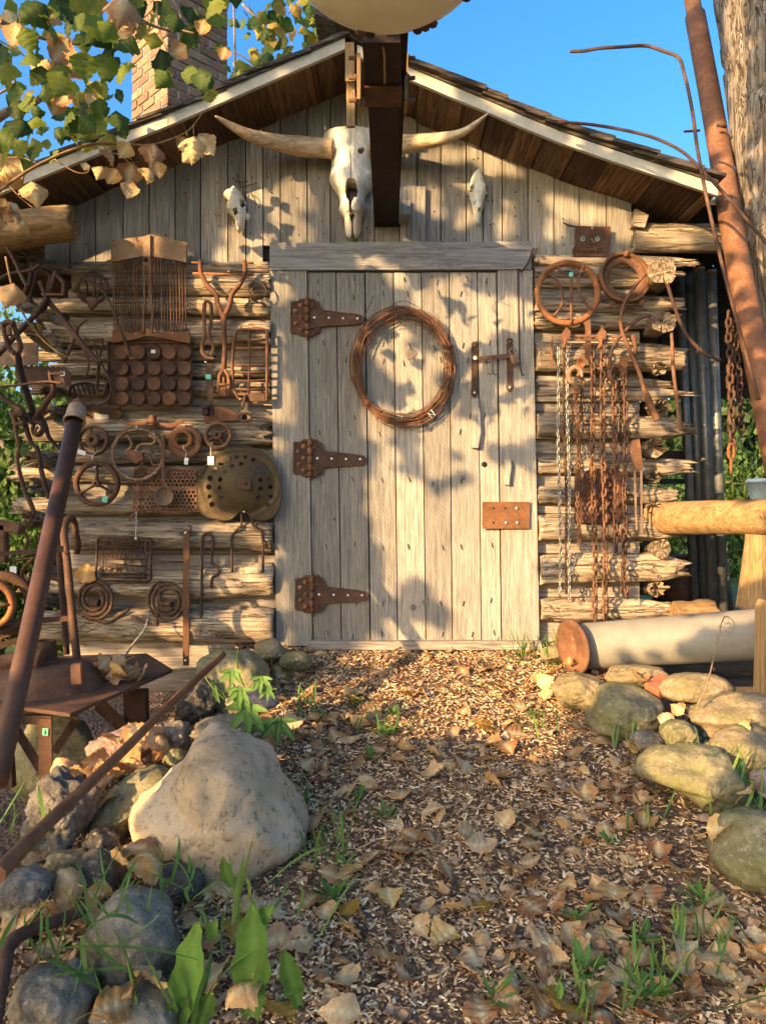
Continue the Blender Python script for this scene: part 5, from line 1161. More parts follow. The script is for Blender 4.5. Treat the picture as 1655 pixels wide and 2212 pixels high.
m=MB(); m.bar(P(99,1552,2.52),P(100,1705,2.52),.045,.008,(0,1,0)); m.bar(P(99,1552,2.54),P(100,1705,2.54),.008,.045,(0,1,0)); obj('leg',m,'rustdark',tb)
m=MB(); m.bar(P(28,1562,2.55),P(95,1672,2.55),.03,.006,(0,1,0)); obj('brace',m,'rustdark',tb); m=MB(); m.bar(P(168,1550,2.62),P(118,1625,2.62),.028,.006,(0,1,0)); obj('brace',m,'rustdark',tb)
m=MB(); m.bar(P(-60,1552,2.53),P(112,1556,2.53),.03,.006,(0,1,0)); obj('rail',m,'rustdark',tb)
m=MB(); m.bar(P(292,1490,2.95),P(295,1620,2.95),.09,.008,(0,1,0)); m.bar(P(214,1520,2.93),P(285,1590,2.93),.05,.008,(0,1,0)); m.bar(P(310,1490,2.96),P(312,1600,2.96),.03,.05); obj('rear_leg',m,'rustdark',tb)
m=MB(); m.bar(P(20,1700,2.5),P(10,1550,2.5),.04,.03); obj('leg',m,'rustdark',tb)
st_=None; m=MB(); c=P(99,1581,2.512); k2=2.5/F; m.box(c,(12*k2,.001,15*k2),Matrix.Rotation(.08,3,'Y'),.5); st_=obj('green_sticker',m,'green_tag',tb)
text('NFS',c+V((0,-.0015,0)),.0095,.0003,'ink',st_,'sticker_lettering',(PI/2,PI/2,0))
m=MB(); m.bar(P(-10,1542,2.6),P(115,1542,2.62),.03,.02,(0,0,1)); obj('wood_packer',m,'boardx',tb)
# wheels at left edge
wl=thing('double_rimmed_wheel','heavy rusty double rimmed machine wheel cut by the left edge','wheel',P(-5,1370,2.85))
Cw=P(-24,1306,2.85)
for dy,r0,r1,mt in ((0,.075,.098,'rustorange'),(.05,.09,.125,'rustdark')):
    m=MB(); m.lathe(Cw+V((.02 if dy else 0,dy,0)),(0.25,-1,0),[(r0,-.02),(r1,-.02),(r1,.02),(r0,.02),(r0,-.02)],48); obj('rim',m,mt,wl)
for i in range(5):
    a=i*1.256; m=MB(); m.tube([Cw,Cw+V((math.cos(a)*.078,0,math.sin(a)*.078))],.007,8); obj('spoke',m,'rust',wl)
m=MB(); m.lathe(Cw,(0.2,-1,0),[(.0001,.03),(.02,.03),(.022,-.03)],16); obj('hub',m,'rust',wl)
# cultivator frame behind pipe
cf=thing('cultivator_frame','sunlit rust-orange cultivator frame of cranked bars behind the leaning pipe','farm implement',P(*c13(180,760),3.1))
for pts,r in (([(240,150),(180,235),(215,290),(195,380)],.011),([(275,430),(215,480),(170,540),(180,620),(185,700)],.012),([(300,250),(305,380)],.010),([(-20,470),(200,445),(285,440)],.008),([(-10,250),(40,240),(25,330),(-10,450)],.016),([(0,600),(150,600),(300,590),(440,610)],.010),([(130,690),(260,700)],.008),([(230,120),(150,60)],.009)):
    m=MB(); m.tube(PP(c13,pts,3.12),r,8,sub=2,flat=.5); obj('cranked_bar',m,'rust' if r<.012 else 'rustorange',cf)
m=MB(); m.box(P(*c13(60,205),3.1),(.12,.04,.045),Matrix.Rotation(.2,3,'Y'),.5,.006); m.box(P(*c13(15,330),3.1),(.05,.04,.16),None,.5,.006); obj('clamp_block',m,'rust',cf)
m=MB(); m.box(P(*c13(102,535),3.05),(.028,.001,.034),None,.5); m.tube([P(*c13(102,520),3.05),P(*c13(102,490),3.05)],.0012,5); tgo=obj('white_tag',m,'paper',cf)
lw=thing('scrap_rail_pile','pile of rusty rails and driftwood below the wheel at the left edge','scrap metal',P(20,1420,2.95)); 
for (a,b,c_,d,w_) in ((-40,1385,70,1352,.03),(-40,1410,45,1380,.025),(-30,1350,90,1338,.02),(40,1345,150,1335,.02)):
    m=MB(); m.bar(P(a,b,2.95),P(c_,d,3.0),w_,.03); obj('rail',m,'rustdark',lw)
# hanging levers and yokes (c12)
def th(name,label,cat,f,parts,pt='arm'):
    allp=[p for (pts,d,r,mt,fl) in parts for p in PP(f,pts,d)]
    t_=thing(name,label,cat,min(allp,key=lambda p:p.z))
    for (pts,d,r,mt,fl) in parts: m=MB(); m.tube(PP(f,pts,d),r,9,sub=4,flat=fl); obj(pt,m,mt,t_)
    return t_
a_=th('forked_drawbar','wide tapering rusty drawbar with a clevis fork on top at the left edge','drawbar',c12,[([(175,690),(200,850),(255,1050),(325,1290)],3.30,[.026,.028,.031,.034],'rustdark',.35),([(150,690),(95,640),(60,520),(40,410)],3.30,.0115,'rustdark',1),([(175,690),(205,630),(165,500),(130,400)],3.30,.0115,'rustdark',1),([(35,410),(80,390),(140,405)],3.28,.013,'rustdark',1),([(90,440),(100,520)],3.27,.012,'rust',1)])
b_=th('curved_doubletree','rusty curved iron yoke crossing below the drawbar at the left','yoke',c12,[([(-20,1050),(40,1120),(180,1215),(270,1300),(330,1350),(375,1270),(450,1160),(520,1050),(495,930),(480,860)],3.26,[.014,.015,.017,.018,.019,.019,.018,.017,.014,.010],'rustdark',.7),([(-30,1015),(200,990),(450,960),(600,978)],3.24,.009,'rust',.6),([(480,885),(610,880)],3.25,.006,'rustdark',1)])
e_=th('pair_of_hanging_arms','two long cranked rusty arms hanging from a bracket at the left corner','iron arms',c12,[([(120,1240),(150,1330),(160,1450),(185,1580),(170,1680),(200,1850),(245,2010),(300,2130),(340,2230)],3.22,[.020,.016,.011,.011,.011,.013,.014,.017,.012],'rust',.6),([(200,1240),(250,1380),(300,1530),(370,1620),(400,1800),(440,1960),(480,2080)],3.24,[.020,.018,.014,.015,.016,.016,.016],'rustdark',.6),([(140,1270),(240,1270)],3.2,.014,'rustdark',1),([(150,1370),(235,1360)],3.2,.010,'rust',1)])
f_=th('chain_shackle','rusty shackle and curved arm hanging below the yoke','shackle',c12,[([(330,1370),(320,1440),(370,1475),(415,1440),(400,1370),(350,1345)],3.22,.0085,'rustdark',1),([(370,1390),(345,1430),(370,1460),(400,1420)],3.2,.006,'rust',1),([(400,1300),(440,1370),(470,1480),(530,1560),(590,1610)],3.28,[.016,.015,.014,.014,.013],'rustdark',.6)])
g_=th('long_iron_pry_bar','long dark iron bar slanting down from the hook tangle to the tongs','iron bar',c12,[([(490,-60),(470,60),(460,170),(560,300),(700,480),(850,660),(960,790)],3.40,[.008,.011,.013,.013,.013,.013,.009],'rustdark',1),([(450,170),(350,310),(190,480),(-20,710)],3.38,.0125,'rustdark',1),([(390,0),(430,110),(450,180)],3.38,.008,'rustdark',1)])
h_=th('curved_iron_hooks','bunch of dark curved iron hooks at the upper left corner of the logs','iron hooks',c3,[([(190,200),(180,300),(150,360),(150,420),(180,425)],3.42,.010,'rustdark',1),([(220,240),(200,330),(180,400),(190,420)],3.42,.008,'rustdark',1),([(230,300),(270,380),(275,440),(240,480)],3.40,.010,'rustdark',1),([(330,240),(300,330),(270,400)],3.40,.010,'rustdark',1),([(250,375),(380,378)],3.38,.006,'rust',1),([(40,90),(90,180),(140,290),(165,330)],3.36,.015,'rust',.5),([(-20,300),(60,255),(180,235),(240,200)],3.36,.008,'rustdark',1),([(330,260),(375,310),(370,380),(340,390)],3.4,.009,'rustdark',1)])
i_=th('long_thin_curved_rod','very long thin rusty rod arching from the upper left across the grille to the tray','iron rod',c3,[([(185,185),(300,205),(410,235),(520,290),(610,360),(660,450),(700,560),(740,660),(775,750)],3.5,[.006]*6+[.0065,.008,.009],'rustdark',1)])
m=MB(); m.tube(PP(c3,[(765,752),(795,750)],3.49),.006,8); obj('end_nut',m,'rust',i_)
# rust sheets and boards on the left
sh=thing('rust_tin_sheet','flat sunlit rusty tin sheet hung on the left corner post','metal sheet',P(*c12(180,790),3.45)); m=MB(); m.prism(PP(c12,[(0,798),(368,802),(374,590),(300,585),(0,600)],3.45),.004,.5); obj('sheet',m,'rustpale',sh)
sh2=thing('saw_toothed_sheet','dark rusty toothed sheet with a white price tag at the left corner','metal sheet',P(*c12(420,1000),3.46)); m=MB(); te=[(150+i*26,795+(12 if i%2 else -6)+i*1.2) for i in range(20)]; m.prism(PP(c12,te+[(690,880),(680,1005),(200,1010),(150,900)],3.46),.005,.5); obj('sheet',m,'rustdark',sh2)
m=MB(); m.box(P(*c12(603,883),3.42),(.022,.001,.018),None,.5); obj('price_tag',m,'paper',sh2)
m=MB(); m.prism([P(*c12(x,y),3.6) for x,y in [(-20,580),(350,590),(355,400),(150,382),(-20,385)]],.03,.3); bo=thing('corner_board','short grey board nailed across the left corner behind the drawbar','board',P(40,735,3.6)); obj('board',m,'boardx',bo)
for k_,(a,b,r,lab) in enumerate((((150,190),(600,400),.026,'weathered branch slanting across the upper left corner'),((440,470),(640,745),.022,'short split timber leaning behind the thin twig'))):
    t_=thing('timber_branch',lab,'branch',P(*c12(*b),3.42)); m=MB(); m.log(P(*c12(*a),3.36),P(*c12(*b),3.5),r,r*.8,60+k_,18,26,.3,.02,.03,1); obj('branch_wood',m,'log',t_)
# twig at lower wall
tubething('grey_dead_twig','thin grey dead twig leaning between the left spiral springs','twig',c4,[(882,1150),(875,1210),(850,1290),(790,1370),(740,1440),(680,1505)],3.55,3.3,[.002,.003,.0035,.005,.005,.006],'boardx',6)
# ================================================================ right side
sp_=thing('leaning_rust_pipe','tall rust-orange steel pipe leaning at the right with a stepped joint near the top','pipe',P(1720,1250,2.75))
m=MB(); m.tube([P(1501,35,4.05),P(1546,280,3.72),P(1591,553,3.38),P(1640,800,3.08),P(1702,1110,2.80),P(1745,1330,2.65)],.0525,30,sub=3,jit=.01); obj('pipe_body',m,'rust',sp_)
m=MB(); m.tube([P(1486,-50,4.2),P(1503,48,4.05)],.041,26); obj('upper_section',m,'rustdark',sp_)
m=MB(); m.tube([P(1510,282,3.68),P(1478,262+22,3.62)],.006,8); m.tube([P(1548,270,3.6),P(1568,273,3.6)],.009,8); obj('bolt',m,'rustdark',sp_)
wpole=thing('weathered_pole','thick grey cracked wooden pole at the right edge beside the leaning pipe','pole',P(1790,1400,3.3))
m=MB(); m.log(P(1602,-120,3.75),P(1800,1350,3.3),.168,.165,91,40,120,.22,.01,.01,1,up=(0,1,0),lump=.06); obj('pole_wood',m,'logz',wpole)
rodP=lambda name,lab,pts,f,d0,d1,r,mat: tubething(name,lab,'iron rod',f,pts,d0,d1,r,mat,8,5)
rodP('bent_reinforcing_rod','thin bent rusty rod arching into the blue sky at the upper right',[(233,372),(330,370),(430,352),(600,340),(780,332),(900,368),(1020,420),(1060,540),(1090,660),(1125,850),(1150,1050),(1180,1220),(1225,1450),(1270,1650),(1320,1860),(1420,2250),(1600,2900)],c20,3.15,2.75,.0068,'rustdark')
rodP('curved_reinforcing_rod','second thin rusty rod arching low over the right roof eave',[(150,884),(380,902),(600,938),(800,985),(950,1045),(1060,1110),(1150,1195),(1280,1330),(1460,1530),(1560,1650),(1680,1790)],c20,3.25,2.8,.0068,'rustdark')
# galvanised pipes
for k_,(xt,yt,xb,yb,r,d) in enumerate(((1467,597,1500,1310,9,4.25),(1487,590,1521,1310,10,4.3),(1508,580,1540,1320,11.0,4.12),(1521,590,1548,1320,8.5,4.24),(1536,585,1563,1322,9.5,4.05),(1548,1100,1577,1322,8,4.2))):
    lab=['narrow grey galvanised pipe nearest the log tips','second grey galvanised pipe from the log tips','wide grey galvanised pipe with a sunlit cap, third from the log tips','slim grey pipe tucked behind the two front pipes','front right grey galvanised pipe with a bright cut top','short grey pipe stub at the far right of the pipe bundle'][k_]
    t_=thing('galvanised_pipe',lab,'pipe',P(xb,yb,d),'grey pipes standing in the lean-to'); m=MB(); m.tube([P(xt,yt,d),P(xb,yb,d)],r*d/F,20); obj('pipe_body',m,'galv',t_)
    if k_ in (2,4): m=MB(); m.tube([P(xt,yt-1,d),P(xt+1,yt+8,d)],r*d/F*1.12,20); obj('pipe_cap',m,'rustpale',t_)
ag=thing('perforated_angle_post','dark perforated steel angle post behind the grey pipes','shelf post',P(1512,1310,4.4)); m=MB(); x0=P(1481,0,4.4).x; 
for i in range(46):
    u=i/46; pa=P(1480+28*u,790+520*u,4.4); m.box(pa+V((0,0,0)),(.014,.004,.033),None,.5); m.box(pa+V((.022,0,0)),(.014,.004,.033),None,.5); m.box(pa+V((.011,0,.013)),(.010,.004,.012),None,.5)
m.box(P(1450,800,4.4),(.20,.02,.03),None,.5); m.box(P(1450,1040,4.4),(.22,.02,.03),None,.5)
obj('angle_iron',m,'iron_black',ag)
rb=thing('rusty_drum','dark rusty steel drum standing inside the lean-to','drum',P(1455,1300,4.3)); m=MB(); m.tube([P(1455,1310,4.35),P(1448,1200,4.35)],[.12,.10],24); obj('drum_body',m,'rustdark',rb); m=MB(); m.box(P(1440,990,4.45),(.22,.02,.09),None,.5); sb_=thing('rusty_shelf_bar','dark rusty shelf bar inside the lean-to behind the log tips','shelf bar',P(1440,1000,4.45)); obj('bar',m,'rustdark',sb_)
# lean-to (dark back wall and roof continuation)
lt=thing('lean_to','dark open lean-to of rough boards joined to the right cabin corner','shed',P(1560,1300,5.6))
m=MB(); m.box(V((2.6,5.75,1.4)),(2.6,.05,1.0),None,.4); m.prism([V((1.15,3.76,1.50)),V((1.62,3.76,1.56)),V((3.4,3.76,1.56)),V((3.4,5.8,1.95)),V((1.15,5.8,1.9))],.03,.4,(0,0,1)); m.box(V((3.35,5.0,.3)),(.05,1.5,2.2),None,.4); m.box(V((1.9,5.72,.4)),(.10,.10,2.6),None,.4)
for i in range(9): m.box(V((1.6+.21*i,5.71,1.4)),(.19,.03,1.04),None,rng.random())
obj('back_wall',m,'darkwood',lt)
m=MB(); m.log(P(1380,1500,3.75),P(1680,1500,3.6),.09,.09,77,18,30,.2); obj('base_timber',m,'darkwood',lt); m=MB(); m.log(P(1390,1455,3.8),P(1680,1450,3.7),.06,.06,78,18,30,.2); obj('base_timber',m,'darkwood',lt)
# peeled log rail + posts
pr_=thing('peeled_log_rail','thick golden peeled log lying level at the right below the pipes','log rail',P(1540,1155,3.3)); m=MB(); m.log(P(1395,1118,3.72),P(1730,1114,3.15),.080,.083,33,26,50,.05,.05,.01,1,taper=0,lump=.07); obj('log_body',m,'peeled',pr_)
pp=thing('peeled_post','sunlit golden peeled timber post under the log rail at the right','post',P(1650,1315,3.25)); m=MB(); m.log(P(1632,1316,3.3),P(1640,1155,3.3),.085,.070,34,24,24,.04,.0,.0,1,up=(0,1,0),lump=.06); obj('post_wood',m,'peeledz',pp)
ep=thing('edge_post','narrow split timber post at the right edge in front of the culvert tube','post',P(1650,1505,2.7)); m=MB(); m.prism([P(1641,1503,2.7),P(1672,1503,2.7),P(1672,1304,2.7),P(1652,1297,2.7),P(1645,1310,2.7)],.05,.3); obj('post_wood',m,'peeledz',ep)
sm=thing('split_stump','short cracked log block behind the culvert tube','log block',P(1500,1330,3.55)); m=MB(); m.log(P(1450,1340,3.6),P(1545,1338,3.6),.10,.10,35,24,20,.3,.01,.02,.7); obj('stump_wood',m,'peeled',sm)
# culvert tube
ct=thing('culvert_tube','long pale grey round tube with a rusty flange lying on the rocks at the right','tube',P(1260,1440,3.2))
ta=P(1262,1396,3.30); tb_=P(1760,1362,2.9); td=(tb_-ta).normalized(); m=MB(); m.lathe(ta,td,[(.088,0),(.100,0),(.102,.01),(.102,.3),(.103,.6),(.103,1.2),(.09,1.2),(.088,0)],48,jit=.004); obj('tube_body',m,'tube',ct)
fd=V((.62,-.77,.05)).normalized(); fc=P(1237,1397,3.24)
m=MB(); m.lathe(fc,-td*.5+V((-.35,-.5,0)),[(.0001,-.008),(.118,-.008),(.122,0),(.118,.008),(.094,.008),(.088,.004),(.0001,.003)],44,jit=.01); obj('end_flange',m,'rust',ct)
m=MB(); m.lathe(ta-td*.03,td,[(.112,-.0),(.116,.012),(.112,.026),(.098,.03)],44); obj('collar_flange',m,'rust',ct)
# big hanging chain at right (bundle)
for k_,(a,b,dd,pit,r,mt,lab) in enumerate(((c16(985,480),c16(1000,1200),3.42,.034,.0065,'rustdark','long dark chain strand hanging beside the leaning pipe'),(c16(1040,560),c16(1095,1520),3.46,.032,.006,'rustdark','chain strand ending in a bright link nearest the leaning pipe'),(c16(1000,960),c16(1012,1660),3.38,.036,.007,'rustdark','middle strand of the chain bundle hanging lowest'))):
    chain(lab,*a,*b,pit,r,mt,0,40+k_,None,'chain bundle by the leaning pipe',dd)
lk=thing('large_end_links','two large rusty chain links hanging lowest beside the leaning pipe','chain',P(*c16(1005,1880),3.36)); 
for (x,y,h,rz) in ((1005,1690,66,.3),(1004,1815,60,1.1)):
    m=MB(); pts=[P(*c16(x+30*math.cos(q)*math.cos(rz),y+h*math.sin(q)),3.36)+V((0,math.cos(q)*.018*math.sin(rz),0)) for q in [2*PI*i/18 for i in range(18)]]; m.tube(pts,.0075,9,closed=True); obj('link',m,'rustorange',lk)
# far things through the opening
yc=thing('yellow_metal_crate','yellow metal frame crate on the lawn seen through the lean-to','crate',P(1595,1075,9)); m=MB()
for (a,b) in (((1582,1045),(1582,1080)),((1608,1045),(1608,1080)),((1582,1045),(1608,1045)),((1582,1080),(1608,1080)),((1608,1045),(1640,1045))): m.tube([P(*a,9),P(*b,9)],.014,6)
obj('frame',m,plain('yellow_paint',(.45,.36,.03),.5),yc)
wb=thing('white_bucket','pale bucket on the lawn beyond the lean-to','bucket',P(1640,1078,8.5)); m=MB(); m.lathe(P(1640,1078,8.5),(0,0,1),[(.10,0),(.14,.18),(.16,.19),(.13,.23),(.0001,.24)],20); obj('bucket_body',m,'bone2',wb)
# ================================================================ rocks
M['st_big']=stone('boulder_stone',(.36,.235,.13),(.48,.35,.22),(.56,.44,.30),scale=.6,moss=.18)
M['st_green']=stone('greenish_stone',(.11,.095,.05),(.20,.17,.09),(.29,.245,.14),moss=.55)
M['st_dark']=stone('dark_stone',(.045,.038,.03),(.095,.08,.062),(.155,.135,.105),scale=1.2)
M['st_grey']=stone('grey_stone',(.12,.10,.07),(.205,.17,.12),(.30,.255,.19))
M['st_tan']=stone('tan_stone',(.18,.13,.065),(.27,.20,.11),(.35,.27,.16),moss=.5)
M['st_crag']=stone('craggy_stone',(.12,.10,.08),(.22,.19,.155),(.33,.30,.25),scale=2.0,bd=.02)
M['st_pink']=stone('pinkish_stone',(.24,.15,.12),(.34,.23,.19),(.42,.31,.26))
def sil(outl,c):
    """radius by angle of an outline (px) around c"""
    n=72; res=[0]*n
    for q in range(n):
        a=2*PI*q/n; dx=math.cos(a);dy=math.sin(a); best=1
        for i in range(len(outl)):
            (x1,y1),(x2,y2)=outl[i],outl[(i+1)%len(outl)]; ex,ey=x2-x1,y2-y1; den=dx*ey-dy*ex
            if abs(den)<1e-9: continue
            t=((x1-c[0])*ey-(y1-c[1])*ex)/den; s=((x1-c[0])*dy-(y1-c[1])*dx)/den
            if t>0 and -1e-6<=s<=1+1e-6: best=max(best,t)
        res[q]=best
    return [ (res[i-1]+res[i]*2+res[(i+1)%n])/4 for i in range(n)]
def rock(label,c,w,h,mat,seed,d=None,outl=None,dep=.8,facet=0.0,rough=.05,cat='rock',group=None,name='rock',sink=.0,bot=None):
    if outl:
        xs=[p[0] for p in outl];ys=[p[1] for p in outl]; c=((min(xs)+max(xs))/2,(min(ys)+max(ys))/2); w=max(xs)-min(xs);h=max(ys)-min(ys); R=sil(cat_(outl,4),c)
    if d is None: d=ghit(c[0],(bot or c[1]+h*.42)).y+w*.15/F*2.5
    k=d/F; C=P(c[0],c[1],d); t_=thing(name,label,cat,C-V((0,0,h*.5*k)),group)
    rr=random.Random(seed); planes=[]
    for i in range(int(facet)*3+3):
        v_=V((rr.gauss(0,1),rr.gauss(0,1),rr.gauss(0,1))).normalized(); planes.append((v_,rr.uniform(.74,.95)))
    m=MB(); nu,nv=56,36; depth=dep*min(w,h*1.3)/2*k*1.1; rows=[]
    for j in range(nv+1):
        ph=-PI/2+PI*j/nv; row=[]
        for i in range(nu):
            th=2*PI*i/nu; 
            sv=math.sin(ph); cv=math.cos(ph)**.8 if 0<j<nv else 0
            dirv=V((math.cos(th)*cv,sv,math.sin(th)*cv))
            f=1.0
            for (pn,pd) in planes:
                q=dirv.normalized().dot(pn)
                if q>pd: f=min(f,pd/q)
            nz=1+rough*1.7*(fbm(dirv*2.2+V((seed*3.1,0,0)),5))+rough*.5*n3(dirv.x*9+seed,dirv.y*9,dirv.z*9)-rough*.9*max(0,1-abs(n3(dirv.x*2+seed,dirv.y*2,dirv.z*2.6+4))*9)*.5
            if outl:
                q=(-th)%(2*PI)/(2*PI)*72; i0=int(q)%72; fr=q-int(q); rad=R[i0]*(1-fr)+R[(i0+1)%72]*fr
                x=math.cos(th)*cv*rad*k; z=math.sin(th)*cv*rad*k
            else: x=math.cos(th)*cv*w/2*k; z=math.sin(th)*cv*h/2*k
            p=V((x*nz*f,sv*depth*nz*f,z*nz*f)); row.append(len(m.v)); m.v.append(tuple(C+p))
            if j in(0,nv): break
        rows.append(row)
    for j in range(nv):
        a,b=rows[j],rows[j+1]
        for i in range(nu):
            i2=(i+1)%nu
            if len(a)==1: m.face((a[0],b[i2],b[i]),seed%1,True)
            elif len(b)==1: m.face((a[i],a[i2],b[0]),seed%1,True)
            else: m.face((a[i],a[i2],b[i2],b[i]),.5,True)
    obj('stone',m,mat,t_); return t_
RL=[
('huge tan pear-shaped boulder left of the path',None,0,0,'st_big',1,2.22,[c8(*p) for p in [(668,960),(700,890),(860,770),(930,690),(975,630),(1010,580),(1090,556),(1180,590),(1290,640),(1350,720),(1390,800),(1440,880),(1515,1000),(1538,1080),(1500,1160),(1400,1235),(1290,1295),(1180,1325),(1060,1300),(950,1210),(830,1165),(730,1135),(690,1060)]],.85,0,.05),
('flat grey-green rock just behind the top of the huge boulder',(502,1582),172,72,'st_grey',2,2.55,None,1,3,.08),
('large dark green rock under the cabin sill, its top sunlit',None,0,0,'st_green',3,3.12,[c8(*p) for p in [(985,300),(1000,230),(1080,180),(1200,170),(1290,210),(1340,290),(1345,420),(1300,520),(1150,540),(1050,500),(1000,400)]],1,2,.06),
('black angular rock touching the slanting pipe tip',None,0,0,'st_dark',4,2.95,[c8(*p) for p in [(885,450),(930,370),(1010,310),(1060,350),(1078,430),(1040,520),(960,575),(890,560),(870,510)]],.8,4,.10),
('yellow sunlit rock at the foot of the left door jamb',(583,1404),76,52,'st_tan',5,3.45,None,1,2,.06),
('small dark green rock beside the door threshold',(640,1428),70,44,'st_green',6,3.35,None,1,1,.05),
('greenish angular rock left of the huge boulder',None,0,0,'st_green',7,2.32,[c8(*p) for p in [(405,1000),(480,930),(560,860),(640,800),(730,775),(840,770),(880,850),(760,950),(720,1010),(620,1125),(520,1110),(430,1070)]],.9,4,.07),
('tall craggy layered rock at the left below the table',None,0,0,'st_crag',8,2.15,[c8(*p) for p in [(250,760),(300,740),(400,790),(470,870),(450,1000),(420,1130),(340,1210),(240,1270),(100,1260),(90,1160),(130,1000),(170,870)]],.8,6,.16),
('brown-pink rock covered by dead leaves behind the slanting pipe',(268,1614),148,95,'st_pink',9,2.6,None,1,3,.07),
('small grey rock between the slanting pipe and the huge boulder',(382,1592),68,72,'st_grey',10,2.62,None,1,3,.1),
('small olive rock wedged above the greenish angular rock',(382,1640),56,48,'st_green',11,2.5,None,1,2,.06),
('large mossy dark rock in shade below the steel table',(125,1652),185,240,'st_green',12,2.85,None,.8,2,.05),
('dark blue-grey rock low left under long grass',None,0,0,'st_dark',13,1.98,[c9(*p) for p in [(340,420),(350,330),(400,210),(450,165),(540,170),(600,230),(620,330),(560,440),(450,470)]],.9,3,.06),
('dark flat rock at the base of the huge boulder',(380,1903),118,82,'st_dark',14,1.97,None,1,2,.06),
('big grey speckled rock at the bottom left',None,0,0,'st_grey',15,1.72,[c9(*p) for p in [(430,620),(470,500),(520,420),(590,365),(680,358),(800,395),(880,440),(920,540),(915,650),(860,760),(760,830),(620,850),(500,810),(430,730)]],.9,3,.06),
('grey rock with a pale patch in the bottom left corner',(115,2165),180,150,'st_grey',16,1.55,None,1,3,.07),
('striped driftwood-like rock at the left edge',(57,1925),132,92,'st_crag',17,1.85,None,1,4,.10),
('small brown rock between the striped rock and the dark blue one',(148,1868),96,62,'st_tan',18,2.0,None,1,3,.08),
('pinkish flat rock under the creeper leaves',(545,1517),112,48,'st_pink',19,2.75,None,1,1,.05),
('small dark stone tucked under the greenish angular rock',(222,1822),80,60,'st_dark',20,2.1,None,1,3,.1),
('dark grey rock at the bottom edge below the speckled one',(300,2190),190,120,'st_grey',21,1.55,None,1,3,.07),
('pale yellow rock beside the tube flange',(1252,1492),116,80,'st_tan',30,3.0,None,1,2,.07),
('yellow-green rock directly under the culvert tube',(1376,1463),132,62,'st_tan',31,3.05,None,1,3,.08),
('round mossy green rock on the right edge of the path',(1343,1538),168,120,'st_green',32,2.85,None,1,1,.06),
('smooth oval tan rock under the dry weed stalk',(1503,1489),158,70,'st_tan',33,2.85,None,1,0,.04),
('broad flat rock with plant shadow at the right edge',(1605,1552),250,108,'st_tan',34,2.68,None,1,3,.06),
('small dark round rock among the right rocks',(1465,1592),82,72,'st_green',35,2.6,None,1,1,.06),
('orange sunlit slab at the right edge',(1615,1627),190,112,'st_tan',36,2.45,None,1,3,.06),
('long two-toned rock bordering the right of the path',None,0,0,'st_green',37,2.33,[c17(*p) for p in [(110,1390),(180,1300),(300,1240),(540,1210),(730,1255),(900,1355),(965,1500),(900,1590),(720,1650),(600,1680),(500,1600),(420,1500),(260,1440)]],.9,2,.05),
('large olive rock with grass at the lower right edge',(1625,1835),175,160,'st_green',38,2.0,None,1,1,.06),
('small pink-edged stone at the right edge',(1652,1688),64,56,'st_pink',39,2.3,None,1,3,.06),
('small grey stone half buried beside the round mossy rock',(1395,1600),70,44,'st_grey',40,2.62,None,1,2,.06),
('buff stone beside the threshold at the right jamb',(1200,1412),66,40,'st_tan',41,3.4,None,1,2,.06),
]
for (lab,c,w_,h_,mt,sd_,d_,ol_,dep,fc_,rg) in RL: rock(lab,c,w_,h_,mt,sd_,d_,ol_,dep,fc_,rg)
br=thing('broken_red_brick','broken red brick wedged between the right rocks','brick',P(1420,1495,2.88)); m=MB(); m.box(P(1424,1483,2.9),(.10,.07,.05),Euler((.3,-.35,.5)).to_matrix(),.35,.004); obj('brick_body',m,plain('red_clay',(.38,.12,.06),.9,0,.3,20,.003),br)
# ================================================================ mulch chips
r2=random.Random(11); mb=MB(); cnt=0
def inpath(x,y):
    l=lerp([(1.4,-1.2),(1.9,-.55),(2.3,-.33),(2.7,-.45),(3.2,-.50),(3.7,-.52)],y); r=lerp([(1.4,1.1),(1.9,.98),(2.3,.92),(2.7,.80),(3.2,.82),(3.7,.84)],y); return l<x<r
while cnt<42000:
    y=1.42+2.3*r2.random()**1.25; x=r2.uniform(-1.2,1.15)
    if abs(x)>.56*y+.05: continue
    if n3(x*3.1,y*3.1,4)>.22 and r2.random()<.55: continue
    if not inpath(x,y) and r2.random()>.22: continue
    big=r2.random(); L=r2.uniform(.008,.020) if big<.8 else r2.uniform(.018,.036); 
    if big>.995: L*=1.8
    wd=r2.uniform(.0035,.0095) if L<.03 else r2.uniform(.003,.006); th=r2.uniform(.0012,.003)
    z=G(x,y)+r2.uniform(-.001,.006); R=Euler((r2.gauss(0,.28),r2.gauss(0,.28),r2.random()*PI)).to_matrix()
    c=V((x,y,z)); b=len(mb.v); tp=r2.uniform(.5,1)
    for (sx,sy,sz) in ((-1,-1,-1),(1,-1,-1),(1,1,-1),(-1,1,-1),(-1,-1,1),(1,-1,1),(1,1,1),(-1,1,1)):
        mb.v.append(tuple(c+R@V((sx*L/2,sy*wd/2*(tp if sx>0 else 1),sz*th/2))))
    rn=min(1,max(0,r2.gauss(.5,.3)))
    for q in ((4,5,6,7),(0,1,5,4),(1,2,6,5),(2,3,7,6),(3,0,4,7)): mb.face([b+i for i in q],rn)
    cnt+=1
obj('wood_chips',mb,'mulch',None,kind='stuff',fix=False)
# leaf litter (broken bits, nobody could count)
mb=MB()
for i in range(2300):
    y=1.45+2.25*r2.random()**1.2; x=r2.uniform(-1.3,1.5)
    if abs(x)>.56*y: continue
    if inpath(x,y) and r2.random()<.75: continue
    R=(Matrix.Translation(V((x,y,G(x,y)+.008)))@Euler((r2.gauss(0,.5),r2.gauss(0,.5),r2.random()*6)).to_matrix().to_4x4()); mb.leaf(R,r2.uniform(.02,.05),.5,.4,i,5,r2.random())
obj('leaf_litter',mb,'drystuff',None,kind='stuff',fix=False)
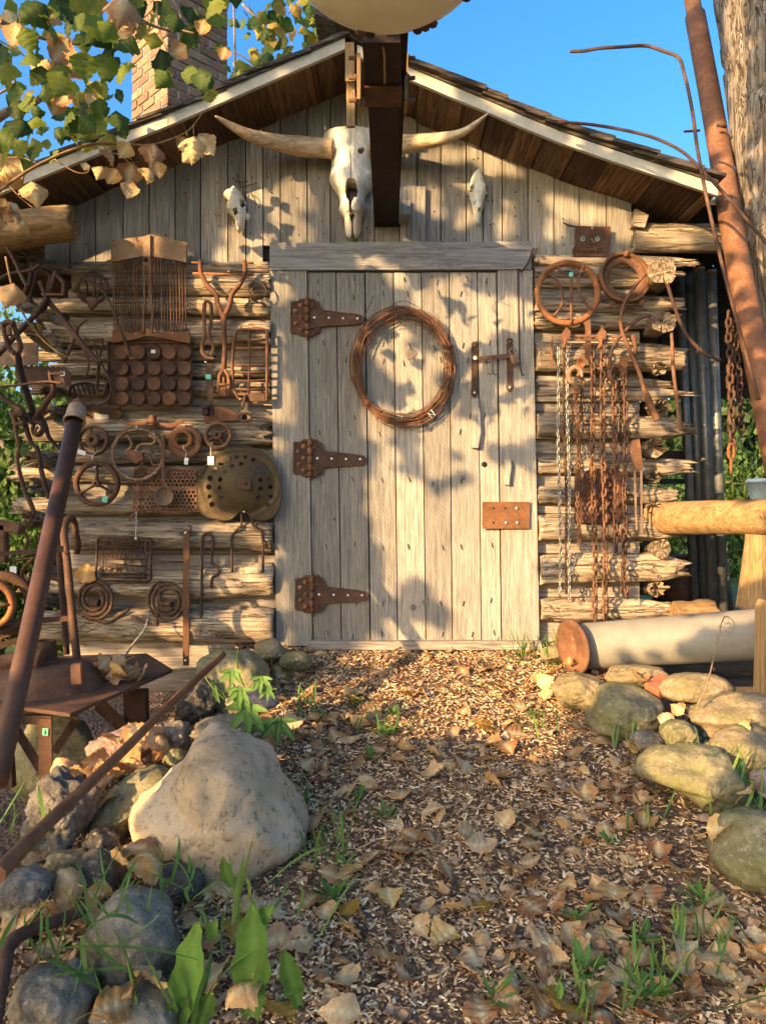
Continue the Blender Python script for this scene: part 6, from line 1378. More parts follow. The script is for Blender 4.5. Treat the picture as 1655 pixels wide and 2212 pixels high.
# ================================================================ fallen leaves
protos=[]
for i in range(16):
    m=MB(); m.leaf(Matrix.Identity(4),1.0,[.03,.10,.22,.38,.65,.9,.13,.28][i%8],[.1,.5,-.4,.8][i%4],i*3+1,9,.5,fold=[.06,.16,.32,-.12][i%4])
    st=[V((0,-.5,0)),V((.04,-.7,.03)),V((.10,-.95,.02))]; m.tube(st,[.018,.012,.01],4,sub=3)
    me=m.mesh('fallen_leaf'); protos.append(me)
for me in protos: me.materials.append(M['dryleaf'])
ymeshes=[]
for me in protos[:4]: q=me.copy(); q.materials.clear(); q.materials.append(M['yellowleaf']); ymeshes.append(q)
form=['flat','slightly cupped','folded','half rolled','tightly curled','rolled up','gently bent','arched']
def where(px,py):
    if py<1640 and px<820: return 'at the left of the lit patch'
    if py<1640 and px>1080: return 'near the right rocks below the door'
    if py<1640: return 'in the middle of the lit patch by the door'
    if py>1960 and px>1150: return 'in the lower right corner'
    if py>1960 and px<760: return 'at the lower left of the path'
    if py>1960: return 'at the bottom middle of the path'
    if px<780: return 'right beside the huge boulder'
    if px>1200: return 'on the right side of the path'
    return 'in the middle of the shaded path'
placed=[]; nleaf=0
def putleaf(p,px,py,size,mi,yel=False,rot=None,lab=None,grp=None):
    global nleaf
    o=bpy.data.objects.new('fallen_leaf',(ymeshes[mi%4] if yel else protos[mi])); COL.objects.link(o); o.location=p
    o.rotation_euler=rot or (r2.gauss(0,.32),r2.gauss(0,.32),r2.random()*2*PI); o.scale=(size,)*3
    o['label']=lab or (('bright yellow' if yel else form[mi%8]+' dry brown')+' fallen leaf '+where(px,py)); o['category']='fallen leaf'; o['group']=grp or 'dry leaves fallen on the path and rocks'; nleaf+=1
tries=0
while nleaf<285 and tries<40000:
    tries+=1; px=r2.uniform(440,1680); py=r2.uniform(1400,2212)
    dens=.35
    if px<820 and py<1720: dens=1.3
    if 1000<px and 1560<py<1850: dens=.6
    if py>2000 and px>1180: dens=1
    if py<1480 and 700<px<1120: dens=.12
    if px>1180 and py<1560: dens=.25
    if px>1400 and py<1950: dens=.12
    if px<660 and 1640<py<1900: dens=0
    if px<600 and py<1640: dens=.3
    if r2.random()>dens: continue
    p=ghit(px,py); md=(.030 if r2.random()<.3 else .055)
    if any((p-q).length<md for q in placed): continue
    placed.append(p); mi=r2.randrange(16)
    putleaf(p+V((0,0,r2.uniform(.008,.022))),px,py,r2.uniform(.058,.092),mi,r2.random()<.035)
# leaves on the steel table, boulder rocks
for i in range(16):
    px=r2.uniform(215,330); py=r2.uniform(1430,1478); d=2.85+r2.uniform(-.05,.1); putleaf(P(px,py,d),px,py,r2.uniform(.06,.085),r2.randrange(16),False,(r2.gauss(0,.7),r2.gauss(0,.7),r2.random()*6),'curled tan leaf in the heap on the steel table','leaf heap on the steel table')
for (px,py,d) in ((270,1640,2.45),(230,1660,2.4),(205,1650,2.42),(255,1595,2.5),(225,1690,2.35),(315,1660,2.4),(350,1600,2.5),(290,1580,2.5),(330,1590,2.5),(180,1665,2.35),(130,1655,2.4),(160,1680,2.3),(240,1720,2.25),(200,1700,2.3)):
    putleaf(P(px,py,d),px,py,r2.uniform(.075,.105),r2.randrange(16),False,(r2.gauss(.7,.4),r2.gauss(0,.5),r2.random()*6),'large pale dry leaf on the rocks behind the slanting pipe','leaves on the left rocks')
for (px,py,d) in ((262,1850,1.95),(290,1830,1.98),(310,1870,1.9),(255,1990,1.75),(330,1850,1.9),(60,1985,1.7),(120,1975,1.75),(80,2000,1.7),(150,1935,1.8),(30,1990,1.7),(400,1965,1.8),(420,2000,1.75),(470,2100,1.55),(510,2140,1.5),(260,2170,1.5),(330,2120,1.55),(285,2140,1.52),(90,2060,1.6),(180,1990,1.72),(230,1935,1.8),(145,1890,1.88)):
    putleaf(P(px,py,d),px,py,r2.uniform(.06,.095),r2.randrange(16),r2.random()<.1,(r2.gauss(.3,.5),r2.gauss(0,.5),r2.random()*6),'crinkled dry leaf among the lower left rocks','leaves on the left rocks')
for (px,py,d) in ((1460,1530,2.72),(1482,1528,2.72),(1440,1540,2.7),(1560,1790,2.0),(1620,1700,2.2),(1385,1470,2.9),(1200,1450,3.1),(1230,1430,3.2),(1180,1470,3.05),(1655,1720,2.1),(1600,1560,2.5)):
    putleaf(P(px,py,d),px,py,r2.uniform(.05,.08),r2.randrange(16),False,(r2.gauss(.5,.4),r2.gauss(0,.5),r2.random()*6),'sunlit dry leaf lying on the right-hand rocks','leaves on the right rocks')
# leaf caught on the wall and on roof rod
putleaf(W(*c4(505,955),.12),0,0,.10,2,False,(PI/2,.2,.1),'single dry leaf stuck on the log by the lettered treadle')
# ================================================================ grass and weeds
def tuft(px,py,n,hmin,hmax,label,spread=.05,d=None,lean=(0,0,0),wid=.0036,seed=0):
    rr=random.Random(seed); base=ghit(px,py) if d is None else P(px,py,d); t_=thing('grass_tuft',label,'grass tuft',base,'grass tufts around the path'); m=MB()
    for i in range(int(n*1.7)):
        b=base+V((rr.gauss(0,spread),rr.gauss(0,spread*.6),-.01)); h=rr.uniform(hmin,hmax); a=V((rr.gauss(0,.6)+lean[0],rr.gauss(0,.45)+lean[1],1)).normalized()
        m.blade(b,b+a*h+V((0,0,-h*.15*rr.random())),wid*rr.uniform(.6,1.3),V((rr.gauss(0,.2)*h,rr.gauss(0,.1)*h,.22*h)),rr.random())
    obj('blades',m,'grass',t_); return t_
TF=[(492,1510,8,.06,.14,'pale grass tuft left of the creeper, below the dark green rock',.02,2.8),(650,1540,6,.08,.16,'thin upright grass left of the sunlit chips',.04),(1215,1440,16,.10,.22,'sunlit grass growing by the tube flange',.06),(1130,1420,9,.08,.18,'wispy grass at the right door jamb',.07),(1040,1405,6,.05,.10,'short grass along the threshold',.08),(1345,1615,9,.07,.15,'grass beside the round mossy rock',.04),(1580,1740,22,.10,.24,'long arching grass between the right rocks',.08),(1500,1700,6,.10,.20,'few tall blades before the long two-toned rock',.06),(1640,1650,5,.10,.22,'single tall blades on the orange slab',.03),(1390,1790,7,.06,.13,'small grass on the right side of the path',.04),(1470,2150,20,.08,.17,'dense grass in the lower right corner',.09),(1280,2180,16,.07,.16,'grass at the bottom right of the path',.07),(1550,2060,14,.06,.15,'fine grass among the lower right leaves',.08),(700,1850,14,.07,.16,'dark green grass at the right foot of the boulder',.05),(760,1780,5,.05,.12,'short grass right of the boulder',.04),(330,1905,16,.06,.15,'grass growing between the dark rocks below the boulder',.09),(540,1880,9,.08,.17,'grass at the front of the huge boulder',.05),(850,1590,8,.07,.15,'upright weed grass in the lit patch',.03),(780,1570,5,.06,.12,'small grass near the lit patch centre',.03),(1165,1580,8,.06,.13,'grass at the right of the lit patch',.04),(590,1470,8,.06,.13,'grass between the left jamb rock and the chips',.05)]
TF+=[(120,2060,14,.06,.15,'wild grass between the two bottom left rocks',.09,1.6),(420,1930,11,.05,.12,'grass at the lower left foot of the huge boulder',.08,1.75),(560,2000,9,.06,.15,'grass beside the dock leaves',.06,1.62),(230,1960,7,.06,.15,'grass rising behind the bent dark pipe',.06,1.75),(40,1800,6,.06,.14,'grass at the far left edge under the leaning pipe',.05,1.9),(650,1760,8,.07,.16,'green blades hugging the right side of the boulder',.04)]
for i,t in enumerate(TF): tuft(t[0],t[1],t[2],t[3],t[4],t[5],t[6],t[7] if len(t)>7 else None,seed=i)
# long foreground blades, lower left
fb=thing('long_foreground_grass','long bright green grass blades arching over the bottom left rocks','grass tuft',P(300,2200,1.45)); m=MB()
for (a,b,w_,bow) in (((555,1000),(430,640),.008,(0,0,.0)),((860,945),(710,645),.008,(0,0,0)),((700,1010),(628,670),.007,(0,0,0)),((940,960),(830,700),.006,(0,0,0)),((300,640),(1030,765),.0035,(0,0,.03)),((410,560),(705,620),.006,(0,0,.05)),((620,745),(395,575),.006,(0,0,0)),((500,840),(200,700),.007,(0,0,.01)),((270,775),(740,768),.004,(0,0,.012)),((430,590),(340,1018),.003,(0,0,0)),((1040,850),(1260,695),.006,(0,0,.02)),((960,1020),(1060,640),.012,(0,0,0)),((380,1010),(300,830),.006,(0,0,0)),((430,1010),(320,840),.006,(0,0,0)),((440,470),(600,180),.005,(0,0,.02)),((600,350),(700,200),.006,(0,0,.01)),((470,480),(660,360),.004,(0,0,.02)),((1160,520),(1215,210),.006,(0,0,.02)),((1190,380),(1270,50),.004,(0,0,0)),((0,640),(90,480),.006,(0,0,.01)),((1380,900),(1500,880),.006,(0,0,.01)),((1330,320),(1650,190),.006,(0,0,.03)),((1230,960),(1310,620),.007,(0,0,0)),((960,390),(1110,290),.005,(0,0,0))):
    m.blade(P(*c9(*a),1.52),P(*c9(*b),1.5),w_*1.25,bow,rng.random(),10)
obj('blades',m,'grass',fb)
dk=thing('broad_leaved_dock','broad-leaved dock plant with wavy green leaves at the bottom left','weed',P(*c9(1050,1000),1.52))
for (a,b,s_) in (((900,1000),(1000,500),.30),((1250,960),(1260,420),.30),((1480,900),(1410,640),.17),((1000,1010),(1060,840),.16),((1240,540),(1370,430),.11),((1040,600),(1080,500),.09),((1150,330),(1110,190),.10),((830,1010),(870,900),.10)):
    A=P(*c9(*a),1.55);B=P(*c9(*b),1.5); y=(B-A); L=y.length; y.normalize(); z=V((rng.gauss(0,.25),-1,.35)).normalized(); x=y.cross(z).normalized(); z=x.cross(y)
    m=MB(); R=Matrix((x,y,z)).transposed().to_4x4(); R.translation=(A+B)/2; m.leaf(R,L,.06,.15,int(a[0]),16,rng.random(),'dock',fold=.28); obj('leaf',m,'weed',dk)
def weed(px,py,n,s,label,d=None,mat='weed',seed=0):
    rr=random.Random(seed+99); base=ghit(px,py) if d is None else P(px,py,d); t_=thing('small_weed',label,'weed',base,'small green weeds on the path'); m=MB()
    for i in range(n):
        a=2*PI*i/n+rr.random(); el=rr.uniform(.25,.9); y=V((math.cos(a)*math.cos(el),math.sin(a)*math.cos(el),math.sin(el))); x=y.cross(V((0,0,1))).normalized(); z=x.cross(y); R=Matrix((x,y,z)).transposed().to_4x4(); L=s*rr.uniform(.6,1.2); R.translation=base+y*L*.8+V((0,0,.012)); m.leaf(R,L,.2,.2,i,6,rr.random(),'dock'); m.tube([base,base+y*L*.4],.0012,4)
    obj('leaves',m,mat,t_)
for i,(px,py,n,s,lab) in enumerate(((772,1525,9,.045,'bright weed just inside the lit patch, left'),(848,1552,10,.045,'yellow-green weed in the centre of the lit patch'),(822,1596,8,.05,'small dark weed below the lit patch'),(800,1648,7,.05,'pair of round-leaved weeds on the shaded path'),(835,1778,8,.045,'small weed right of the boulder'),(775,1735,6,.04,'tiny dark weed beside the boulder'),(718,1950,12,.045,'feathery weed lower left of the path'),(1318,1832,6,.045,'weed at right under a curled leaf'),(1245,1998,7,.04,'small weed in the lower middle'),(1062,2172,7,.055,'round-leaved weed at the bottom edge'),(1262,2115,12,.055,'leafy weed cluster at the lower right'),(1385,2050,8,.05,'weed between pale leaves at the lower right'),(1400,2170,12,.055,'weed clump in the bottom right corner grass'),(745,1880,7,.04,'low weed near the boulder foot'),(1150,1555,9,.04,'sunlit weed at the right of the lit patch'),(1520,1960,8,.05,'weed near the long pale stick'),(700,1560,5,.035,'yellowish weed at the left of the lit patch'))): weed(px,py,n,s,lab,seed=i)
# creeper (five-leaflet)
cr=thing('creeper_vine','bright green five-leaflet creeper climbing before the left rocks','vine',P(*c8(1230,560),2.5)); m=MB(); m.tube(PP(c8,[(1185,170),(1180,240),(1195,310),(1225,380),(1245,440),(1290,520)],2.55),.0025,6,sub=4); obj('stem',m,'weed',cr)
for (x,y,s_,dn) in ((1155,295,.055,1),(1195,385,.065,1),(1300,330,.055,1),(1232,470,.10,1),(1330,385,.045,1),(1390,540,.085,0),(1310,545,.06,0),(1200,430,.05,1)):
    m=MB(); c=P(*c8(x,y-20),2.5)
    for q in range(5):
        a=-PI/2+(q-2)*.72+rng.gauss(0,.08); yv=V((math.cos(a),-.35,math.sin(a))).normalized(); zv=V((.1,-1,.3)).normalized(); xv=yv.cross(zv).normalized(); zv=xv.cross(yv); R=Matrix((xv,yv,zv)).transposed().to_4x4(); L=s_*(1 if q in(1,2,3) else .75); R.translation=c+yv*L*.55; m.leaf(R,L,.12,.1,q,7,rng.random()*.6+(.4 if dn else 0),'dock',fold=.3)
    obj('leaflets',m,'weed',cr)
# dry stalk on the right
dsk=thing('dry_weed_stalk','dry brown curled weed stalk standing before the culvert tube','weed',P(*c17(560,960),2.6)); m=MB(); m.tube(PP(c17,[(545,950),(600,830),(640,700),(660,590),(690,480),(710,390),(740,350),(790,390),(780,440),(760,470)],2.62),[.003,.003,.003,.0025,.0022,.002,.002,.0015,.0015,.001],6,sub=4)
for i in range(46):
    u=rng.random(); x=lerp([(0,545),(.3,640),(.6,700),(.8,740),(1,775)],u)+rng.uniform(-5,5); y=lerp([(0,950),(.3,700),(.6,420),(.8,355),(1,450)],u); a=rng.random()*6; m.tube(PP(c17,[(x,y),(x+16*math.cos(a),y+14*math.sin(a)),(x+26*math.cos(a+.5),y+22*math.sin(a+.5))],2.62),.0009,4)
obj('stalk',m,'twig',dsk)
for i in range(26):
    pass
# long sticks on the path
for (a,b,r,lab) in ((c21(1420,570),c21(1640,620),.008,'long pale splintered stick at the lower right'),(c21(950,530),c21(1055,580),.004,'thin pale stick on the right half of the path'),(c21(250,560),c21(295,650),.005,'pale stick lying near the feathery weed'),(c21(570,155),c21(630,185),.004,'short stick in the middle of the path'),(c21(855,275),c21(900,320),.005,'broad wood splinter in the middle of the path'),(c21(1190,90),c21(1280,20),.003,'thin twig beside the right rocks'),(c21(905,180),c21(1060,184),.0035,'straight grey twig lying level on the path'),(c21(185,755),c21(235,775),.011,'dark short stick by the dock leaf')):
    A=ghit(*a);B=ghit(*b); A.z+=.012;B.z+=.014; t_=thing('fallen_stick',lab,'stick',A,'sticks lying on the path'); m=MB(); m.tube([A,(A+B)/2+V((0,0,.004)),B],[r*.7,r,r*.5],7,sub=4,flat=.6,jit=.3); obj('stick_wood',m,'mulchlight' if 'mulchlight' in M else 'peeled',t_)
# ================================================================ foliage top left
fr=random.Random(21)
def leafat(m,px,py,d,size,spin=0,yaw=0,pitch=0,rn=.5,curl=.2,seed=0,n=9):
    """leaf hanging tip-down roughly facing the camera"""
    R=Euler((-PI/2+pitch,spin,yaw)).to_matrix().to_4x4(); R=Matrix.Rotation(yaw,4,'Z')@Matrix.Rotation(spin,4,'Y')@Matrix.Rotation(-PI/2+pitch,4,'X'); R.translation=P(px,py,d); m.leaf(R,size,curl,.2,seed,n,rn)
nb=thing('cottonwood_branch','leafy green and yellow cottonwood branches hanging in at the top left','tree branch',P(0,350,2.3))
for pts,d0,d1,r in (([(0,150),(130,210),(330,280),(580,320)],2.2,2.4,[.007,.006,.005,.003]),([(950,90),(1050,160),(1200,215),(1400,240),(1500,410)],2.3,2.5,[.006,.005,.004,.003,.002]),([(1250,0),(1300,120),(1280,200),(1400,240)],2.4,2.4,.003),([(1130,20),(1140,200),(1200,360)],2.5,2.5,.003),([(0,670),(110,590),(60,500)],2.3,2.3,.004),([(-20,850),(100,780),(300,700),(320,560),(250,400)],3.2,3.2,[.02,.018,.014,.012,.008]),([(0,290),(200,420),(330,600)],2.6,2.6,.003),([(420,660),(560,760),(620,850),(700,900)],2.8,2.8,.003)):
    m=MB(); m.tube(PP(c18,pts,d0,d1),r,7,sub=5); obj('twig',m,'twig',nb)
for pts,d,r in (([(1080,0),(1085,200),(1090,400)],4.2,.006),([(1120,20),(1200,100),(1290,200),(1400,290)],4.3,.007),([(1090,240),(1160,290),(1200,340)],4.2,.004),([(1300,80),(1350,180),(1330,260)],4.3,.004)): m=MB(); m.tube(PP(c1,pts,d),r,6,sub=4); obj('twig',m,'twig',nb)
m=MB(); near=[(855,520,.085),(1160,470,.078),(700,240,.10),(540,90,.12),(640,160,.11),(480,180,.07),(210,80,.10),(430,40,.09),(640,20,.10),(1010,230,.062),(1160,580,.06),(1190,560,.045),(760,500,.08),(610,500,.085),(720,690,.07),(850,870,.07),(580,930,.07),(640,900,.06),(720,790,.06),(570,820,.07),(470,860,.06),(340,680,.07),(240,880,.06),(60,640,.08),(30,520,.08),(100,700,.07),(140,920,.07),(60,900,.07),(240,1090,.07),(140,1080,.06),(50,1010,.08),(180,1180,.06),(20,1150,.07),(780,240,.065),(880,300,.09),(1260,170,.06),(1180,160,.05),(1400,130,.055),(1500,90,.09),(1380,280,.06),(1330,320,.06),(1450,590,.065),(1485,620,.05),(1510,700,.05),(1360,550,.06),(1600,380,.05),(1100,300,.055),(1360,120,.06),(560,170,.06),(260,350,.07),(30,420,.07),(330,110,.07),(200,300,.07),(230,420,.07),(120,1150,.06),(430,620,.08),(420,500,.07),(300,560,.06),(120,800,.07),(200,760,.06),(390,250,.06),(500,330,.05)]
dm=MB()
dry={3:0}
for i,(x,y,s_) in enumerate(near):
    if x>940 and False: pass
    px,py=c18(x,y); d=s_*F/(s_*780+5)*1.0; d=min(max(2.15+fr.uniform(-.15,.5),1.9),2.9)
    leafat(m,px,py,d,s_*.92*d/2.1,fr.gauss(0,.45),fr.gauss(0,.5),fr.gauss(0,.35),fr.random()**1.3*.75,fr.uniform(.05,.4),i)
for i in range(75):   # fill
    x=fr.uniform(-20,330); y=fr.uniform(-20,1150)
    if x>250 and y<0: continue
    if y>560 and x>120 and y<1000 and x<330 and fr.random()<.75: continue
    px,py=(x*.75,y*.31); d=fr.uniform(2.4,3.8); leafat(m,px,py,d,fr.uniform(.05,.075),fr.gauss(0,.7),fr.gauss(0,.8),fr.gauss(0,.5),fr.random()**1.2,fr.uniform(.05,.5),i+200)
for i in range(14):
    px=fr.uniform(290,520); py=fr.uniform(-20,70)*(1 if px<480 else .5); d=fr.uniform(2.3,3.0); leafat(m,px,py,d,fr.uniform(.055,.08),fr.gauss(0,.6),fr.gauss(0,.7),fr.gauss(0,.5),fr.random()*.8,.3,i+400)
for i in range(120):
    u=fr.random(); cx_=fr.choice([(545,30),(560,70),(600,60),(620,110),(650,50),(680,90),(690,30),(560,130),(520,160),(660,20),(600,10)]); px=cx_[0]+fr.gauss(0,16); py=cx_[1]+fr.gauss(0,16); 
    if py>200: continue
    leafat(m,px,py,4.2+fr.uniform(-.3,.3),fr.uniform(.05,.085),fr.gauss(0,.6),fr.gauss(0,.7),fr.gauss(0,.5),fr.random(),.3,i+600,6)
for i in range(50):
    px=fr.uniform(120,290); py=fr.uniform(190,320); 
    if px>270 or py<190+abs(px-190)*.1: continue
    leafat(m,px,py,2.9+fr.uniform(-.2,.3),fr.uniform(.05,.075),fr.gauss(0,.6),fr.gauss(0,.7),fr.gauss(0,.5),fr.random()*.9,.3,i+800,7)
obj('green_leaves',m,'greenleaf',nb,kind='stuff')
def dryleaf_at(par,x,y,s_,f,d,sp=0,yw=0,i=0,pit=0):
    m=MB(); px,py=f(x,y); leafat(m,px,py,d,s_,sp,yw,pit,fr.random(),fr.uniform(.3,.8),i,10); return obj('dry_leaf',m,'dryleaf',par)
for i,(x,y,s_,sp,yw) in enumerate(((865,60,.13,.2,.3),(850,200,.12,2.6,.2),(100,150,.11,-.4,.5),(110,270,.09,.2,.2),(420,400,.11,.5,.6),(530,490,.09,.4,.8),(640,480,.07,.2,1.0),(1265,380,.07,.9,.5),(1450,215,.06,.2,.3),(1605,400,.05,.3,.2),(300,500,.10,.4,.3),(360,600,.10,.5,.6),(450,720,.08,.6,.2),(400,780,.07,.3,.4),(660,740,.06,.2,.7),(370,130,.06,.3,.3),(150,1070,.05,.2,.5),(50,1230,.11,1.2,.3))):
    dryleaf_at(nb,x,y,s_*.8,c18,2.15+.1*(i%3),sp,yw,i)
# ---- dead twig with dry leaves, in front of the eave
dt_=thing('dead_leafy_twig','bare pale twig with clusters of dry tan leaves hanging before the left eave','tree branch',P(280,430,2.35))
m=MB(); m.tube(PP(c18,[(-60,1420),(80,1310),(250,1200),(430,1110),(600,1050),(720,1030),(900,1035),(1070,1042),(1200,1010),(1330,955),(1400,890),(1462,800)],2.3,2.45),[.006,.0055,.005,.0045,.0045,.004,.004,.0035,.003,.0025,.002,.0015],7,sub=4)
for pts in ([(400,1145),(480,1200),(560,1240),(630,1240),(650,1190)],[(680,1050),(760,1085),(900,1120),(950,1150)],[(755,1045),(765,1095),(800,1110),(815,1200)],[(885,1060),(890,1120),(920,1160),(980,1220)],[(1080,1045),(1100,1130)],[(60,1135),(160,1130),(270,1175)],[(1390,900),(1395,970)],[(1340,950),(1350,980)],[(60,1320),(150,1420),(250,1500)]): m.tube(PP(c18,pts,2.36),.0022,5,sub=3)
obj('twig',m,'peeled',dt_)
for i,(x,y,s_,sp,yw) in enumerate(((1390,640+0,.0,0,0),)): pass
for i,(x,y,s_,sp,yw,pit) in enumerate(((1385,1080,.095,.1,.2,.1),(1490,1060,.085,-.6,.4,-.2),(1300,1040,.05,.3,.8,.2),(1345,1130,.05,.7,.3,0),(1100,1120,.085,.1,.5,.1),(1120,1170,.05,-.3,.9,0),(890,1090,.06,.5,.6,.3),(815,1130,.06,0,1.2,0),(720,1240,.055,.4,.5,.1),(615,1205,.028,.2,.2,0),(800,1285,.06,.5,.4,0),(930,1270,.085,.2,.5,.1),(1085,1260,.06,.2,.9,0),(1140,1230,.055,-.2,.4,.2),(60,1240,.10,.8,.3,0),(925,1380,.06,.2,.6,0),(260,1400,.09,-.2,.5,.1),(30,1300,.08,.2,.8,0))): dryleaf_at(dt_,x,y,s_*.9,c18,2.33+.03*(i%3),sp,yw,30+i,pit)
# twig and pinkish leaf at far left
tw2=thing('thin_hanging_twig','thin pale twig hanging across the left corner hooks with one pink leaf','twig',P(*c12(700,745),2.9)); m=MB(); m.tube(PP(c12,[(60,-240),(110,0),(150,120),(230,310),(330,460),(450,590),(600,700),(770,750)],2.9),[.0045,.0045,.004,.004,.0035,.003,.0025,.0015],6,sub=4); obj('twig',m,'peeled',tw2)
dryleaf_at(tw2,85,140,.10,c12,2.85,.3,.3,77)
for i in range(6): dryleaf_at(nb,20+i*25,1500+60*(i%3),.06,c18,2.6,fr.random(),fr.random(),90+i)
# ================================================================ trees
def tree(label,x,y,h,cr,n,leafs,seed,mat='bgleaf',low=.25,name='leafy_tree',group=None,dense=1.0):
    rr=random.Random(seed); z0=G(x,y)-.1; t_=thing(name,label,'tree',(x,y,z0),group)
    m=MB(); top=V((x+rr.gauss(0,.2),y,z0+h*.75)); tr=h*.028; m.tube([V((x,y,z0)),V((x+.05,y,z0+h*.3)),top],[tr,tr*.75,tr*.3],10,sub=5,jit=.1)
    limbs=[]
    for i in range(9):
        u=rr.uniform(low,.75); b=V((x,y,z0+h*u)); a=rr.random()*2*PI; L=cr*rr.uniform(.6,1); e=b+V((math.cos(a)*L,math.sin(a)*L,h*rr.uniform(.05,.25))); m.tube([b,(b+e)/2+V((0,0,.05*h)),e],[tr*.45,tr*.3,tr*.1],7,sub=3); limbs.append((b,e))
    obj('trunk',m,'bark',t_)
    m=MB(); cl=[]
    for (b,e) in limbs:
        for k in range(5): cl.append((b+(e-b)*rr.uniform(.35,1.1)+V((rr.gauss(0,.12),rr.gauss(0,.12),rr.gauss(0,.12)))*cr,cr*rr.uniform(.16,.32)))
    for k in range(14): cl.append((V((x+rr.gauss(0,.45)*cr,y+rr.gauss(0,.45)*cr,z0+h*rr.uniform(low+.05,1))),cr*rr.uniform(.16,.3)))
    for i in range(n):
        c,r=rr.choice(cl); v_=V((rr.gauss(0,1),rr.gauss(0,1),rr.gauss(0,.8))); p=c+v_*r*.6; s=leafs*rr.uniform(.6,1.3); q=Euler((rr.random()*6,rr.random()*6,rr.random()*6)).to_matrix(); b=len(m.v)
        m.v+=[tuple(p+q@V(w)*s) for w in ((-.5,0,0),(-.15,.3,.05),(.5,0,0),(-.15,-.3,.05))]; m.face((b,b+1,b+2,b+3),rr.random())
    obj('crown',m,mat,t_,fix=False)
tree('bright green bushy tree left of the cabin behind the scrap',-3.6,7.2,2.6,1.3,7000,.10,1,low=.02)
tree('low leafy bush at the left edge beyond the log ends',-2.9,5.6,1.5,.8,5000,.07,2,low=.0,name='leafy_bush')
tree('tall sparse tree behind the cabin at the left',-6.2,11,4.6,2.0,5000,.11,3,low=.2)
tree('thin treetop just above the left roof beside the chimney',-4.6,16,8.1,1.2,1500,.12,4,low=.6)
tree('dark green shrub far behind the lean-to opening',5.6,13,2.0,1.6,5000,.12,5,low=.0,name='leafy_bush')
tree('dense shrub behind the left machine wheels',-2.6,4.8,1.1,.6,3500,.06,6,low=.0,name='leafy_bush')
hd=MB()
for i in range(48000):
    x=fr.uniform(-18,24); p=V((x,20+fr.uniform(-1.5,1.5)+3*n3(x*.2,0,0),-1.9+fr.random()**1.3*(5.2+1.6*n3(x*.5,3,0)))); q=Euler((fr.random()*6,fr.random()*6,fr.random()*6)).to_matrix(); b=len(hd.v); hd.v+=[tuple(p+q@V(w)*.36) for w in ((-.5,0,0),(-.15,.3,.05),(.5,0,0),(-.15,-.3,.05))]; hd.face((b,b+1,b+2,b+3),fr.random())
obj('far_hedge_wood',hd,'bgshade',None,kind='stuff',fix=False)
# ================================================================ big cottonwood whose crown dapples the scene
E=[ # lit blobs, photo px: cx,cy,rx,ry
(523,414,32,20),(603,398,24,12),(643,354,16,9),(667,414,24,12),(603,462,26,16),(651,430,36,12),(647,500,14,12),(695,502,20,14),(503,510,24,20),(551,518,16,14),(747,322,36,20),(739,382,22,26),(787,374,14,26),(763,462,24,48),
(904,422,18,16),(900,514,22,10),(1000,454,18,9),(1004,376,36,5),(916,330,48,12),(1004,318,60,11),(1064,346,36,10),(928,438,12,24),(1270,453,45,14),(1186,490,22,15),(1343,494,16,14),(1314,461,34,12),(1080,479,20,14),(1452,515,58,22),(1200,430,30,12),
(667,538,32,15),(965,533,32,9),(1064,542,52,13),(810,575,22,9),(564,560,14,22),
(605,615,24,16),(627,648,20,8),(608,733,10,12),(612,777,10,14),(612,818,10,20),(627,854,24,16),(634,899,30,16),(604,972,16,18),
(869,608,14,14),(936,656,32,24),(991,634,24,34),(994,696,50,20),(1068,682,36,20),(1042,748,24,26),(1105,690,42,36),(866,726,18,16),(877,803,28,24),(917,840,32,38),(943,785,18,24),(976,755,18,34),(821,751,18,14),(810,910,24,22),(832,939,20,16),(884,888,28,12),(950,884,42,22),(958,939,36,26),(1119,884,38,46),(1046,939,24,36),(1009,803,24,28),
(845,993,20,17),(953,954,30,26),(960,1012,26,24),(1053,935,24,24),(1114,939,36,24),(1030,989,14,18),(830,1058,30,18),(887,1069,34,24),(830,1104,28,24),(837,1160,28,12),(849,1219,13,26),(857,1254,13,20),(837,1283,26,11),(891,1131,34,36),(957,1154,36,80),(1014,1162,48,105),(1033,1288,72,38),(1125,1150,52,130),(1125,1290,50,100),(960,1219,44,50),(880,1200,26,42),(887,1361,38,11),(1026,1372,80,12),(611,1285,18,28),(630,1369,34,22),(603,1192,9,32),(1060,1060,30,40),
(900,1440,290,58),(950,1520,270,70),(1150,1590,85,50),(740,1480,90,60),(520,1480,60,50),(640,1530,60,40),(469,1600,55,42),(410,1690,50,22),(318,1820,26,20),(1600,1600,120,110),(1570,1690,85,55),(1280,1480,110,45),(1500,1480,110,35),(1392,1838,42,13),(970,2200,45,16),(330,1500,20,30),(1590,1530,100,50),(1200,1420,90,30),
(1400,1370,190,48),(1550,1340,110,26),(1545,1115,115,38),(1640,1240,40,80),
(220,1050,26,14),(551,1297,30,22),(515,1142,42,12),(520,1235,62,12),(110,1025,62,12),(482,1091,26,28),(217,542,16,11),(496,527,30,32),(206,578,22,9),(110,655,64,14),(515,645,42,9),(470,622,32,13),(110,770,34,15),(551,884,42,14),(551,829,32,14),(300,1330,50,10),(560,1345,40,40),(500,1010,24,10),(60,770,40,18),(380,925,60,10),(440,1370,60,8),(100,500,90,22),(330,545,60,12),(180,905,40,14),(120,945,50,12),(440,690,30,20),(250,1225,40,8),(560,700,20,30),(100,1240,60,20),(60,1300,40,20),(20,1440,40,30),
(110,1150,26,120),(60,1400,22,120),(1590,720,30,30),(1600,800,40,60),(1620,900,40,60),(1640,1000,40,60),(1560,480,22,22),(1600,620,30,20),(1540,300,14,22),(1600,240,16,22),(1620,430,20,20),(1640,160,16,20),(1570,330,12,20),(1600,520,14,24),(1640,330,16,18)]
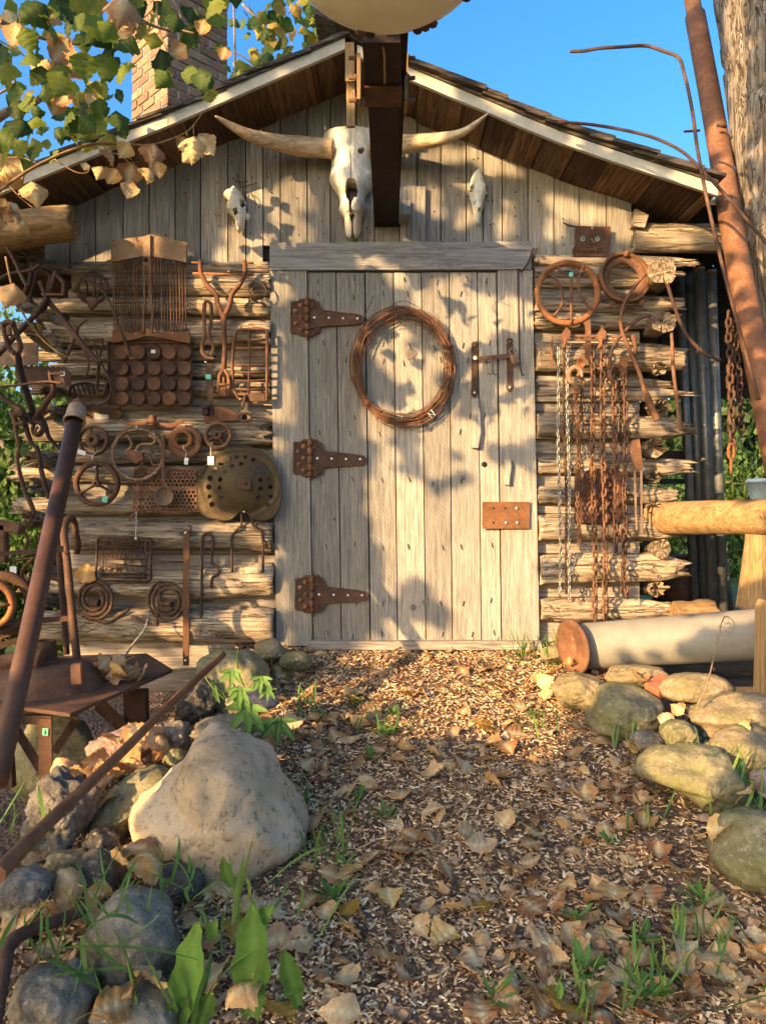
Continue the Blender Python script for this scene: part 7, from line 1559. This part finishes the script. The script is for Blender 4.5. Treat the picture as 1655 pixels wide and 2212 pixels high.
for x in range(900,1540,34): E.append((x,fx and lerp([(886,163),(1203,297),(1430,376),(1541,415)],x),15,9))
for x in (200,235,270,305,340,375,560,600,640,690): E.append((x,lerp([(19,405),(388,257),(744,100)],x),14,8))
for x in (1180,1230,1290,1350,1420): E.append((x,lerp([(1180,330),(1430,430)],x),12,18))
def litfrac(px,py):
    if 1160<px<1530 and 550<py<1350: return .74
    if px>1530 and 560<py<1320: return .62
    if px>1400 and py<560: return .24
    if 280<px<510 and py<250: return .42
    if px<280 and py<420: return .50
    if 870<px<1400 and 220<py<470: return .30
    if px<600 and 480<py<1400: return .30
    if 680<px<1000 and 230<py<500: return .32
    if 1180<px and 1560<py<1750: return .35
    if 660<px<800 and 590<py<1390: return .0
    if py>1400: return .03
    return .14
def surf(px,py):
    if px<175 and 435<py<560: return P(px,py,3.35)
    if px>1560 and py<1330: return P(px,py,3.3)
    if 1380<px and 1060<py<1330: return P(px,py,3.3)
    for (x0,y0,x1,y1) in ((0,424,388,258),(388,258,744,100),(886,165,1203,299),(1203,299,1541,418)):
        if x0<=px<=x1 and abs(py-(y0+(y1-y0)*(px-x0)/(x1-x0)))<16: return P(px,py,DF)
    if 300<px<665 and 1555<py<1900: return P(px,py,2.05)
    if px<420 and py>1480: return ghit(px,py)
    if py<1392: return P(px,py,D0-.03)
    if px>1200 and py<1445: return P(px,py,3.2)
    if px<600 and py<1500 : return P(px,py,3.0)
    return ghit2(px,py)
def ghit2(px,py):
    d=3.7; 
    for _ in range(40):
        p=P(px,py,d); gz=G(p.x,p.y) if 0 else -.662-(3.7-d)*.212
        nd=(-.662-3.7*.212)/(-(py-1106)/F-.212) if py>1392 else 3.7
        return P(px,py,max(1.2,min(3.7,nd)))
tr_=random.Random(3); mb=MB(); step=14; centres=[]
px=-330
while px<1990:
    py=-140
    while py<2560:
        x=px+tr_.uniform(-7,7); y=py+tr_.uniform(-7,7); py+=step
        lit=False
        for (cx_,cy_,rx,ry) in E:
            dx_=(x-cx_)/(rx+19); dy_=(y-cy_)/(ry+18)
            if dx_*dx_+dy_*dy_<1+.35*n3(x*.05,y*.05,7): lit=True;break
        if lit: continue
        fq=litfrac(x,y); nz=n3(x*.017,y*.021,2)*.5+n3(x*.035,y*.04,5)*.35
        if nz>lerp([(0,.9),(.1,.33),(.2,.24),(.3,.15),(.5,.0),(.7,-.14),(.8,-.22),(1,-.9)],fq): continue
        s=surf(x,y)
        if abs(s.y-3.67)>.05 and py<1410:
            uu=(3.67-s.y)/(-SUN.y); wq=s-SUN*uu; wx=827.5+wq.x/3.67*F; wy=1106-wq.z/3.67*F
            if any(((wx-a)/(rx+14))**2+((wy-b_)/(ry+14))**2<1 for (a,b_,rx,ry) in E): continue
        t=tr_.uniform(4.4,6.4); c=s+SUN*t; size=tr_.uniform(.036,.050); q=(so.rotation_euler.to_matrix()@Euler((tr_.gauss(0,.5),tr_.gauss(0,.5),tr_.random()*6)).to_matrix())
        b=len(mb.v); 
        for (u,v_) in ((-1,0),(-.75,.6),(0,.85),(.7,.55),(1.15,0),(.7,-.55),(0,-.85),(-.75,-.6)): mb.v.append(tuple(c+q@V((u*size,v_*size,0))))
        mb.face(range(b,b+8),tr_.random()); 
        if tr_.random()<.004: centres.append(c)
    px+=step
tz=V((-6.59,-2.66,-1.3))
ct_=thing('shade_cottonwood','large spreading cottonwood behind the viewer whose crown dapples the cabin','tree',tz)
m=MB(); m.tube([tz,tz+V((.0,.0,1.5)),tz+V((.02,.0,3.2)),tz+V((.1,.1,6.0))],[.19,.165,.15,.08],16,sub=5,jit=.12); obj('trunk',m,'bark',ct_)
for c in centres[:12]:
    m=MB(); b=tz+V((.2,.1,max(.7,min(4.2,c.z-tz.z-.6)))); m.tube([b,(b+c)/2+V((0,0,.15)),c],[.03,.016,.005],7,sub=4); obj('limb',m,'bark',ct_)
obj('crown',mb,'greenleaf',ct_,fix=False)
